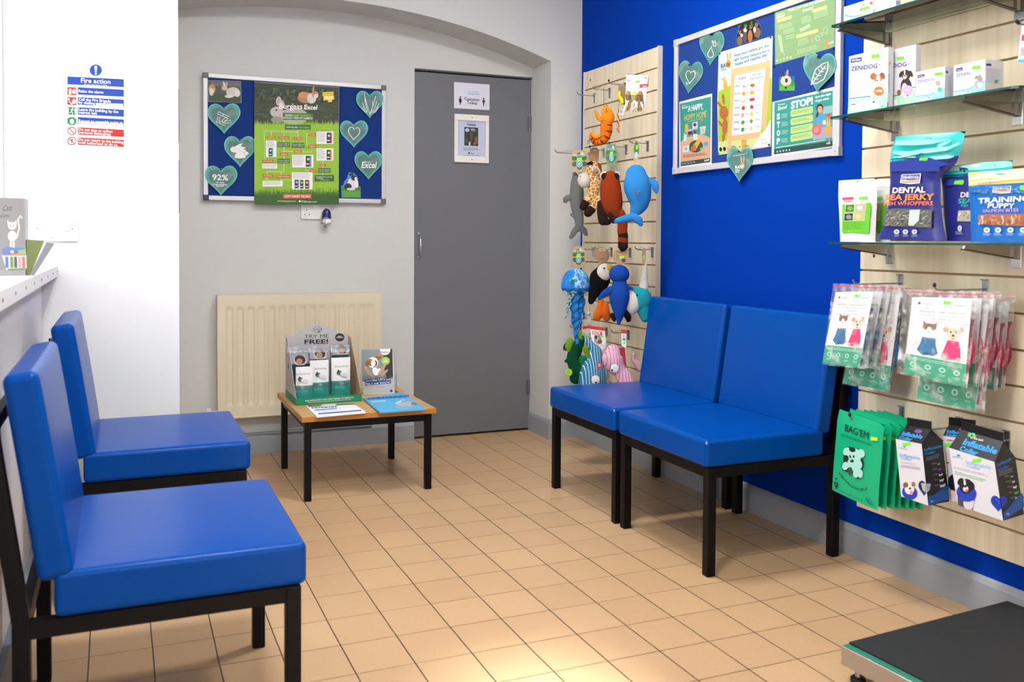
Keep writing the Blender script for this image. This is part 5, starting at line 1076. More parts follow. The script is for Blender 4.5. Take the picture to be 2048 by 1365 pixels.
def hexdraw(x, y, w_, h_, st=True):
    def f(A):
        for a in range(6):
            t = a*math.pi/3+.5; A.ell(x+w_*.27*math.cos(t), y+h_*.27*math.sin(t), w_*.13, h_*.12, ink('#2a5a3c'), t)
        A.ell(x, y+h_*.14, w_*.15, h_*.14, ink('#8fb4c4')); A.ring(x, y+h_*.14, w_*.09, h_*.085, w_*.03, ink('#2c5f86')); A.ell(x+w_*.12, y-h_*.34, w_*.08, h_*.07, ink('#9fc0a8'))
        A.poly([(x-w_*.12, y-h_*.12), (x+w_*.12, y-h_*.16), (x+w_*.11, y-h_*.02), (x-w_*.10, y+h_*.02)], LGS); A.scrib(x-w_*.3, y-h_*.3, x+w_*.3, y-h_*.18, 2, WHT, .3)
    return f
# hooks of the left slatwall, row by row
hk = [((372, 256), (222, 236), K4, 'first hook of the top row, empty, nearest the corner'), ((497, 210), (355, 188), K4, 'second hook of the top row, holding the orange gecko'), ((628, 166), (486, 148), K4, 'third hook of the top row, holding the feather toy'), ((808, 112), (645, 88), K4, 'fourth hook of the top row, through the white toy card'),
      ((330, 738), (42, 712), K4, 'first hook of the second row, sticking out over the grey dolphin'), ((450, 706), (330, 686), K4, 'second hook of the second row, with the giraffe card'), ((634, 680), (490, 655), K4, 'third hook of the second row, holding the red panda'), ((812, 650), (655, 628), K4, 'fourth hook of the second row, holding the blue whale'),
      ((350, 238), (262, 240), K5, 'first hook of the third row, holding the jellyfish'), ((497, 238), (360, 218), K5, 'second hook of the third row, holding the puffin'), ((646, 240), (545, 225), K5, 'third hook of the third row, holding the blue parrot'), ((824, 238), (680, 222), K5, 'fourth hook of the third row, holding the narwhal'),
      ((320, 862), (160, 838), K5, 'first hook of the bottom row, over the green dragon'), ((455, 880), (330, 862), K5, 'second hook of the bottom row, with the red headed card'), ((632, 903), (492, 885), K5, 'third hook of the bottom row, holding the pink octopus')]
HKS = []
for b_, t_, c_, lb in hk: HKS.append(hook(b_, t_, c_, lb+' on the toy panel', rubber=lb.startswith(('third hook of the top', 'second hook of the second', 'third hook of the second'))))

ORF = FUR('#dd7318'); ORL = FUR('#f08e1c'); RDF = FUR('#8c2410')
T = Toy(2.08, K4, 'orange plush gecko with red stripes hanging at the top of the toy panel', at=(430, 660))
T.new().limb([(470, 455, 46), (466, 530, 52), (455, 590, 46), (415, 632, 36), (365, 632, 26), (340, 598, 17), (345, 560, 9)], ORF)
for i, (x, y, a, b, r) in enumerate(((488, 500, 30, 7, .08), (482, 552, 34, 8, .12), (468, 600, 34, 8, .5), (430, 640, 26, 7, .9), (395, 652, 20, 5, 1.2), (360, 640, 18, 5, 2.0), (344, 612, 14, 4, 2.8))): T.ball(x, y, a, b, RDF, r, n=.012, deep=1.0)
T.put('body')
T.new().limb([(462, 345, 20), (466, 375, 40), (474, 412, 52), (482, 438, 54)], ORL, flat=.6, n=.004); T.put('head')
T.new().limb([(420, 455, 17), (397, 435, 17), (385, 395, 13), (375, 388, 10)], ORL, n=.01); T.put('foreleg'); T.new().limb([(410, 590, 16), (375, 600, 18), (350, 570, 12), (345, 550, 8)], ORL, n=.014); T.put('hind_leg')
T.new().ball(466, 373, 15, 15, FUR('#f0b035'), n=.030, deep=.2).ball(466, 373, 5, 6, INK, n=.034, deep=.4); T.put('eye'); T.cord([(445, 190), (446, 328)], .0007, INK)
T.card([(310, 620), (330, 612), (334, 650), (306, 655)], lambda A: None, '#6f7580', name='care_tag')

T = Toy(2.02, K4, 'yellow feather toy with a red rope wand, top of the toy panel', 'cat toy', 'feather_toy', (600, 330))
T.card([(567, 168), (622, 160), (622, 330), (570, 322)], lambda A: A.scrib(580, 190, 610, 215, 3, ink('#5c4028'), .4), '#7b5f43')
T.new().limb([(578, 225, 9), (574, 260, 14), (590, 290, 18), (600, 315, 14), (585, 318, 10)], FUR('#c6c81e'), n=.006); T.put('feather')
T = Toy(2.02, K4, '', '', None, (600, 330))
for i, (c_, ph) in enumerate((('#d8344a', 0), ('#e6b828', math.pi))):
    put('strand', MB().tube([T.w(562+7*math.sin(k*.9+ph)+k*.1, 368+k*8.5, .003*math.cos(k*.9+ph)) for k in range(24)], .0022, FUR(c_), 6), T.t)
T.card([(570, 372), (606, 368), (612, 412), (575, 416)], lambda A: (A.scrib(578, 380, 600, 405, 3, INK, .4), A.rect(582, 376, 600, 384, ink('#3c6ab0'))), '#a9b4c6', name='care_tag'); T.cord([(572, 322), (568, 345), (564, 370)], .0008, INK)
T = Toy(2.02, K4, 'white card with three feathered eggs for cats at the top right of the toy panel', 'cat toy', 'egg_toy_pack', (720, 400))
def dpet(A):
    A.text('Pet', 638, 142, 668, 140, 20, INK, .02); A.scrib(675, 128, 800, 138, 1, GREY_, .3); A.poly([(785, 105), (795, 98), (800, 112), (790, 120)], ink('#c9202c')); A.poly([(742, 160), (805, 155), (803, 186), (741, 190)], ink('#d0202c')); A.text('3pcs', 768, 182, 798, 180, 14, WHT, .01); A.poly([(708, 132), (744, 127), (742, 145), (708, 150)], LGS); A.ring(690, 95, 46, 9, 4, ink('#8d8f95'))
T.card([(632, 80), (813, 86), (782, 362), (755, 360), (752, 330), (622, 310)], dpet, '#d9d7d4')
for i, (x, c_) in enumerate(((647, '#9c7a4c'), (698, '#d9c66a'), (746, '#a07c50'))):
    T.new().ball(x, 262, 23, 44, FUR(c_), n=.014, deep=.8); T.put('egg')
    T.new(); rnd = random.Random(i)
    for k in range(9): T.limb([(x+rnd.uniform(-6, 6), 305, 5), (x+rnd.uniform(-26, 22), 340+rnd.uniform(-10, 12), 9), (x+rnd.uniform(-45, 25), 375+rnd.uniform(-12, 18), 3)], FUR(rnd.choice(['#d8cdbd', '#c9b08c', '#8d6a44', '#e6dfd3'])), flat=.3, n=.012+.002*k, sub=3)
    T.put('feathers')
T.cord([(620, 262), (700, 264), (772, 262)], .001, INK, n=.03, name='band')

GRF = FUR('#6f7273')
T = Toy(2.04, K4, 'grey plush dolphin hanging head up beside the giraffe', at=(220, 1460))
T.new().limb([(205, 905, 18), (215, 960, 42), (222, 1040, 58), (222, 1120, 58), (228, 1200, 50), (242, 1290, 38), (240, 1350, 30)], GRF); T.put('body')
T.new().limb([(165, 1095, 26), (135, 1110, 27), (128, 1125, 20)], GRF, flat=.5, n=.01); T.put('fin')
T.new().limb([(180, 1240, 14), (205, 1250, 22)], GRF, flat=.5, n=.01).limb([(238, 1335, 26), (205, 1375, 26), (175, 1425, 18)], GRF, flat=.5).limb([(242, 1335, 26), (280, 1370, 26), (298, 1400, 16)], GRF, flat=.5); T.put('tail')
T.card(hexcard(243, 800, 170, 182), hexdraw(243, 800, 170, 182), n=.03); T.cord([(262, 868), (262, 900)], .0008, WHT, n=.03)
GIR = spots('giraffe_plush', '#e0cfa8', '#a8691e', 62, .055); GDK = FUR('#2e1a10')
T = Toy(2.05, K4, 'plush giraffe with a cream muzzle hanging between dolphin and red panda', at=(320, 1260))
T.new().limb([(352, 838, 44), (362, 900, 60), (368, 970, 54), (362, 1030, 50), (345, 1080, 46), (322, 1120, 34)], GIR); T.put('body')
T.new().ball(281, 957, 54, 64, FUR('#dcd3c4'), n=.012, deep=.8).ball(252, 928, 4, 5, INK, n=.045, deep=.6); T.put('muzzle')
T.new().ball(372, 868, 30, 26, FUR('#ddd5c8'), n=.035, deep=.4).ball(372, 866, 18, 14, FUR('#b99a86'), n=.045, deep=.3); T.put('ear')
T.new().limb([(340, 815, 16), (312, 822, 9)], GDK, n=.02).limb([(400, 835, 26), (405, 900, 24), (400, 980, 14)], FUR('#7d4a1c'), n=-.015); T.put('mane')
T.new().limb([(330, 1090, 32), (300, 1130, 32)], GIR, n=.005).limb([(298, 1135, 34), (278, 1175, 33)], GDK, n=.005); T.put('leg')
T.new().limb([(378, 1110, 32), (368, 1160, 33), (350, 1190, 30)], GIR, n=.016).limb([(345, 1195, 36), (315, 1225, 36)], GDK, n=.016); T.put('leg')
T.card([(330, 700), (350, 684), (388, 684), (406, 705), (404, 790), (388, 818), (352, 820), (332, 795)], lambda A: A.scrib(355, 705, 388, 716, 1, WHT, .5), '#8a6444', n=.0)
RPF = FUR('#8f3410'); RPD = FUR('#2a1a16')
T = Toy(2.03, K4, 'rust red plush panda with a long striped tail, seen from behind', at=(560, 1560))
T.new().limb([(500, 950, 74), (500, 1000, 86), (505, 1080, 92), (515, 1160, 88), (530, 1220, 66)], RPF, rough=.03); T.put('body')
for x, r in ((448, -.3), (550, .3)):
    T.new().ball(x, 920, 34, 38, FUR('#d8d0c8'), r, n=.004, deep=.3).ball(x+4*(1 if r < 0 else -1), 926, 28, 32, RPD, r, n=.014, deep=.5); T.put('ear')
T.new().limb([(545, 1200, 48), (585, 1250, 46), (600, 1310, 42), (598, 1365, 42), (600, 1390, 42)], RPF, rough=.03); 
for y, c_ in ((1412, RPD), (1448, RPF), (1488, RPD)): T.limb([(602, y-10, 42), (605, y+10, 42)], c_)
T.limb([(603, 1490, 40), (600, 1520, 26)], RPD); T.put('tail')
T.new().limb([(425, 1150, 34), (428, 1220, 40), (440, 1280, 42)], RPD).limb([(440, 1290, 40), (475, 1300, 28)], RPD); T.put('leg'); T.new().limb([(500, 1240, 24), (525, 1290, 24)], RPD, n=.02); T.put('leg')
T.card(hexcard(508, 745, 112, 186), hexdraw(508, 745, 112, 186), n=.0, paper='#5a7a55'); T.cord([(505, 838), (505, 900)], .0012, ink('#7b5f43'), n=.01)
WBL = FUR('#2f83c9')
T = Toy(2.04, K4, 'light blue plush whale hanging tail down at the right of the toy panel', at=(700, 1340))
T.new().limb([(712, 912, 88), (716, 950, 106), (722, 1005, 114), (735, 1080, 104), (735, 1150, 82), (712, 1210, 54), (695, 1250, 38)], WBL, rough=.02, flat=.75); T.put('body')
T.new().limb([(825, 960, 26), (862, 985, 32), (872, 1020, 30), (880, 1050, 16)], WBL, flat=.5, n=.01); T.put('fin')
T.new().limb([(695, 1255, 34), (630, 1272, 32), (560, 1290, 24), (548, 1295, 18)], WBL, flat=.6, n=.01).limb([(695, 1255, 32), (735, 1290, 34), (750, 1318, 20)], WBL, flat=.6, n=.012); T.put('tail')
T.new(); [T.ball(x, y, 9, 9, FUR('#6f7c86'), n=.052, deep=.5) for x, y in ((708, 1055), (722, 1075), (738, 1050), (728, 1062))]; T.put('patch')
T.cord([(770, 1230), (735, 1250)], .0012, WHT, n=.03, name='seam')
T.card([(715, 615), (735, 640), (742, 720), (728, 790), (705, 820), (690, 780), (684, 690), (695, 640)], lambda A: (A.ell(715, 700, 20, 70, ink('#2f5a40')), A.ell(714, 745, 14, 26, ink('#8fb4c4')), A.poly([(710, 665), (728, 660), (727, 695), (711, 700)], LGS)), n=.0)

# lower rows
TIE = fade('tie_dye_blue', [(0, '#1c6fc4'), (.3, '#2a86d6'), (.45, '#a9d2ea'), (.6, '#1c5cb0'), (.75, '#7dbce4'), (1, '#1e6cc0')], 0, -.05, .05, .9, nz=1.6)
T = Toy(2.04, K5, 'blue and white plush jellyfish with ribbon tentacles at the left of the toy panel', at=(200, 1000))
c0 = T.w(205, 545); rr = T.r(205, 545, 116)
mb = MB(); mb.grid(lambda u, v: c0+T.P.U*rr*math.cos(2*math.pi*u)*math.sin(math.pi/2*min(1, v*1.02+.001))**.8+T.P.N*rr*.75*math.sin(2*math.pi*u)*math.sin(math.pi/2*min(1, v+.001))**.8+T.P.V*rr*1.32*math.cos(math.pi/2*v), 36, 14, TIE); put('bell', mb, T.t)
mb = MB(); mb.grid(lambda u, v: c0+(T.P.U*math.cos(2*math.pi*u)+T.P.N*.75*math.sin(2*math.pi*u))*rr*(1+.05*math.sin(u*60)-.12*v)+T.P.V*(-.016*v-.003*math.sin(u*40)*v), 90, 3, FUR('#1f78cc')); put('frill', mb, T.t, thick=.002)
def ribbon(x0, y0, x1, y1, w_, mat, n=0, seed=0, name='tentacle'):
    a, b = T.w(x0, y0, n), T.w(x1, y1, n); ww = T.r(x0, y0, w_)
    mb = MB(); mb.grid(lambda u, v: a.lerp(b, v)+T.P.U*(ww*(u-.5)*2*(1-.45*v)+.004*math.sin(v*13+seed))+T.P.N*(.006*math.sin(v*38+seed+u*3)), 3, 40, mat); put(name, mb, T.t, thick=.0015)
RB = FUR('#2a80cf', .8); RM = FUR('#9fcfc9')
for i, q in enumerate(((165, 580, 195, 860, 24, RB, .012), (205, 585, 215, 1000, 26, RB, .024), (240, 580, 235, 840, 28, RB, .01), (262, 580, 268, 800, 16, RB, .0), (160, 570, 128, 790, 13, RM, .02), (185, 575, 150, 720, 9, RM, .03))): ribbon(*q[:5], q[5], q[6], i)
T.new().limb([(284, 555, 9), (292, 620, 9), (306, 700, 9), (308, 740, 10)], FUR('#c9c9cc'), n=.01).ball(308, 752, 18, 17, FUR('#c9c9cc'), n=.01, deep=1)
for k in range(6): T.limb([(308, 765, 6), (300+k*5, 800, 5), (292+k*9, 832, 3)], FUR('#c9c9cc'), n=.01, sub=3)
T.put('rope_tentacle'); T.card(hexcard(230, 299, 130, 172), hexdraw(230, 299, 130, 172), n=.0)
T.new(); T.ball(183, 488, 17, 15, FUR('#2c8a5c'), n=.062, deep=.2); T.put('patch')
PBK = FUR('#0c0d10')
T = Toy(2.05, K5, 'black and white plush puffin with an orange beak beside the jellyfish', at=(415, 825))
T.new().limb([(430, 400, 52), (405, 460, 84), (385, 530, 74), (350, 600, 46), (330, 655, 24)], PBK); T.put('body')
T.new().ball(438, 418, 62, 70, FUR('#dcd6ce'), n=.022, deep=.55).ball(434, 386, 8, 8, INK, n=.055, deep=.6); T.put('face')
for x, w_, c_ in ((475, 26, '#e0b52a'), (500, 20, '#e0701c'), (520, 14, '#c83820')): T.new().ball(x, 392, w_, 38-(x-475)*.4, FUR(c_), n=.028, deep=.7); T.put('beak')
T.new().limb([(410, 655, 24), (405, 700, 28), (395, 750, 42), (378, 780, 34)], FUR('#d8631a')).limb([(445, 680, 24), (445, 740, 36), (455, 785, 30)], FUR('#d8631a'), n=.01); T.put('feet')
T.card([(418+62*math.cos(a*.5236), 285+66*math.sin(a*.5236)) for a in range(12)], lambda A: (A.text('ECO', 402, 322, 440, 318, 16, ink('#6b4c30'), .01), A.ring(418, 240, 26, 9, 3, HOOK)), '#8d6a4a')
PBL = FUR('#1747a0')
T = Toy(2.04, K5, 'royal blue plush parrot with a yellow edged wing, seen from behind', at=(555, 850))
T.new().limb([(558, 480, 54), (559, 520, 62), (558, 570, 78), (556, 630, 82), (556, 705, 62), (556, 780, 34), (552, 830, 14)], PBL, rough=.01).ball(556, 436, 82, 76, PBL, deep=.75); T.put('body')
T.new().limb([(490, 560, 30), (440, 590, 28), (395, 630, 14)], PBL, flat=.5, n=.014).limb([(485, 590, 20), (440, 610, 20), (388, 634, 13)], FUR('#dfc11c'), flat=.4, n=.004); T.put('wing'); T.new().limb([(620, 545, 26), (655, 550, 12)], PBL, flat=.5); T.put('wing')
T.new().limb([(500, 770, 22), (515, 805, 16)], RPD, n=-.01).limb([(600, 740, 24), (625, 780, 28), (630, 805, 20)], PBK, n=-.01); T.put('feet')
T.card([(570+66*math.cos(a*.5236), 292+70*math.sin(a*.5236)) for a in range(12)], lambda A: (A.text('Pet', 536, 268, 578, 264, 20, INK, .01), A.scrib(530, 280, 560, 330, 4, ink('#6b4c30'), .35), A.ell(590, 325, 16, 18, ink('#3b3128')), A.poly([(558, 293), (597, 290), (596, 310), (560, 313)], LGS), A.ring(568, 240, 34, 8, 3, HOOK)), '#a07e5a')
NTL = FUR('#1f9aa6'); NWH = FUR('#e0d9c9')
T = Toy(2.13, K5, 'teal and cream plush narwhal with a white horn, partly behind the chair', at=(700, 780))
T.new().ball(722, 640, 96, 106, NTL, deep=.62).limb([(745, 690, 60), (752, 740, 50), (762, 790, 34)], NTL, flat=.8); T.put('body')
T.new().ball(652, 668, 78, 98, NWH, .25, n=.014, deep=.55); T.put('belly')
T.new().limb([(752, 540, 40), (756, 480, 32), (765, 400, 20), (770, 352, 8)], NWH); T.put('horn'); T.new().ball(700, 598, 9, 9, INK, n=.068, deep=.5); T.put('eye')
T.card([(755, 222), (768, 240), (770, 300), (764, 345), (745, 365), (738, 320), (740, 250)], lambda A: A.poly([(746, 290), (762, 288), (762, 310), (747, 313)], LGS), KR)
DG = FUR('#0c4a2c'); DL = FUR('#6fa526'); DT = FUR('#1f7a5c')
T = Toy(2.05, K5, 'green plush dragon with lime wings at the bottom left of the toy panel', at=(215, 1300))
T.new().limb([(250, 960, 34), (225, 1010, 48), (205, 1050, 52), (185, 1110, 52), (205, 1180, 58), (225, 1240, 62), (205, 1270, 50)], DG, rough=.05).limb([(150, 1130, 24), (130, 1135, 14)], DG); T.put('body')
T.new().limb([(160, 975, 28), (150, 1010, 30), (150, 1040, 20)], DL, flat=.5, n=.012).limb([(132, 1010, 22), (128, 1030, 24)], DG, flat=.5); T.put('wing'); T.new().limb([(285, 1035, 26), (300, 1075, 20), (312, 1150, 18)], DL, flat=.5, n=.012); T.put('wing')
T.new().limb([(245, 890, 10), (238, 930, 20), (250, 950, 16)], DL, n=.01); T.put('ear'); T.new().limb([(262, 1120, 34), (270, 1160, 28)], DT, flat=.6, n=.02).limb([(250, 1210, 36), (262, 1250, 24)], DG, n=.02); T.put('leg')
T.card([(150+31*math.cos(a*.5236), 1215+31*math.sin(a*.5236)) for a in range(12)], lambda A: A.ring(150, 1215, 20, 20, 3, ink('#c9e08a')), '#8fb820', n=.045, name='round_tag')
T.card([(262, 900), (268, 860), (320, 850), (322, 905), (300, 930)], lambda A: (A.poly([(262, 860), (320, 850), (320, 870), (262, 880)], ink('#b02a3a')), A.poly([(292, 920), (310, 915), (310, 930), (292, 935)], LGS)), '#b9b0b0', n=.0)
BST = stripes('blue_corduroy', '#17698f', '#d8e4ea', 95, 0, .84)
T = Toy(2.00, K5, 'blue and white striped plush whale with one googly eye, bottom of the toy panel', at=(360, 1440))
T.new().limb([(282, 935, 10), (300, 970, 26), (335, 1015, 34), (365, 1050, 46), (372, 1110, 60), (355, 1180, 92), (345, 1260, 112), (340, 1350, 110), (350, 1420, 80)], BST, flat=.7); T.limb([(385, 1030, 16), (360, 1045, 20)], FUR('#17698f')); T.put('body')
T.new().ball(366, 1268, 33, 35, FUR('#e6e6e4'), n=.066, deep=.2).ball(368, 1288, 8, 8, INK, n=.074, deep=.4); T.put('eye'); T.new().limb([(435, 1160, 20), (442, 1240, 30), (440, 1330, 26)], stripes('grey_stripe', '#b9b4ac', '#3c3c40', 110, 0, .8), n=.0); T.put('belly')
T.card([(378, 1130), (420, 1132), (405, 1182), (378, 1178)], lambda A: A.scrib(386, 1142, 408, 1170, 2, WHT, .5), '#b03a44', n=.062, name='care_tag')
def dkong(A):
    A.poly([(320, 850), (438, 866), (440, 893), (320, 878)], ink('#c01f2a')); A.text('KONG', 341, 922, 400, 930, 34, ink('#c01f2a'), .03); A.poly([(405, 895), (415, 895), (420, 930), (402, 930)], ink('#c01f2a')); A.poly([(358, 925), (430, 935), (428, 945), (358, 935)], ink('#3c6ab0')); A.poly([(402, 928), (430, 928), (430, 944), (402, 944)], LGS); A.ell(385, 965, 30, 32, ink('#8f8378')); A.ell(376, 955, 14, 20, ink('#c99c84')); A.ell(368, 945, 12, 16, ink('#2c2420')); A.ell(400, 980, 18, 18, ink('#5c4a38')); A.poly([(325, 985), (446, 1005), (452, 1020), (340, 1005)], ink('#c9c4c0'))
T.card([(318, 850), (438, 866), (454, 1022), (400, 1060), (345, 1040)], dkong, '#dcdad8', n=-.0)
PST = stripes('pink_corduroy', '#d9a0b4', '#3a2a4c', 80, 0, .88)
T = Toy(2.05, K5, 'pink striped plush octopus with one googly eye behind the chair seat', at=(560, 1400))
T.new().limb([(505, 1060, 60), (500, 1110, 84), (525, 1170, 78), (560, 1215, 58), (590, 1260, 66), (620, 1330, 70)], PST, flat=.7); T.put('body'); T.new().ball(520, 1182, 34, 34, FUR('#e6e6e4'), n=.05, deep=.2).ball(500, 1194, 7, 7, INK, n=.058, deep=.4); T.put('eye')
T.cord([(555, 1230), (620, 1175)], .0015, FUR('#e6b8c6'), n=.045); 
T.card([(572, 880), (614, 884), (612, 1030), (575, 1010)], lambda A: (A.poly([(572, 880), (614, 884), (614, 915), (572, 912)], ink('#c01f2a')), A.scrib(582, 925, 604, 945, 2, ink('#c01f2a'), .5), A.ell(594, 960, 14, 12, ink('#5c8ab0')), A.poly([(588, 980), (606, 978), (604, 998), (590, 1000)], LGS)), '#dcdad8')
T.card([(455, 1010), (560, 1030), (600, 1030), (622, 1260), (600, 1240), (540, 1060)], lambda A: None, '#a81f2c', n=-.01, name='backing_card')
T = Toy(2.14, K5, 'second pink plush toy, only its edge showing beside the chair back', at=(690, 1180))
T.new().limb([(672, 1085, 14), (668, 1120, 18), (700, 1160, 26), (720, 1200, 24)], FUR('#d9a0b4')); T.put('body')

# hanging loops: from the top of each toy's card to the arm of its hook
for i, (hi, x, y) in enumerate(((1, 445, 192), (2, 595, 166), (3, 720, 92), (4, 243, 716), (5, 368, 690), (6, 508, 660), (7, 714, 622), (8, 230, 218), (9, 418, 222), (10, 570, 226), (11, 757, 226), (12, 292, 856), (13, 380, 862), (14, 594, 886))):
    T = TOYS[i]; _, B_, L_ = HKS[hi]; p = T.w(x, y); e = Vector((max(p.x, B_.x-L_+.012), B_.y, B_.z+.002)); mid = (p+e)/2+Vector((0, 0, .004))
    put('hang_loop', MB().tube([p, mid, e], .0007, INK, 6), T.t)

# ================================================================== GLASS SHELVES ON THE RIGHT SLATWALL
GLS = glass_mat('shelf_glass', '#eef5ef', .0, refl=.0); GED = C('#12403a', .15, name='glass_edge'); CHB = C('#b9b6b0', .18, 1, name='chrome_bracket'); DKB = C('#3a332f', .3, .7, name='bracket_arm')
SH = {1: 1.733, 2: 1.449, 3: 1.059}
for n_, (zt, ye, lb) in enumerate(((SH[1], 1.30, 'top glass shelf on the right slatwall, holding a toothpaste box'), (SH[2], 1.62, 'middle glass shelf on the right slatwall, holding four white boxes'), (SH[3], 1.30, 'lowest glass shelf on the right slatwall, holding treat bags'))):
    t = root('glass_shelf', (2.15, (2.28+ye)/2, zt-.006), lb, 'shelf')
    x0, x1, y1 = 2.036, 2.256, 2.283; r = .025
    pts = [(x1, y1, zt-.006), (x0+.004, y1, zt-.006), (x0, y1-.004, zt-.006), (x0, ye+r, zt-.006), (x0+r*.3, ye+r*.3, zt-.006), (x0+r, ye, zt-.006), (x1, ye, zt-.006)]
    put('pane', MB().prism(pts, (0, 0, .006), GLS), t)
    e = MB(); inner = [Vector(p) for p in pts[:-1]]+[Vector(pts[-1])]
    for a, b in zip(inner[:-1], inner[1:]):
        d = (b-a).normalized(); nn = Vector((-d.y, d.x, 0))*.0009; e.hexa([a-nn, b-nn, b+nn, a+nn, a-nn+Vector((0, 0, .0062)), b-nn+Vector((0, 0, .0062)), b+nn+Vector((0, 0, .0062)), a+nn+Vector((0, 0, .0062))], GED)
    put('polished_edge', e, t)
    ys = {0: (2.268, 1.80), 1: (2.232, 1.80), 2: (2.248, 1.795)}[n_]
    for i, yb in enumerate(ys):
        zl = zt-.006; br = root('shelf_bracket', (2.2, yb, zl-.06), ('left', 'right')[i]+' chrome bracket under the '+('top', 'middle', 'lowest')[n_]+' glass shelf', 'bracket')
        put('wall_plate', MB().box(2.2545, 2.2575, yb-.016, yb+.016, zl-.062, zl-.0005, CHB), br, bev=.001, seg=1)
        put('arm', MB().prism([(2.2545, yb-.003, zl-.001), (2.062, yb-.003, zl-.001), (2.055, yb-.003, zl-.010), (2.2545, yb-.003, zl-.036)], (0, .006, 0), CHB), br)
        put('arm_channel', MB().prism([(2.055, yb-.007, zl-.009), (2.055, yb+.007, zl-.009), (2.2545, yb+.007, zl-.035), (2.2545, yb-.007, zl-.035)], (0, 0, -.003), DKB), br)
        put('upright_web', MB().box(2.235, 2.2545, yb-.009, yb+.009, zl-.036, zl-.001, CHB), br)

def carton(crop, xl, xr, xs, yt, z0, Xf, label, front, side=None, mat='#cfcfd6', name='medicine_box', cat='box', msh='#d0cdd8'):
    """box on a shelf: front face (towards the room) from pixel xl to xr, its end face on to xs, top at yt above xl"""
    ox, oy, k = crop; Pf = rightp(Xf); a = Pf.hit(ox+xl/k, oy+yt/k); b = Pf.hit(ox+xr/k, oy+yt/k); Y1, Y0, zt = -a[0], -b[0], a[1]
    X2 = min(2.2, backp(Y0).hit(ox+xs/k, oy+yt/k)[0]); X2 = max(X2, Xf+.02)
    t = root(name, (( Xf+X2)/2, (Y0+Y1)/2, z0+.0003), label, cat)
    bx_ = MB().box(Xf, X2, Y0, Y1, z0+.0003, zt, ink(mat, .4))
    A = Art(rightp(Xf-.0002), crop); front(A); fuse(A, bx_)
    A = Art(backp(Y0-.0002), crop)
    if side: side(A); fuse(A, bx_)
    put('carton', bx_, t)
    return t
NV = ink('#1c2a80'); MG = ink('#a6dcb8'); AQ = ink('#8fd8cc')
def sticker(A, x0, y0, x1, y1): A.poly([(x0, y0+(y1-y0)*.25), (x1, y0), (x1, y1-(y1-y0)*.2), (x0, y1)], LGS)
def z1f(A):
    A.poly([(282, 965), (495, 935), (500, 945), (640, 855), (668, 850), (650, 1066), (268, 1116)], MG); A.line([(282, 963), (495, 938)], 7, NV); A.poly([(300, 574), (408, 558), (407, 598), (300, 614)], NV); A.text('Virbac', 308, 602, 398, 588, 22, WHT, .02); sticker(A, 502, 524, 580, 572)
    A.text('ZENIDOG', 302, 692, 560, 662, 42, NV, .02); A.ell(580, 634, 9, 8, ink('#7f86b8')); A.scrib(303, 735, 440, 860, 6, ink('#b9bac6'), .25, -.1)
    A.ell(520, 745, 30, 34, ink('#9a5a34'), .3); A.ell(608, 740, 26, 34, ink('#8a4c2c'), -.3); A.ell(565, 765, 42, 38, ink('#a8673c')); A.ell(568, 775, 22, 44, ink('#ddd5cf')); A.ell(552, 757, 4, 5, INK); A.ell(584, 755, 4, 5, INK); A.ell(560, 785, 9, 7, INK)
    A.ell(575, 890, 49, 46, ink('#e8692c')); A.text('<10kg', 540, 902, 608, 893, 24, WHT, .02); A.scrib(303, 915, 420, 945, 2, ink('#c3b0a0'), .3, -.12)
    for x in (290, 384, 486): A.poly([(x, 1002-(x-290)*.12), (x+88, 990-(x-290)*.12), (x+86, 1072-(x-290)*.12), (x-3, 1084-(x-290)*.12)], WHT); A.scrib(x+12, 1040-(x-290)*.12, x+75, 1070-(x-290)*.12, 3, ink('#c9c9d4'), .3)
    A.line([(305, 1022), (350, 1016)], 9, NV); A.text('2', 424, 1020, 436, 1018, 16, NV); A.ell(524, 996, 12, 10, NV); A.line([(590, 1040), (622, 1034)], 7, ink('#3d6ba0'))
def z1s(A): A.ell(680, 620, 12, 20, ink('#e89a7c')); A.text('ZENIDOG', 676, 900, 676, 900.5, 12, NV) if 0 else None; A.line([(672, 900), (674, 720)], 8, ink('#8f93b8')); A.line([(658, 1050), (660, 1000)], 10, ink('#4a4f90'))
carton(K6, 283, 665, 692, 552, SH[2], 2.046, 'white dog medicine box with a papillon and an orange disc, left on the middle shelf', z1f, z1s)
def z2f(A):
    A.poly([(690, 940), (800, 925), (850, 870), (932, 850), (930, 1030), (690, 1062)], MG); A.line([(690, 940), (760, 930)], 7, NV); A.line([(870, 860), (932, 848)], 7, NV); sticker(A, 742, 548, 820, 590); A.text('ZENIDOG', 575, 678, 846, 645, 40, NV, .02); A.ell(866, 624, 10, 9, ink('#7f86b8'))
    A.ell(840, 850, 55, 90, ink('#211c20')); A.ell(825, 880, 30, 70, ink('#d9d2cc')); A.ell(838, 730, 46, 50, ink('#201b1e')); A.ell(790, 725, 16, 34, ink('#26201f'), .4); A.ell(888, 720, 16, 34, ink('#26201f'), -.4); A.ell(826, 705, 7, 26, ink('#e0dad4')); A.ell(826, 750, 20, 20, ink('#e0dad4')); A.ell(806, 745, 8, 14, ink('#8f5a34')); A.ell(850, 742, 8, 14, ink('#8f5a34')); A.ell(826, 740, 9, 7, INK); A.ell(826, 770, 8, 7, ink('#d98a8a')); A.ell(770, 905, 20, 30, ink('#8a5430'))
    A.ell(858, 880, 50, 47, ink('#c9a0d4')); A.scrib(825, 870, 890, 895, 2, ink('#e6d4ec'), .4, -.1); A.poly([(690, 980), (752, 972), (750, 1030), (690, 1040)], WHT); A.text('3', 708, 1005, 718, 1003, 16, NV); A.scrib(696, 1012, 745, 1032, 2, ink('#c9c9d4'), .3)
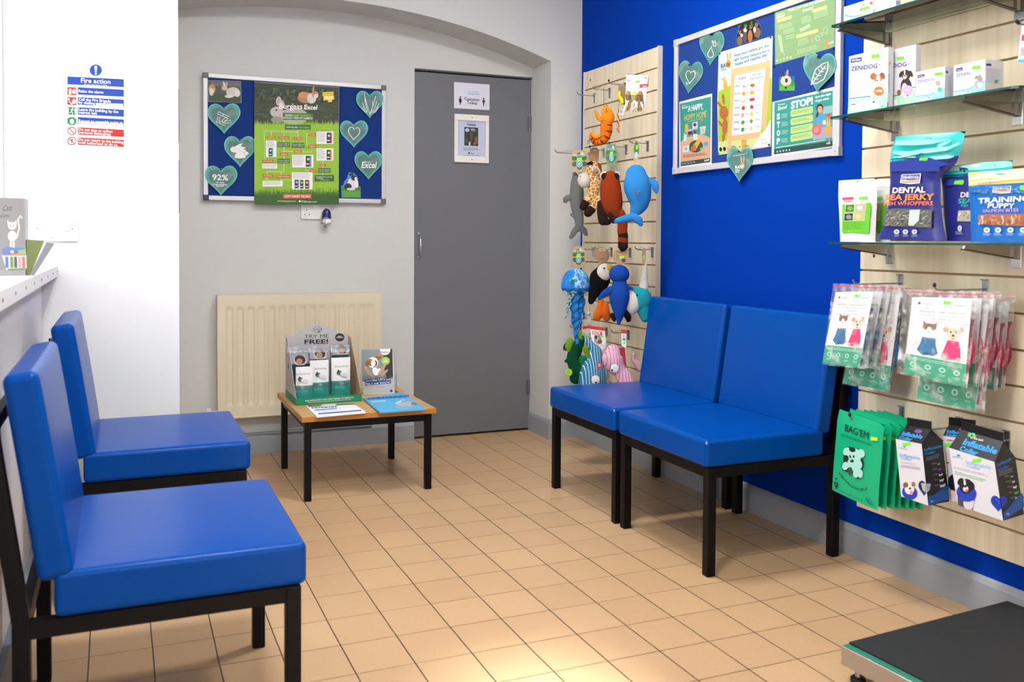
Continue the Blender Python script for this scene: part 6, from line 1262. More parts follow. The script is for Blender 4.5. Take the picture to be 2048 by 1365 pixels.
carton(K6, 590, 935, 985, 515, SH[2], 2.075, 'white dog medicine box with a black and white dog and a lilac disc', z2f)
def z3f(A):
    A.poly([(935, 942), (1090, 918), (1215, 862), (1212, 975), (935, 1018)], AQ); A.line([(935, 942), (1080, 920), (1212, 862)], 5, ink('#3d5ca8')); A.poly([(950, 735), (1020, 722), (1019, 750), (950, 764)], NV); A.text('Virbac', 956, 756, 1012, 745, 14, WHT, .01); sticker(A, 1120, 700, 1195, 742); A.text('ZENIDOG', 950, 810, 1118, 785, 28, ink('#4a56a0'), .01)
    A.ell(1130, 860, 24, 48, ink('#e8e2de')); A.ell(1150, 815, 22, 26, ink('#cf9a78')); A.ell(1132, 800, 6, 12, ink('#c98c68')); A.ell(1166, 798, 6, 12, ink('#c98c68')); A.ell(1166, 872, 24, 24, ink('#4da8c9')); A.scrib(952, 835, 1060, 880, 4, ink('#d0cfd6'), .25, -.1)
    for x in (942, 993, 1045): A.poly([(x, 960-(x-942)*.12), (x+42, 954-(x-942)*.12), (x+42, 1000-(x-942)*.12), (x, 1006-(x-942)*.12)], WHT); A.ell(x+20, 966-(x-942)*.12, 8, 7, ink('#8f96c0') if x < 1040 else NV)
def boxside(x0, x1, yt, yb, blue=True):
    def f(A):
        A.poly([(x0+6, yt+18), (x0+6+(x1-x0)*.28, yt+22), (x0+6+(x1-x0)*.28, yt+44), (x0+6, yt+42)], NV); A.scrib(x0+8, yt+62, x1-14, yb-60, 12, ink('#9a9cc0'), .3, .12)
        if blue: A.poly([(x0+(x1-x0)*.5, yb-90), (x0+(x1-x0)*.7, yb-92), (x0+(x1-x0)*.7, yb-60), (x0+(x1-x0)*.5, yb-58)], ink('#4f9a5c'))
    return f
carton(K6, 937, 1218, 1303, 705, SH[2], 2.045, 'small white dog medicine box with a chihuahua and a blue disc, on the middle shelf', z3f, boxside(1222, 1300, 672, 950, False))
def z4f(A):
    A.poly([(1302, 895), (1450, 870), (1610, 790), (1606, 905), (1302, 955)], AQ); A.line([(1302, 893), (1450, 868), (1608, 790)], 5, ink('#3d5ca8')); A.poly([(1326, 668), (1392, 656), (1391, 688), (1326, 700)], NV); A.text('Virbac', 1332, 692, 1384, 682, 14, WHT, .01); sticker(A, 1484, 636, 1566, 680); A.text('ZENIFEL', 1326, 752, 1476, 726, 30, ink('#4a56a0'), .01)
    A.ell(1545, 775, 42, 36, ink('#8f8c8a')); A.poly([(1515, 760), (1520, 728), (1538, 750)], ink('#7f7c7a')); A.poly([(1548, 748), (1560, 720), (1575, 755)], ink('#7f7c7a')); A.ell(1520, 790, 18, 20, ink('#d4d0cc')); A.ell(1515, 780, 3, 4, INK); A.ell(1535, 825, 30, 40, ink('#a3a19f')); A.ell(1562, 830, 26, 26, ink('#bfe6dc'))
    A.scrib(1330, 765, 1470, 820, 5, ink('#d0cfd6'), .25, -.1)
    for x in (1310, 1368, 1425): A.poly([(x, 908-(x-1310)*.14), (x+42, 902-(x-1310)*.14), (x+42, 942-(x-1310)*.14), (x, 948-(x-1310)*.14)], WHT); A.ell(x+20, 912-(x-1310)*.14, 8, 7, ink('#8f96c0') if x < 1420 else NV)
carton(K6, 1305, 1612, 1790, 640, SH[2], 2.045, 'white cat medicine box with a grey tabby, right end of the middle shelf', z4f, boxside(1616, 1788, 600, 870))
# top shelf
K17 = (1660, 0, 6.827)
def lf_(A):
    A.ell(370, 160, 175, 62, ink('#2f9fd4'), -.22); A.ell(378, 148, 172, 58, ink('#e6e6ee'), -.22); A.text('LOGIC', 262, 155, 372, 130, 32, ink('#c9405a'), .01); A.ell(425, 130, 12, 34, ink('#a07850'), .3); A.ell(460, 62, 22, 22, ink('#c99a6c')); A.poly([(435, 110), (540, 75), (545, 110), (520, 128), (440, 148)], LGS); A.ell(562, 42, 24, 22, ink('#d9566a')); A.scrib(235, 168, 390, 182, 1, ink('#7fb4d4'), .4, -.2); A.ell(212, 112, 6, 6, NV); A.ell(232, 106, 6, 6, NV)
carton(K17, 190, 590, 605, 98, SH[1], 2.05, 'white and blue dog toothpaste box at the left end of the top shelf', lf_, name='toothpaste_box')
def l2f(A): A.ell(600, 110, 30, 38, ink('#3d8fcf')); A.ell(602, 100, 22, 34, ink('#dce8f2')); A.scrib(660, 10, 850, 60, 5, ink('#c3ccdc'), .3, -.25); A.poly([(820, 70), (850, 60), (850, 85), (820, 95)], ink('#7fb4e0'))
carton(K17, 605, 900, 965, -40, SH[1], 2.052, 'pale blue box beside the toothpaste box on the top shelf', l2f, lambda A: A.scrib(905, 20, 960, 60, 3, INK, .5), mat='#cdd6e6')
q = flatp(SH[1]).hit(1640+1140/4.875, 60/4.875)
tub = root('plastic_tub', (min(2.2, q[0]), q[1], SH[1]), 'white round tub on the top shelf, its base seen through the glass', 'tub')
put('body', MB().lathe((min(2.2, q[0]), q[1], SH[1]+.0003), [(0, 0), (.026, 0), (.028, .003), (.028, .06), (0, .06)], C('#e9ebf0', .3)), tub); put('lid', MB().lathe((min(2.2, q[0]), q[1], SH[1]+.0605), [(0, 0), (.03, 0), (.03, .018), (.028, .02), (0, .02)], C('#d9dce2', .3)), tub)

# treat bags on the lowest shelf
def bag(P, crop, Le, Re, bulge, mat, name='bag', n=14, crease=.0015, seed=0, flatp_=.35, zmin=None):
    """filled bag whose left and right outlines are read top to bottom"""
    def cur(E, v):
        k = v*(len(E)-1); i = min(int(k), len(E)-2); t = k-i; return (E[i][0]+(E[i+1][0]-E[i][0])*t, E[i][1]+(E[i+1][1]-E[i][1])*t)
    def srf(sg):
        def fn(u, v):
            a = cur(Le, v); b = cur(Re, v); A_ = P.hit(crop[0]+a[0]/crop[2], crop[1]+a[1]/crop[2]); B_ = P.hit(crop[0]+b[0]/crop[2], crop[1]+b[1]/crop[2])
            q_ = A_.lerp(B_, u); d = bulge*max(0, math.sin(math.pi*u))**flatp_*min(1, v*3)**.8
            if zmin is not None and v > .97: q_ = Vector((q_[0], max(q_[1], zmin-P.O.z*0))); 
            return P.at(q_, sg*d*(1 if sg > 0 else .6)+(crease*noise.noise(Vector((u*7, v*9, seed)))*min(1, v*3)*math.sin(math.pi*u) if 0 < u < 1 else 0))
        return fn
    g = MB(); g.grid(srf(1), n, n*2, mat); g.grid(srf(-1), n, n*2, mat); return g
def zfade(name, z0, bands, rough=.3): 
    m = fade(name, bands, 2, 0, z0, rough)
    for e in m.node_tree.nodes:
        if e.type == 'VALTORGB': e.color_ramp.interpolation = 'CONSTANT'
    return m
WP = C('#d6d6d4', .25, bump=.5, bscale=35, name='white_foil_pouch')
def wpouch(X, dx, label):
    P = rightp(X); t = root('treat_pouch', P.at(P.hit(1640+(315+dx)/4.265, 240+1038/4.265)), label, 'pouch')
    put('pouch', bag(P, K7, [(160+dx, 518), (155+dx, 650), (165+dx, 850), (172+dx, 1040)], [(480+dx, 498), (487+dx, 650), (478+dx, 850), (472+dx, 1042)], .012, WP), t)
    A = Art(rightp(X-.0135), K7); o = dx
    A.line([(168+o, 580), (480+o, 576)], 2.5, ink('#b9808c')); A.ell(320+o, 528, 6, 6, ink('#2a2a5c')); A.poly([(192+o, 664), (285+o, 657), (285+o, 676), (192+o, 683)], ink('#c9405a')); sticker(A, 334+o, 650, 404+o, 678); A.text('Treats', 205+o, 706, 275+o, 700, 18, ink('#c02c3c'), .01); A.line([(270+o, 668), (440+o, 662)], 1.5, GREY_)
    A.poly([(190+o, 722), (436+o, 706), (415+o, 968), (188+o, 962)], ink('#62b82c'))
    for x, y, c_, c2 in ((218, 722, '#3c6a2c', '#6fa23c'), (300, 716, '#b8a08c', '#dcd4cc'), (208, 795, '#2c2a2c', '#8a8688'), (290, 792, '#b9a67c', '#d9c07c')):
        A.poly([(x+o, y+3), (x+o+(76 if x < 250 else 94), y), (x+o+(70 if x < 250 else 88), y+64), (x+o-3, y+66)], ink(c_)); A.ell(x+o+38, y+34, 24, 20, ink(c2)); A.line([(x+o, y+3), (x+o+(76 if x < 250 else 94), y), (x+o+(70 if x < 250 else 88), y+64), (x+o-3, y+66), (x+o, y+3)], 3, WHT)
    A.scrib(200+o, 872, 405+o, 940, 7, ink('#3f8a20'), .3); A.ell(240+o, 950, 8, 5, ink('#c9a02c')); put('label', A, t)
wpouch(2.085, 0, 'white treat pouch with a green label at the left end of the lowest shelf'); wpouch(2.135, 128, 'white treat pouch mostly hidden behind the big navy bag')
def fish_art(A, sx, top, wave, rail, nm, l2, c2, l3, c3, ox=0, oy=0, win='#9a9a92', fill=None, logo=True):
    pass
NB = ink('#252c86'); TQ = ink('#12b0b4'); TQL = ink('#8fdccc'); NVB = C('#1f2a7c', .38, bump=.25, bscale=22, name='navy_bag')
# big navy bag
X = 2.075; P = rightp(X); t = root('treat_bag', P.at(P.hit(1640+800/4.265, 240+1030/4.265)), 'large navy and turquoise dog treat bag in the middle of the lowest shelf', 'treat bag')
z0_ = t.location.z
Le = [(650, 142), (615, 240), (595, 370), (600, 520), (590, 690), (548, 880), (490, 1020)]; Re = [(1240, 96), (1220, 200), (1165, 370), (1030, 500), (1030, 690), (1050, 880), (1082, 1032)]
zb_ = P.hit(1640+800/4.265, 240+345/4.265)[1]-z0_; zh = P.hit(1640+650/4.265, 240+100/4.265)[1]-z0_
put('bag', bag(P, K7, Le, Re, .022, zfade('navy_turquoise', zh, [(0, '#20287c'), (zb_/zh, '#16b0b2')], .35), seed=3, crease=.004), t)
A = Art(rightp(X-.0245), K7); 
for pts in ([(648, 175), (800, 165), (1000, 170), (1110, 165), (950, 205), (820, 215), (640, 215)], [(625, 262), (760, 270), (900, 245), (1100, 225), (1180, 190), (1190, 205), (1080, 262), (900, 285), (720, 310), (620, 285)], [(612, 320), (700, 325), (900, 320), (1090, 300), (1150, 312), (1100, 330), (900, 345), (760, 300)], [(1000, 215), (1060, 190), (1130, 170), (1080, 205), (1010, 235)]): A.poly(pts, TQL)
A.poly([(598, 360), (720, 345), (850, 318), (940, 322), (1000, 345), (1090, 370), (1150, 365), (1020, 400), (1020, 440), (600, 440)], ink('#18308c')); A.line([(600, 338), (700, 325), (830, 300), (860, 285), (885, 290)], 7, ink('#18306c'))
for x, y in ((625, 335), (728, 322), (830, 302)): A.line([(x, y), (x-10, y+38)], 6, ink('#18306c'))
A.line([(910, 155), (935, 150), (960, 165)], 4, ink('#18306c')); A.line([(1115, 205), (1120, 180)], 4, ink('#18306c')); A.poly([(845, 345), (852, 325), (920, 322), (912, 348)], LGS)
def logo(A, x, y, w_, h_):
    A.poly([(x, y), (x+w_*.6, y-h_*.04), (x+w_, y-h_*.12), (x+w_*.94, y+h_*.9), (x+w_*.4, y+h_), (x-w_*.08, y+h_*.86)], WHT); A.poly([(x+w_*.03, y+h_*.06), (x+w_*.6, y+h_*.02), (x+w_*.95, y-h_*.04), (x+w_*.91, y+h_*.52), (x+w_*.4, y+h_*.6), (x-w_*.02, y+h_*.52)], ink('#232c80')); A.text('FISH4DOGS', x+w_*.04, y+h_*.46, x+w_*.88, y+h_*.42, h_*.30, WHT, .02)
    for k, c_ in ((.64, '#d9a53a'), (.76, '#8a3c5c')): A.line([(x-w_*.02, y+h_*k), (x+w_*.3, y+h_*(k+.06)), (x+w_*.6, y+h_*k), (x+w_*.91, y+h_*(k-.02))], h_*.09, ink(c_))
logo(A, 696, 466, 166, 82); A.text('DENTAL', 617, 624, 898, 618, 46, WHT, .03, .15); A.text('SEA JERKY', 556, 684, 970, 680, 48, ink('#e88a2c'), .03, .15); A.text('FISH WHOPPERS', 545, 728, 962, 728, 32, ink('#e8703c'), .02, .1)
A.poly([(552, 770), (640, 755), (955, 768), (950, 920), (780, 912), (545, 905)], ink('#5f625c'))
rnd = random.Random(4)
for k in range(160): x, y = rnd.uniform(560, 935), rnd.uniform(775, 905); a = rnd.uniform(-.9, .3); L_ = rnd.uniform(12, 40); A.line([(x, y), (x+L_*math.cos(a), min(912, max(762, y+L_*math.sin(a))))], rnd.uniform(2, 6), ink(rnd.choice(['#8c8c80', '#3c403c', '#b9b8ac', '#6f7068', '#2c302e', '#a5a08c'])))
A.poly([(770, 770), (860, 765), (850, 860), (800, 905), (760, 900)], ink('#b9c4c4'))
for x in (660, 735, 812): A.ell(x, 955, 22, 19, WHT); A.ell(x, 955, 13, 11, ink('#6f78b0')); A.scrib(x-22, 980, x+28, 1002, 2, ink('#aab0d4'), .3)
put('print', A, t)
# second navy bag
X = 2.115; P = rightp(X); t = root('treat_bag', P.at(P.hit(1640+1150/4.265, 240+1035/4.265)), 'smaller navy treat bag between the large navy bag and the blue puppy bag', 'treat bag')
z0_ = t.location.z; zb_ = P.hit(1640+1150/4.265, 240+490/4.265)[1]-z0_; zh = P.hit(1640+1150/4.265, 240+395/4.265)[1]-z0_+.01
put('bag', bag(P, K7, [(1018, 400), (1030, 480), (1045, 600), (1055, 800), (1082, 1035)], [(1640, 345), (1645, 450), (1620, 600), (1600, 800), (1600, 1040)], .018, zfade('navy_turquoise_b', zh, [(0, '#20287c'), (zb_/zh, '#16b0b2')], .35), seed=5, crease=.003), t)
A = Art(rightp(X-.0205), K7); A.poly([(1025, 410), (1250, 385), (1400, 360), (1630, 352), (1640, 395), (1500, 420), (1300, 430), (1100, 440), (1030, 440)], TQL); A.poly([(1020, 455), (1200, 440), (1330, 430), (1640, 400), (1640, 430), (1300, 460), (1030, 480)], TQ); A.poly([(1040, 510), (1200, 500), (1640, 470), (1640, 560), (1050, 560)], ink('#18308c'))
A.line([(1030, 478), (1290, 458)], 8, ink('#18306c'))
for x in (1118, 1232): A.line([(x, 470), (x+4, 505)], 7, ink('#18306c'))
A.poly([(1188, 405), (1250, 410), (1268, 425), (1255, 432), (1240, 425), (1238, 450), (1228, 450), (1215, 425), (1200, 440), (1190, 438)], ink('#18306c')); A.ell(1328, 392, 40, 9, WHT, -.1); A.line([(1490, 380), (1500, 402)], 4, ink('#18306c')); A.poly([(1140, 548), (1150, 520), (1222, 512), (1230, 528), (1215, 552)], LGS)
A.text('DENTAL', 1198, 660, 1450, 650, 42, WHT, .03, .1); A.text('SEA JERKY', 1178, 712, 1520, 706, 40, ink('#2cb0a8'), .02, .1); A.text('FISH', 1205, 742, 1262, 740, 22, ink('#2cb0a8'), .01); A.poly([(1180, 775), (1500, 760), (1500, 870), (1170, 865)], ink('#a3a090'))
for k in range(70): x, y = rnd.uniform(1185, 1480), rnd.uniform(785, 855); A.ell(x, y, rnd.uniform(4, 12), rnd.uniform(3, 8), ink(rnd.choice(['#c4c0b0', '#7f7c6c', '#dcd8c8', '#8f8c7c'])), rnd.random()*3, 7)
A.ell(1195, 925, 17, 24, WHT); A.ell(1195, 925, 10, 16, ink('#8088b8')); A.scrib(1160, 955, 1230, 985, 2, ink('#aab0d4'), .3); put('print', A, t)
# puppy bag
X = 2.065; P = rightp(X); t = root('treat_bag', P.at(P.hit(1640+1600/4.265, 240+1045/4.265)), 'bright blue puppy training treat bag with a yellow top, right end of the lowest shelf', 'treat bag')
z0_ = t.location.z; zb_ = P.hit(1640+1400/4.265, 240+560/4.265)[1]-z0_; zh = P.hit(1640+1300/4.265, 240+430/4.265)[1]-z0_+.01
put('bag', bag(P, K7, [(1265, 452), (1268, 560), (1280, 750), (1285, 900), (1290, 1042)], [(1960, 398), (1975, 500), (1950, 700), (1950, 900), (1960, 1052)], .020, zfade('blue_yellow', zh, [(0, '#0a64b8'), (zb_/zh, '#f0cf6a')], .35), seed=8, crease=.002), t)
A = Art(rightp(X-.0225), K7)
for pts in ([(1275, 480), (1500, 455), (1740, 430), (1930, 415), (1930, 440), (1600, 470), (1275, 510)], [(1275, 530), (1500, 505), (1700, 480), (1930, 470), (1930, 485), (1600, 510), (1280, 548)]): A.poly(pts, ink('#f4ead0'))
A.ell(1540, 462, 48, 7, ink('#2c9a8c')); A.line([(1262, 540), (1460, 525), (1470, 505), (1440, 505)], 5, ink('#3d7fb0'));
for x in (1348, 1452): A.line([(x, 532), (x+2, 562)], 6, ink('#3d7fb0'))
A.poly([(1266, 575), (1400, 560), (1560, 545), (1930, 535), (1930, 620), (1268, 620)], ink('#0f62ae'))
for k in range(60): x, y = rnd.uniform(1275, 1900), rnd.uniform(565, 625); A.ell(x, y, rnd.uniform(8, 18), 2.5, ink('#6fb0dc'), -.15, 6)
logo(A, 1482, 570, 152, 58); A.poly([(1705, 582), (1712, 560), (1790, 556), (1785, 596), (1712, 598)], LGS)
A.text('TRAINING', 1348, 712, 1790, 690, 44, WHT, .03, .1); A.text('PUPPY', 1432, 752, 1662, 752, 40, WHT, .02, .1); A.text('SALMON BITES', 1392, 790, 1696, 782, 26, ink('#c99ac4'), .02)
A.poly([(1350, 815), (1420, 805), (1930, 800), (1930, 900), (1600, 905), (1358, 890)], ink('#9a6248'))
for k in range(110): x, y = rnd.uniform(1365, 1900), rnd.uniform(818, 888); A.ell(x, y, rnd.uniform(8, 20), rnd.uniform(6, 14), ink(rnd.choice(['#b87c5c', '#8f5a40', '#c99878', '#a86c4e'])), rnd.random()*3, 7)
for x in (1385, 1560, 1640): A.line([(x, 820), (x+10, 860), (x+4, 890)], 8, ink('#e6d4cc'))
for x in (1430, 1526, 1632, 1740): A.ell(x, 940, 26, 22, ink('#d9e6f2')); A.ell(x, 940, 15, 12, ink('#5c9ad0')); A.scrib(x-36, 968, x+38, 992, 2, ink('#b9d4ec'), .3)
put('print', A, t)

# ================================================================== HANGING PET SUIT BAGS
_, HB1, L1 = hook((800, 163), (375, 150), K8, 'hook holding the bags of blue pet suits', plate=(.02, .034), up=.026)
_, HB2, L2 = hook((1545, 216), (1095, 190), K8, 'black tipped hook holding the bags of pink pet suits', True, plate=(.02, .034), up=.026)
_, HB3, L3 = hook((880, 240), (380, 243), K9, 'black tipped hook holding the green waste bags', True, plate=(.02, .034), up=.026)
_, HB4, L4 = hook((1440, 352), (928, 360), K9, 'black tipped hook holding the smaller collar boxes', True, plate=(.02, .034), up=.026)
_, HB5, L5 = hook((1890, 485), (1425, 495), K9, 'hook holding the large collar box', plate=(.02, .034), up=.026)
PFILM = film_mat('polythene', '#ffffff', cover=.15, rough=.16, bump=1.0, bscale=28); SG = ink('#2c9a78'); CATB = ink('#0f6a9c'); CATP = ink('#d4166a'); CARD_W = C('#d8d8df', .4)
def suit_bag(X, film, ins, label, gcol, art, group=None):
    P = rightp(X); bx = P.hit(1620+(film[2][0]+film[3][0])/2/4.404, 530+(film[2][1]+film[3][1])/2/4.404); t = root('pet_suit_bag', P.at(bx), label, 'bag', group)
    ev = lambda F, u, v: (F[0][0]*(1-u)*(1-v)+F[1][0]*u*(1-v)+F[2][0]*u*v+F[3][0]*(1-u)*v, F[0][1]*(1-u)*(1-v)+F[1][1]*u*(1-v)+F[2][1]*u*v+F[3][1]*(1-u)*v)
    def mk_(sg):
        def fn(u, v):
            q = ev(film, u, v); q = P.hit(1620+q[0]/4.404, 530+q[1]/4.404); b = (.004 if sg > 0 else .024)*math.sin(math.pi*u)**.5*(math.sin(math.pi*min(1, v*1.0)))**.5 if 0 < u < 1 and 0 < v < 1 else 0
            return P.at(q, sg*(b+.001)+.003*noise.noise(Vector((u*6, v*9, X*50+sg))))
        return fn
    F_ = MB(); F_.grid(mk_(1), 10, 16, PFILM); F_.grid(mk_(-1), 10, 16, PFILM); put('plastic_sleeve', F_, t)
    A = Art(rightp(X+.001), K8, base=.0014); art(A); mb = MB(); sheet(mb, A, ins, CARD_W, .0010); fuse(A, mb); put('insert_card', mb, t)
    zp = Art(P, K8, base=.002); a, b = ev(film, .01, .03), ev(film, .99, .03); zp.line([a, b], 5, ink('#d8404c')); put('zip_strip', zp, t)
    g = MB(); c_ = C(gcol, .85, bump=.4, bscale=60)
    def gf(sg):
        def fn(u, v):
            q = ev(ins, .10+.98*u-.04*math.sin(9*v), .22+.72*v); q = rightp(X+.0135).hit(1620+q[0]/4.404, 530+q[1]/4.404)
            b = .011*math.sin(math.pi*u)**.5*math.sin(math.pi*v)**.5 if 0 < u < 1 and 0 < v < 1 else 0
            return rightp(X+.0135).at(q, sg*b+.002*noise.noise(Vector((u*8, v*12, X*30))))
        return fn
    g.grid(gf(1), 10, 14, c_); g.grid(gf(-1), 10, 14, c_); put('garment', g, t); return t
def suit_art(x0, y0, sx, sy, yg, quad):
    """front print in the frame of a quad TL,TR,BR,BL"""
    def art(A, pale=0):
        ev = lambda u, v: (quad[0][0]*(1-u)*(1-v)+quad[1][0]*u*(1-v)+quad[2][0]*u*v+quad[3][0]*(1-u)*v, quad[0][1]*(1-u)*(1-v)+quad[1][1]*u*(1-v)+quad[2][1]*u*v+quad[3][1]*(1-u)*v)
        R = lambda u0, v0, u1, v1, m_: A.poly([ev(u0, v0), ev(u1, v0), ev(u1, v1), ev(u0, v1)], m_)
        def E(u, v, a, b, m_, rot=0): A.poly([ev(u+a*math.cos(t)*math.cos(rot)-b*math.sin(t)*math.sin(rot), v+(a*math.cos(t)*math.sin(rot)+b*math.sin(t)*math.cos(rot))*.62) for t in [2*math.pi*k/18 for k in range(18)]], m_)
        R(.0, .745, 1, 1, SG)
        for k in range(2): p, q = ev(.06, .775+.02*k), ev(.94, .775+.02*k); A.line([p, q], 3.5, ink('#b9e0d0'))
        for u in (.14, .38, .62, .86): E(u, .865, .055, .05, ink('#a9d8c6')); E(u, .865, .032, .03, SG); p, q = ev(u-.06, .925), ev(u+.06, .925); A.line([p, q], 4, ink('#a9d8c6')); p, q = ev(u-.04, .94), ev(u+.04, .94); A.line([p, q], 3, ink('#a9d8c6'))
        TG = ink('#6fa8a4'); p, q = ev(.12, .185), ev(.92, .185); A.text('MEDICAL PET SHIRT BODY SUIT', p[0], p[1], q[0], q[1], 11, TG, .01); p, q = ev(.16, .225), ev(.9, .225); A.text('RECOVERY SUIT FOR CATS AND DOGS', p[0], p[1], q[0], q[1], 7, TG, 0); p, q = ev(.35, .262), ev(.7, .262); A.line([p, q], 3, TG); p, q = ev(.08, .30), ev(.95, .30); A.line([p, q], 2, GREY_)
        E(.13, .075, .022, .025, INK); p, q = ev(.18, .075), ev(.36, .075); A.line([p, q], 3, GREY_); p, q = ev(.18, .095), ev(.4, .095); A.line([p, q], 2.5, GREY_); R(.53, .035, .68, .075, LGS); p, q = ev(.72, .085), ev(.9, .085); A.line([p, q], 3.5, ink('#6a6f90'))
        # cat in a blue suit
        A.poly([ev(.24, .50), ev(.46, .50), ev(.47, .58), ev(.52, .68), ev(.44, .72), ev(.36, .71), ev(.28, .73), ev(.17, .67), ev(.22, .58)], CATB); E(.34, .70, .05, .03, ink('#0e4a78')); E(.34, .42, .12, .13, ink('#e6e2e0')); E(.34, .37, .115, .075, ink('#7a5c4c')); E(.34, .42, .05, .09, ink('#e6e2e0')); A.poly([ev(.24, .36), ev(.23, .30), ev(.31, .335)], ink('#8a6a58')); A.poly([ev(.38, .335), ev(.46, .305), ev(.45, .365)], ink('#8a6a58')); E(.34, .425, .022, .014, ink('#c98a7c')); p = [ev(.27, .395), ev(.31, .385)]; A.line(p, 3, INK); p = [ev(.37, .385), ev(.41, .39)]; A.line(p, 3, INK)
        # dog in a pink suit
        A.poly([ev(.66, .50), ev(.84, .50), ev(.88, .58), ev(.90, .69), ev(.80, .72), ev(.66, .73), ev(.58, .70), ev(.62, .60)], CATP); E(.62, .71, .04, .04, ink('#dcb89c')); E(.86, .71, .035, .04, ink('#dcb89c')); E(.74, .42, .11, .13, ink('#e0cbb4')); E(.62, .375, .05, .05, ink('#c9946c'), -.5); E(.86, .365, .05, .05, ink('#c9946c'), .5); E(.70, .40, .016, .02, INK); E(.79, .395, .016, .02, INK); E(.745, .44, .024, .022, ink('#3a2c2c')); E(.745, .475, .03, .012, ink('#a87c68'))
    return art
f1 = [(205, 165), (605, 182), (505, 925), (108, 880)]; i1 = [(228, 240), (562, 236), (436, 908), (110, 866)]
X1 = HB1.x-L1+.012
s1_ = suit_bag(X1, f1, i1, 'front clear bag with a blue pet suit on the left hook', '#1a6c94', suit_art(0, 0, 0, 0, 0, i1)); G1 = 'clear bags of blue pet suits behind one another on the left hook'
def shift(o, dx, dz=0, dy=0, label=None, rz=0, group=None):
    c = dup(o, o.location+Vector((dx, dy, dz)), None, label, group); c.rotation_euler[2] = rz; return c
for i in range(4): shift(s1_, .035+.034*i, -.004*(i % 2), .004*(-1)**i, ('second', 'third', 'fourth', 'fifth')[i]+' clear bag from the front on the left hook, blue suit inside', rz=.05*(-1)**i)
def reproj(F_, Xa, Xb):
    """the same outline, moved from the plane x=Xa to the plane x=Xb"""
    out = []
    for x, y in F_:
        q = rightp(Xa).hit(1620+x/4.404, 530+y/4.404); p = proj((Xb, -q[0], q[1])); out.append(((p[0]-1620)*4.404, (p[1]-530)*4.404))
    return out
fL = [(430, 160), (840, 185), (700, 1130), (285, 1050)]; iL = [(445, 250), (800, 268), (688, 1108), (292, 1044)]
suit_bag(X1+.075, fL, iL, 'longer clear bag whose green card edge shows below the blue suit bags', '#17608c', suit_art(0, 0, 0, 0, 0, iL))
f2 = [(830, 215), (1482, 240), (1385, 1085), (760, 955)]; i2 = [(905, 285), (1432, 300), (1360, 1075), (828, 950)]
X2_ = HB2.x-L2+.012
s2_ = suit_bag(X2_, f2, i2, 'front clear bag with a pink pet suit on the black tipped hook', '#a81840', suit_art(0, 0, 0, 0, 0, i2))
for i in range(5): shift(s2_, .034+.026*i, -.003*(i % 2)-.012*(i > 2), .003*(-1)**i, ('second', 'third', 'fourth', 'fifth', 'sixth')[i]+' clear bag from the front on the black tipped hook, pink suit inside', rz=.04*(-1)**i)
fM = [(1040, 240), (1620, 262), (1540, 1310), (935, 1195)]; iM = [(1060, 330), (1585, 345), (1458, 1285), (942, 1182)]
suit_bag(X2_+.052, fM, iM, 'longer clear bag whose green card edge shows below the pink suit bags', '#b01a5c', suit_art(0, 0, 0, 0, 0, iM))

# ================================================================== GREEN WASTE BAG PACKS
GPL = C('#12a877', .3, bump=.5, bscale=18, name='green_polythene')
X3 = HB3.x-L3+.014; P = rightp(X3)
t = root('waste_bag_pack', P.at(P.hit(1620+430/4.785, 780+1055/4.785)), 'front green dog waste bag pack with a dog drawing, on the lower left hook', 'bag pack')
Le = [(285, 185), (262, 290), (250, 450), (228, 700), (212, 955)]; Re = [(712, 338), (700, 440), (690, 640), (665, 900), (650, 1155)]
put('pack', bag(P, K9, Le, Re, .006, GPL, seed=2, crease=.002, n=12), t)
A = Art(rightp(X3-.0085), K9); LT = ink('#9fd8cc')
A.text("BAG'EM", 332, 395, 556, 475, 70, INK, .01, .1); A.text('100% BIODEGRADABLE BAG', 296, 438, 585, 540, 22, ink('#0c5c44'), .0); A.poly([(578, 460), (585, 448), (648, 460), (646, 490), (582, 485)], ink('#b8e02c'))
A.poly([(325, 590), (345, 545), (400, 550), (470, 570), (520, 590), (525, 640), (500, 660), (515, 700), (500, 760), (490, 850), (430, 850), (415, 800), (370, 790), (310, 770), (298, 720), (320, 690), (325, 640)], INK)
A.ell(415, 640, 75, 80, LT, .1); A.ell(350, 590, 32, 40, LT, .4); A.ell(490, 610, 34, 42, LT, -.3); A.ell(405, 575, 32, 22, ink('#1c2422'), .3); A.ell(345, 660, 26, 34, ink('#1c2422')); A.ell(430, 720, 70, 60, LT); A.ell(338, 730, 30, 40, LT, .2); A.ell(440, 800, 28, 44, LT); A.ell(482, 805, 24, 42, LT); A.ell(385, 780, 22, 40, ink('#3c4644'))
A.ell(385, 640, 8, 16, INK, -.4); A.ell(418, 640, 8, 15, INK, -.2); A.ell(402, 682, 18, 16, INK); A.ell(395, 674, 5, 5, LT)
for i, ch_ in enumerate('BIODEGRADABLE'):
    t_ = i/12; x = 280+255*t_; y = 800+150*math.sin(math.pi*t_*.62)-(20*t_)+28*t_; A.text(ch_, x, y+14+12*math.cos(math.pi*t_)*0, x+14, y+14+(12 if t_ < .45 else -8*(t_ > .8)), 24, INK, .01)
A.ell(250, 850, 7, 9, INK); A.ell(240, 895, 7, 16, INK); A.ell(262, 900, 6, 14, INK); A.ell(252, 925, 14, 12, INK); A.scrib(225, 945, 275, 955, 1, INK, .4); A.text('DON\'T FORGET TO SCOOP IT', 290, 970, 525, 1080, 10, INK, .0); A.line([(535, 1040), (560, 1090), (605, 1110), (590, 1070), (555, 1030), (535, 1040)], 4, INK); A.line([(540, 1045), (600, 1108)], 3, INK)
put('print', A, t)
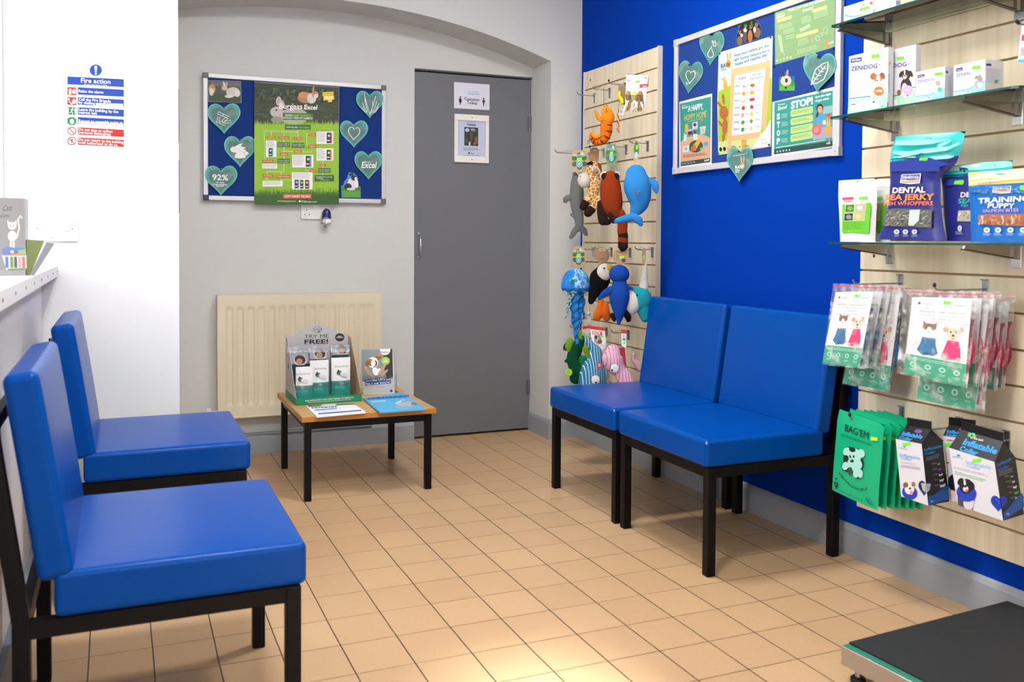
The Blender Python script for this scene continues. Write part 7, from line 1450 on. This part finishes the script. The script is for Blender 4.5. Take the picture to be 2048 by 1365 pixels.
for i in range(6): shift(t, .034+.024*i, -.002*i, -.004-.004*i, ('second', 'third', 'fourth', 'fifth', 'sixth', 'last')[i]+' green waste bag pack from the front on the lower left hook', rz=-.06+.04*(i % 2))

# ================================================================== COLLAR BOXES
BKC = ink('#16151a', .3); CY = ink('#1a8fd0'); BLD = ink('#16509a'); RING = C('#1c3cae', .5, bump=.3, name='blue_collar')
def collar_box(X, q, side, lid, label, art, sart, lart, dx=None):
    """q: TL,TR,BR,BL of the white front; side: upper and lower rear corner of the black end; lid: two ridge points"""
    Pf = rightp(X); F = [Pf.at(Pf.hit(1620+x/4.785, 780+y/4.785)) for x, y in q]
    back = []
    for (x, y), f in zip(side, (F[1], F[2])):
        h_ = backp(f.y).hit(1620+x/4.785, 780+y/4.785); back.append(Vector((h_[0], f.y, h_[1])))
    dT, dB = back[0]-F[1], back[1]-F[2]
    dT.z *= .3; dB.z *= .3
    lim = lambda v: v*min(1, (2.24-X)/max(1e-6, v.x))
    dT, dB = lim(dT), lim(dB)
    R_ = [F[0]+dT, F[1]+dT, F[2]+dB, F[3]+dB]
    lo = (F[2]+F[3]+R_[2]+R_[3])/4; t = root('collar_box', lo, label, 'box')
    mb = MB(); W_ = ink('#d0cfd8', .35)
    mb.add([F[0], F[1], F[2], F[3]], [(0, 3, 2, 1)], W_); mb.add([F[1], R_[1], R_[2], F[2]], [(0, 3, 2, 1)], BKC); mb.add([R_[0], R_[1], R_[2], R_[3]], [(0, 1, 2, 3)], BKC); mb.add([F[0], R_[0], R_[3], F[3]], [(0, 1, 2, 3)], BKC); mb.add([F[3], R_[3], R_[2], F[2]], [(0, 1, 2, 3)], W_)
    up = Vector((0, 0, lid)); rl, rr_ = (F[0]+R_[0])/2+up+(F[1]-F[0])*.04, (F[1]+R_[1])/2+up-(F[1]-F[0])*.04
    l_ = MB(); l_.add([F[0], F[1], rr_, rl], [(0, 1, 2, 3)], BKC); l_.add([R_[0], R_[1], rr_, rl], [(3, 2, 1, 0)], BKC); l_.add([F[0], R_[0], rl], [(0, 1, 2)], BKC); l_.add([F[1], R_[1], rr_], [(2, 1, 0)], BKC)
    dtab = Vector((0, 0, .022)); l_.hexa([rl+Vector((-.001, 0, 0)), rr_+Vector((-.001, 0, 0)), rr_+Vector((.001, 0, 0)), rl+Vector((.001, 0, 0)), rl+dtab+Vector((-.001, 0, 0)), rr_+dtab+Vector((-.001, 0, 0)), rr_+dtab+Vector((.001, 0, 0)), rl+dtab+Vector((.001, 0, 0))], BKC)
    A = Art(rightp(X-.0006), K9); art(A); fuse(A, mb)
    if sart:
        Ps = Plane(F[1], (R_[1]-F[1]), (F[1]-F[2])-((F[1]-F[2]).dot((R_[1]-F[1]).normalized()))*(R_[1]-F[1]).normalized()); Ps = Plane(F[1]+Vector((0, -.0006, 0)), (1, 0, 0), (0, F[1].y-F[2].y, F[1].z-F[2].z)); A = Art(Ps, K9); A.n = .0004; sart(A); fuse(A, mb)
    put('carton', mb, t)
    Pl = Plane(F[0], (F[1]-F[0]), (rl-F[0])-((rl-F[0]).dot((F[1]-F[0]).normalized()))*(F[1]-F[0]).normalized()); A = Art(Pl, None); A.n = .0008; wd = (F[1]-F[0]).length; lart(A, wd, (rl-F[0]).length); fuse(A, l_); put('lid', l_, t)
    return t
def dogs(A, x0, y0, dx, dy, hi):
    for k in range(5):
        x, y = x0+dx*k, y0+dy*k; c_ = WHT if k != hi else ink('#3fae3c' if hi == 3 else '#9a3ca8'); s = 7+3.2*k
        if k == hi and hi == 1: A.ell(x, y, 12, 8, c_)
        A.ell(x, y, s*1.2, s*.5, c_, -.15); A.ell(x+s*1.1, y-s*.7, s*.45, s*.4, c_); A.rect(x-s, y, x-s*.7, y+s*1.1, c_); A.rect(x+s*.6, y-s*.1, x+s*.9, y+s, c_); A.line([(x-s*1.1, y-s*.2), (x-s*1.5, y-s*.8)], 3, c_); A.scrib(x-70, y-8, x-s*1.8, y+8, 2, GREY_, .4, -.1)
def sfront(A):
    sticker(A, 886, 500, 962, 538); A.poly([(855, 535), (935, 552), (930, 580), (900, 572)], ink('#c9cfd8')); A.text('select', 850, 560, 930, 580, 18, ink('#8a93a4'), .0); A.ell(905, 545, 12, 7, CY, .4); A.text('Inflatable', 858, 636, 1052, 672, 30, ink('#6aa8dc'), .015); A.text('Collar', 864, 662, 975, 684, 24, ink('#6aa8dc'), .015); A.scrib(868, 690, 1040, 712, 2, GREY_, .25, .14); A.scrib(868, 722, 1060, 748, 2, ink('#7a4a90'), .35, .14)
    A.ell(955, 985, 76, 66, RING, .5); A.ell(952, 950, 46, 52, ink('#dcd6d0')); A.ell(915, 912, 24, 26, ink('#7a5a44'), .4); A.ell(990, 905, 18, 24, ink('#8a6a54'), -.3); A.ell(958, 945, 12, 10, INK); A.ell(935, 925, 5, 5, INK); A.ell(978, 920, 5, 5, INK); A.ell(970, 985, 14, 22, ink('#d98a94')); 
    hq = heart_pts(1098, 945, 126, 150, tilt=.1); A.poly([(min(px_, 1096+(py_-870)*.13), py_) for px_, py_ in hq], ink('#0d1f5c')); A.poly([(1062, 892), (1098, 898), (1108, 985), (1080, 965)], ink('#a9b0ac'))
def sside(A):
    A.text('Inflatable', 1090, 590, 1262, 548, 26, CY, .02); A.text('Collar', 1098, 625, 1200, 600, 22, CY, .02); A.scrib(1110, 650, 1255, 690, 3, GREY_, .3, -.3); dogs(A, 1232, 712, 8, 52, 1); A.poly([(1130, 1020), (1180, 1010), (1240, 960), (1322, 900), (1335, 1045), (1132, 1110)], BLD); A.ell(1165, 1070, 14, 10, ink('#6a9ad0')); hq = heart_pts(1098, 945, 126, 150, tilt=.1); A.poly([(max(px_, 1099+(py_-870)*.13), py_) for px_, py_ in hq], ink('#0d1f5c')); A.poly([(1104, 900), (1152, 900), (1142, 960), (1114, 988)], ink('#b9c0bc')); A.scrib(1112, 915, 1144, 950, 3, GREY_, .4)
def slid(A, w_, h_): A.text('Inflatable', w_*.1, h_*.30, w_*.88, h_*.30, h_*.26, CY, .03); A.text('Collar', w_*.1, h_*.04, w_*.6, h_*.04, h_*.2, CY, .03); A.ell(w_*.6, h_*.72, w_*.14, h_*.12, ink('#6a3c8a'))
XB = HB4.x-L4-.02
collar_box(XB, [(820, 470), (1068, 520), (1132, 1110), (872, 1022)], [(1270, 448), (1335, 1045)], .035, 'smaller black and white inflatable collar box with a terrier picture, front of its hook', sfront, sside, slid)
def s2front(A): A.scrib(1310, 475, 1370, 500, 1, ink('#c05a5a'), .5, .1); sticker(A, 1292, 505, 1368, 548); A.ell(1380, 890, 60, 82, ink('#0d1230'), -.1); A.ell(1318, 700, 16, 8, ink('#c9484c')); A.ell(1365, 985, 22, 22, ink('#eccab4')); 
collar_box(2.12, [(1270, 440), (1545, 480), (1560, 1100), (1345, 1062)], [(1640, 470), (1660, 1060)], .03, 'collar box half hidden behind the large one, with a dark oval window', s2front, None, slid)
def bfront(A):
    sticker(A, 1556, 655, 1640, 700); A.text('select', 1362, 645, 1462, 668, 22, ink('#8a93a4'), .0); A.ell(1422, 630, 16, 11, CY, .3); A.poly([(1405, 615), (1438, 622), (1425, 640)], CY); A.text('Inflatable', 1492, 708, 1728, 762, 32, ink('#8ab8e0'), .015); A.text('Collar', 1498, 738, 1636, 772, 26, ink('#8ab8e0'), .015); A.scrib(1375, 735, 1740, 760, 2, GREY_, .25, .25); A.scrib(1385, 780, 1700, 815, 2, ink('#5aa85c'), .35, .28)
    A.poly([(1410, 985), (1440, 960), (1580, 1030), (1560, 1150), (1500, 1140), (1415, 1105)], ink('#4a4448')); A.ell(1520, 1090, 52, 60, ink('#c9c4c8')); A.ell(1498, 990, 98, 82, RING, .35); A.ell(1495, 925, 66, 72, ink('#1c1a20')); A.ell(1440, 880, 26, 38, ink('#16151a'), .5); A.ell(1550, 920, 24, 42, ink('#16151a'), -.3); A.ell(1482, 895, 10, 42, ink('#dcd8dc'), -.1); A.ell(1490, 950, 26, 26, ink('#dcd8dc')); A.ell(1485, 925, 15, 13, INK); A.ell(1500, 965, 14, 15, ink('#d0606c')); 
    hq = heart_pts(1806, 1092, 156, 160, tilt=.06); A.poly([(min(px_, 1814+(py_-1020)*.14), py_) for px_, py_ in hq], ink('#0f38a4')); A.line([(1750, 1050), (1785, 1085), (1815, 1130)], 6, ink('#0a2674')); A.line([(1765, 1035), (1800, 1065), (1818, 1090)], 5, ink('#2c64dc'))
def bside(A):
    A.text('Inflatable', 1790, 740, 1955, 660, 34, ink('#1a70c8'), .02); A.text('Collar', 1798, 785, 1905, 740, 28, ink('#1a70c8'), .02); A.scrib(1805, 790, 1965, 840, 3, GREY_, .3, -.35); dogs(A, 1930, 830, 14, 52, 3); A.poly([(1850, 1175), (1900, 1130), (1960, 1050), (2030, 985), (2050, 1120), (1846, 1252)], BLD); A.ell(1890, 1190, 16, 12, ink('#6a9ad0')); hq = heart_pts(1806, 1092, 156, 160, tilt=.06); A.poly([(max(px_, 1817+(py_-1020)*.14), py_) for px_, py_ in hq], ink('#0f38a4'))
def blid(A, w_, h_): A.text('Inflatable', w_*.22, h_*.34, w_*.95, h_*.34, h_*.30, CY, .04); A.text('Collar', w_*.22, h_*.04, w_*.62, h_*.04, h_*.22, CY, .04); A.text('ULTRA SOFT', w_*.3, h_*.72, w_*.58, h_*.72, h_*.08, WHT, .02); [A.ell(w_*(.30+.06*math.cos(k)), h_*(.86+.08*math.sin(k)), w_*.04, h_*.05, ink('#4fb85c')) for k in (0, 1.3, 2.6, 4)]
XC = HB5.x-L5-.035
collar_box(XC, [(1330, 555), (1765, 692), (1848, 1256), (1412, 1102)], [(1965, 590), (2050, 1120)], .045, 'large black and white inflatable collar box with a bernese dog, right end of the row', bfront, bside, blid)

# small hanging pack at the right edge of the photo
q = rightp(2.06).hit(2033, 45); yb = -q[0]; t = root('display_hook', (2.15, yb-.02, q[1]-.02), 'black tipped hook at the right edge above the middle shelf', 'hook')
put('back_plate', MB().box(2.2545, 2.2565, yb-.034, yb-.014, q[1]-.05, q[1]+.01, HOOK), t); put('arm', MB().tube([(2.2545, yb-.024, q[1]-.01), (2.08, yb-.012, q[1]-.008), (2.065, yb-.002, q[1]-.002), (2.06, yb, q[1])], .0026, HOOK, 8), t); put('rubber_tip', MB().tube([(2.067, yb-.002, q[1]-.003), (2.058, yb, q[1]+.005)], .0045, RUB, 10), t)
P = rightp(2.10); K18 = (1960, 0, 5.25); A = Art(P, K18, base=.0006)
A.poly([(440, 365), (640, 360), (640, 430), (436, 430)], ink('#c9343c')); A.poly([(430, 470), (640, 460), (640, 600), (408, 605)], ink('#c9ccd8')); A.scrib(430, 500, 600, 590, 6, INK, .5); A.poly([(405, 622), (640, 620), (640, 655), (398, 656)], ink('#3fa8dc'))
t = root('treat_pack', P.at(P.hit(1960+520/5.25, 655/5.25)), 'small hanging treat pack with a blue base, cut by the right edge of the photo', 'pack'); mb = MB(); sheet(mb, A, [(440, 270), (640, 265), (640, 656), (396, 658)], ink('#e2e4ea'), .004); fuse(A, mb); put('pack', mb, t)

# ================================================================== PLATFORM SCALE
sc_ = root('platform_scale', (1.92, 1.33, 0), 'low steel platform scale with a black rubber mat in the lower right corner', 'scale')
STL = C('#b9b4ad', .35, .85, bump=.03, name='brushed_steel'); RM_ = C('#1d2023', .75, bump=.4, bscale=300, name='rubber_mat')
a_ = .065; cx_, cy_ = 1.925, 1.30; hx_, hy_ = .305, .44
def loc_(x, y, z): return Vector((cx_+x*math.cos(a_)-y*math.sin(a_), cy_+x*math.sin(a_)+y*math.cos(a_), z))
def rbox(x0, x1, y0, y1, z0, z1, mat): return MB().hexa([loc_(x, y, z) for z in (z0, z1) for x, y in ((x0, y0), (x1, y0), (x1, y1), (x0, y1))], mat)
put('platform', rbox(-hx_, hx_, -hy_, hy_, .042, .088, STL), sc_, bev=.003); put('top_plate', rbox(-hx_+.002, hx_-.002, -hy_+.002, hy_-.002, .0882, .0890, C('#2f7d68', .4)), sc_)
put('rubber_mat', rbox(-hx_+.022, hx_-.004, -hy_+.01, hy_-.004, .0892, .0945, RM_), sc_, bev=.0015)
for x in (-hx_+.035, hx_-.035):
    for y in (-hy_+.035, hy_-.022):
        p = loc_(x, y, 0); f = MB().lathe(p, [(0, 0), (.017, 0), (.018, .003), (.018, .011), (.014, .014), (0, .014)], C('#161616', .5)); f.lathe(p, [(.0075, .014), (.0075, .034), (.0045, .034), (.0045, .046)], STL); put('foot', f, sc_)

# ================================================================== GROUPS OF REPEATS
GR = {'heart_card': 'laminated heart cards on the noticeboards', 'display_hook': 'metal display hooks on the slatwall panels', 'feed_pouch': 'sample pouches in the display box', 'plush_toy': 'plush toys hanging on the toy panel',
      'pet_suit_bag': 'clear bags of pet suits on the right slatwall', 'waste_bag_pack': 'green waste bag packs on one hook', 'collar_box': 'inflatable collar boxes on the lower hooks', 'glass_shelf': 'glass shelves on the right slatwall',
      'shelf_bracket': 'chrome brackets under the glass shelves', 'medicine_box': 'white medicine boxes on the middle shelf', 'treat_bag': 'treat bags on the lowest shelf', 'treat_pouch': 'white treat pouches on the lowest shelf',
      'magazine': 'magazines on the table', 'greeting_card': 'greeting cards on the counter', 'slatwall_panel': 'maple slatwall panels', 'noticeboard': 'blue felt noticeboards', 'photo_print': 'small rabbit photos on the noticeboards', 'wall_board': 'thin dark boards at the wall corner'}
for o in bpy.data.objects:
    if o.parent is None and 'label' in o and 'group' not in o:
        g = GR.get(o.name.split('.')[0])
        if g: o['group'] = g
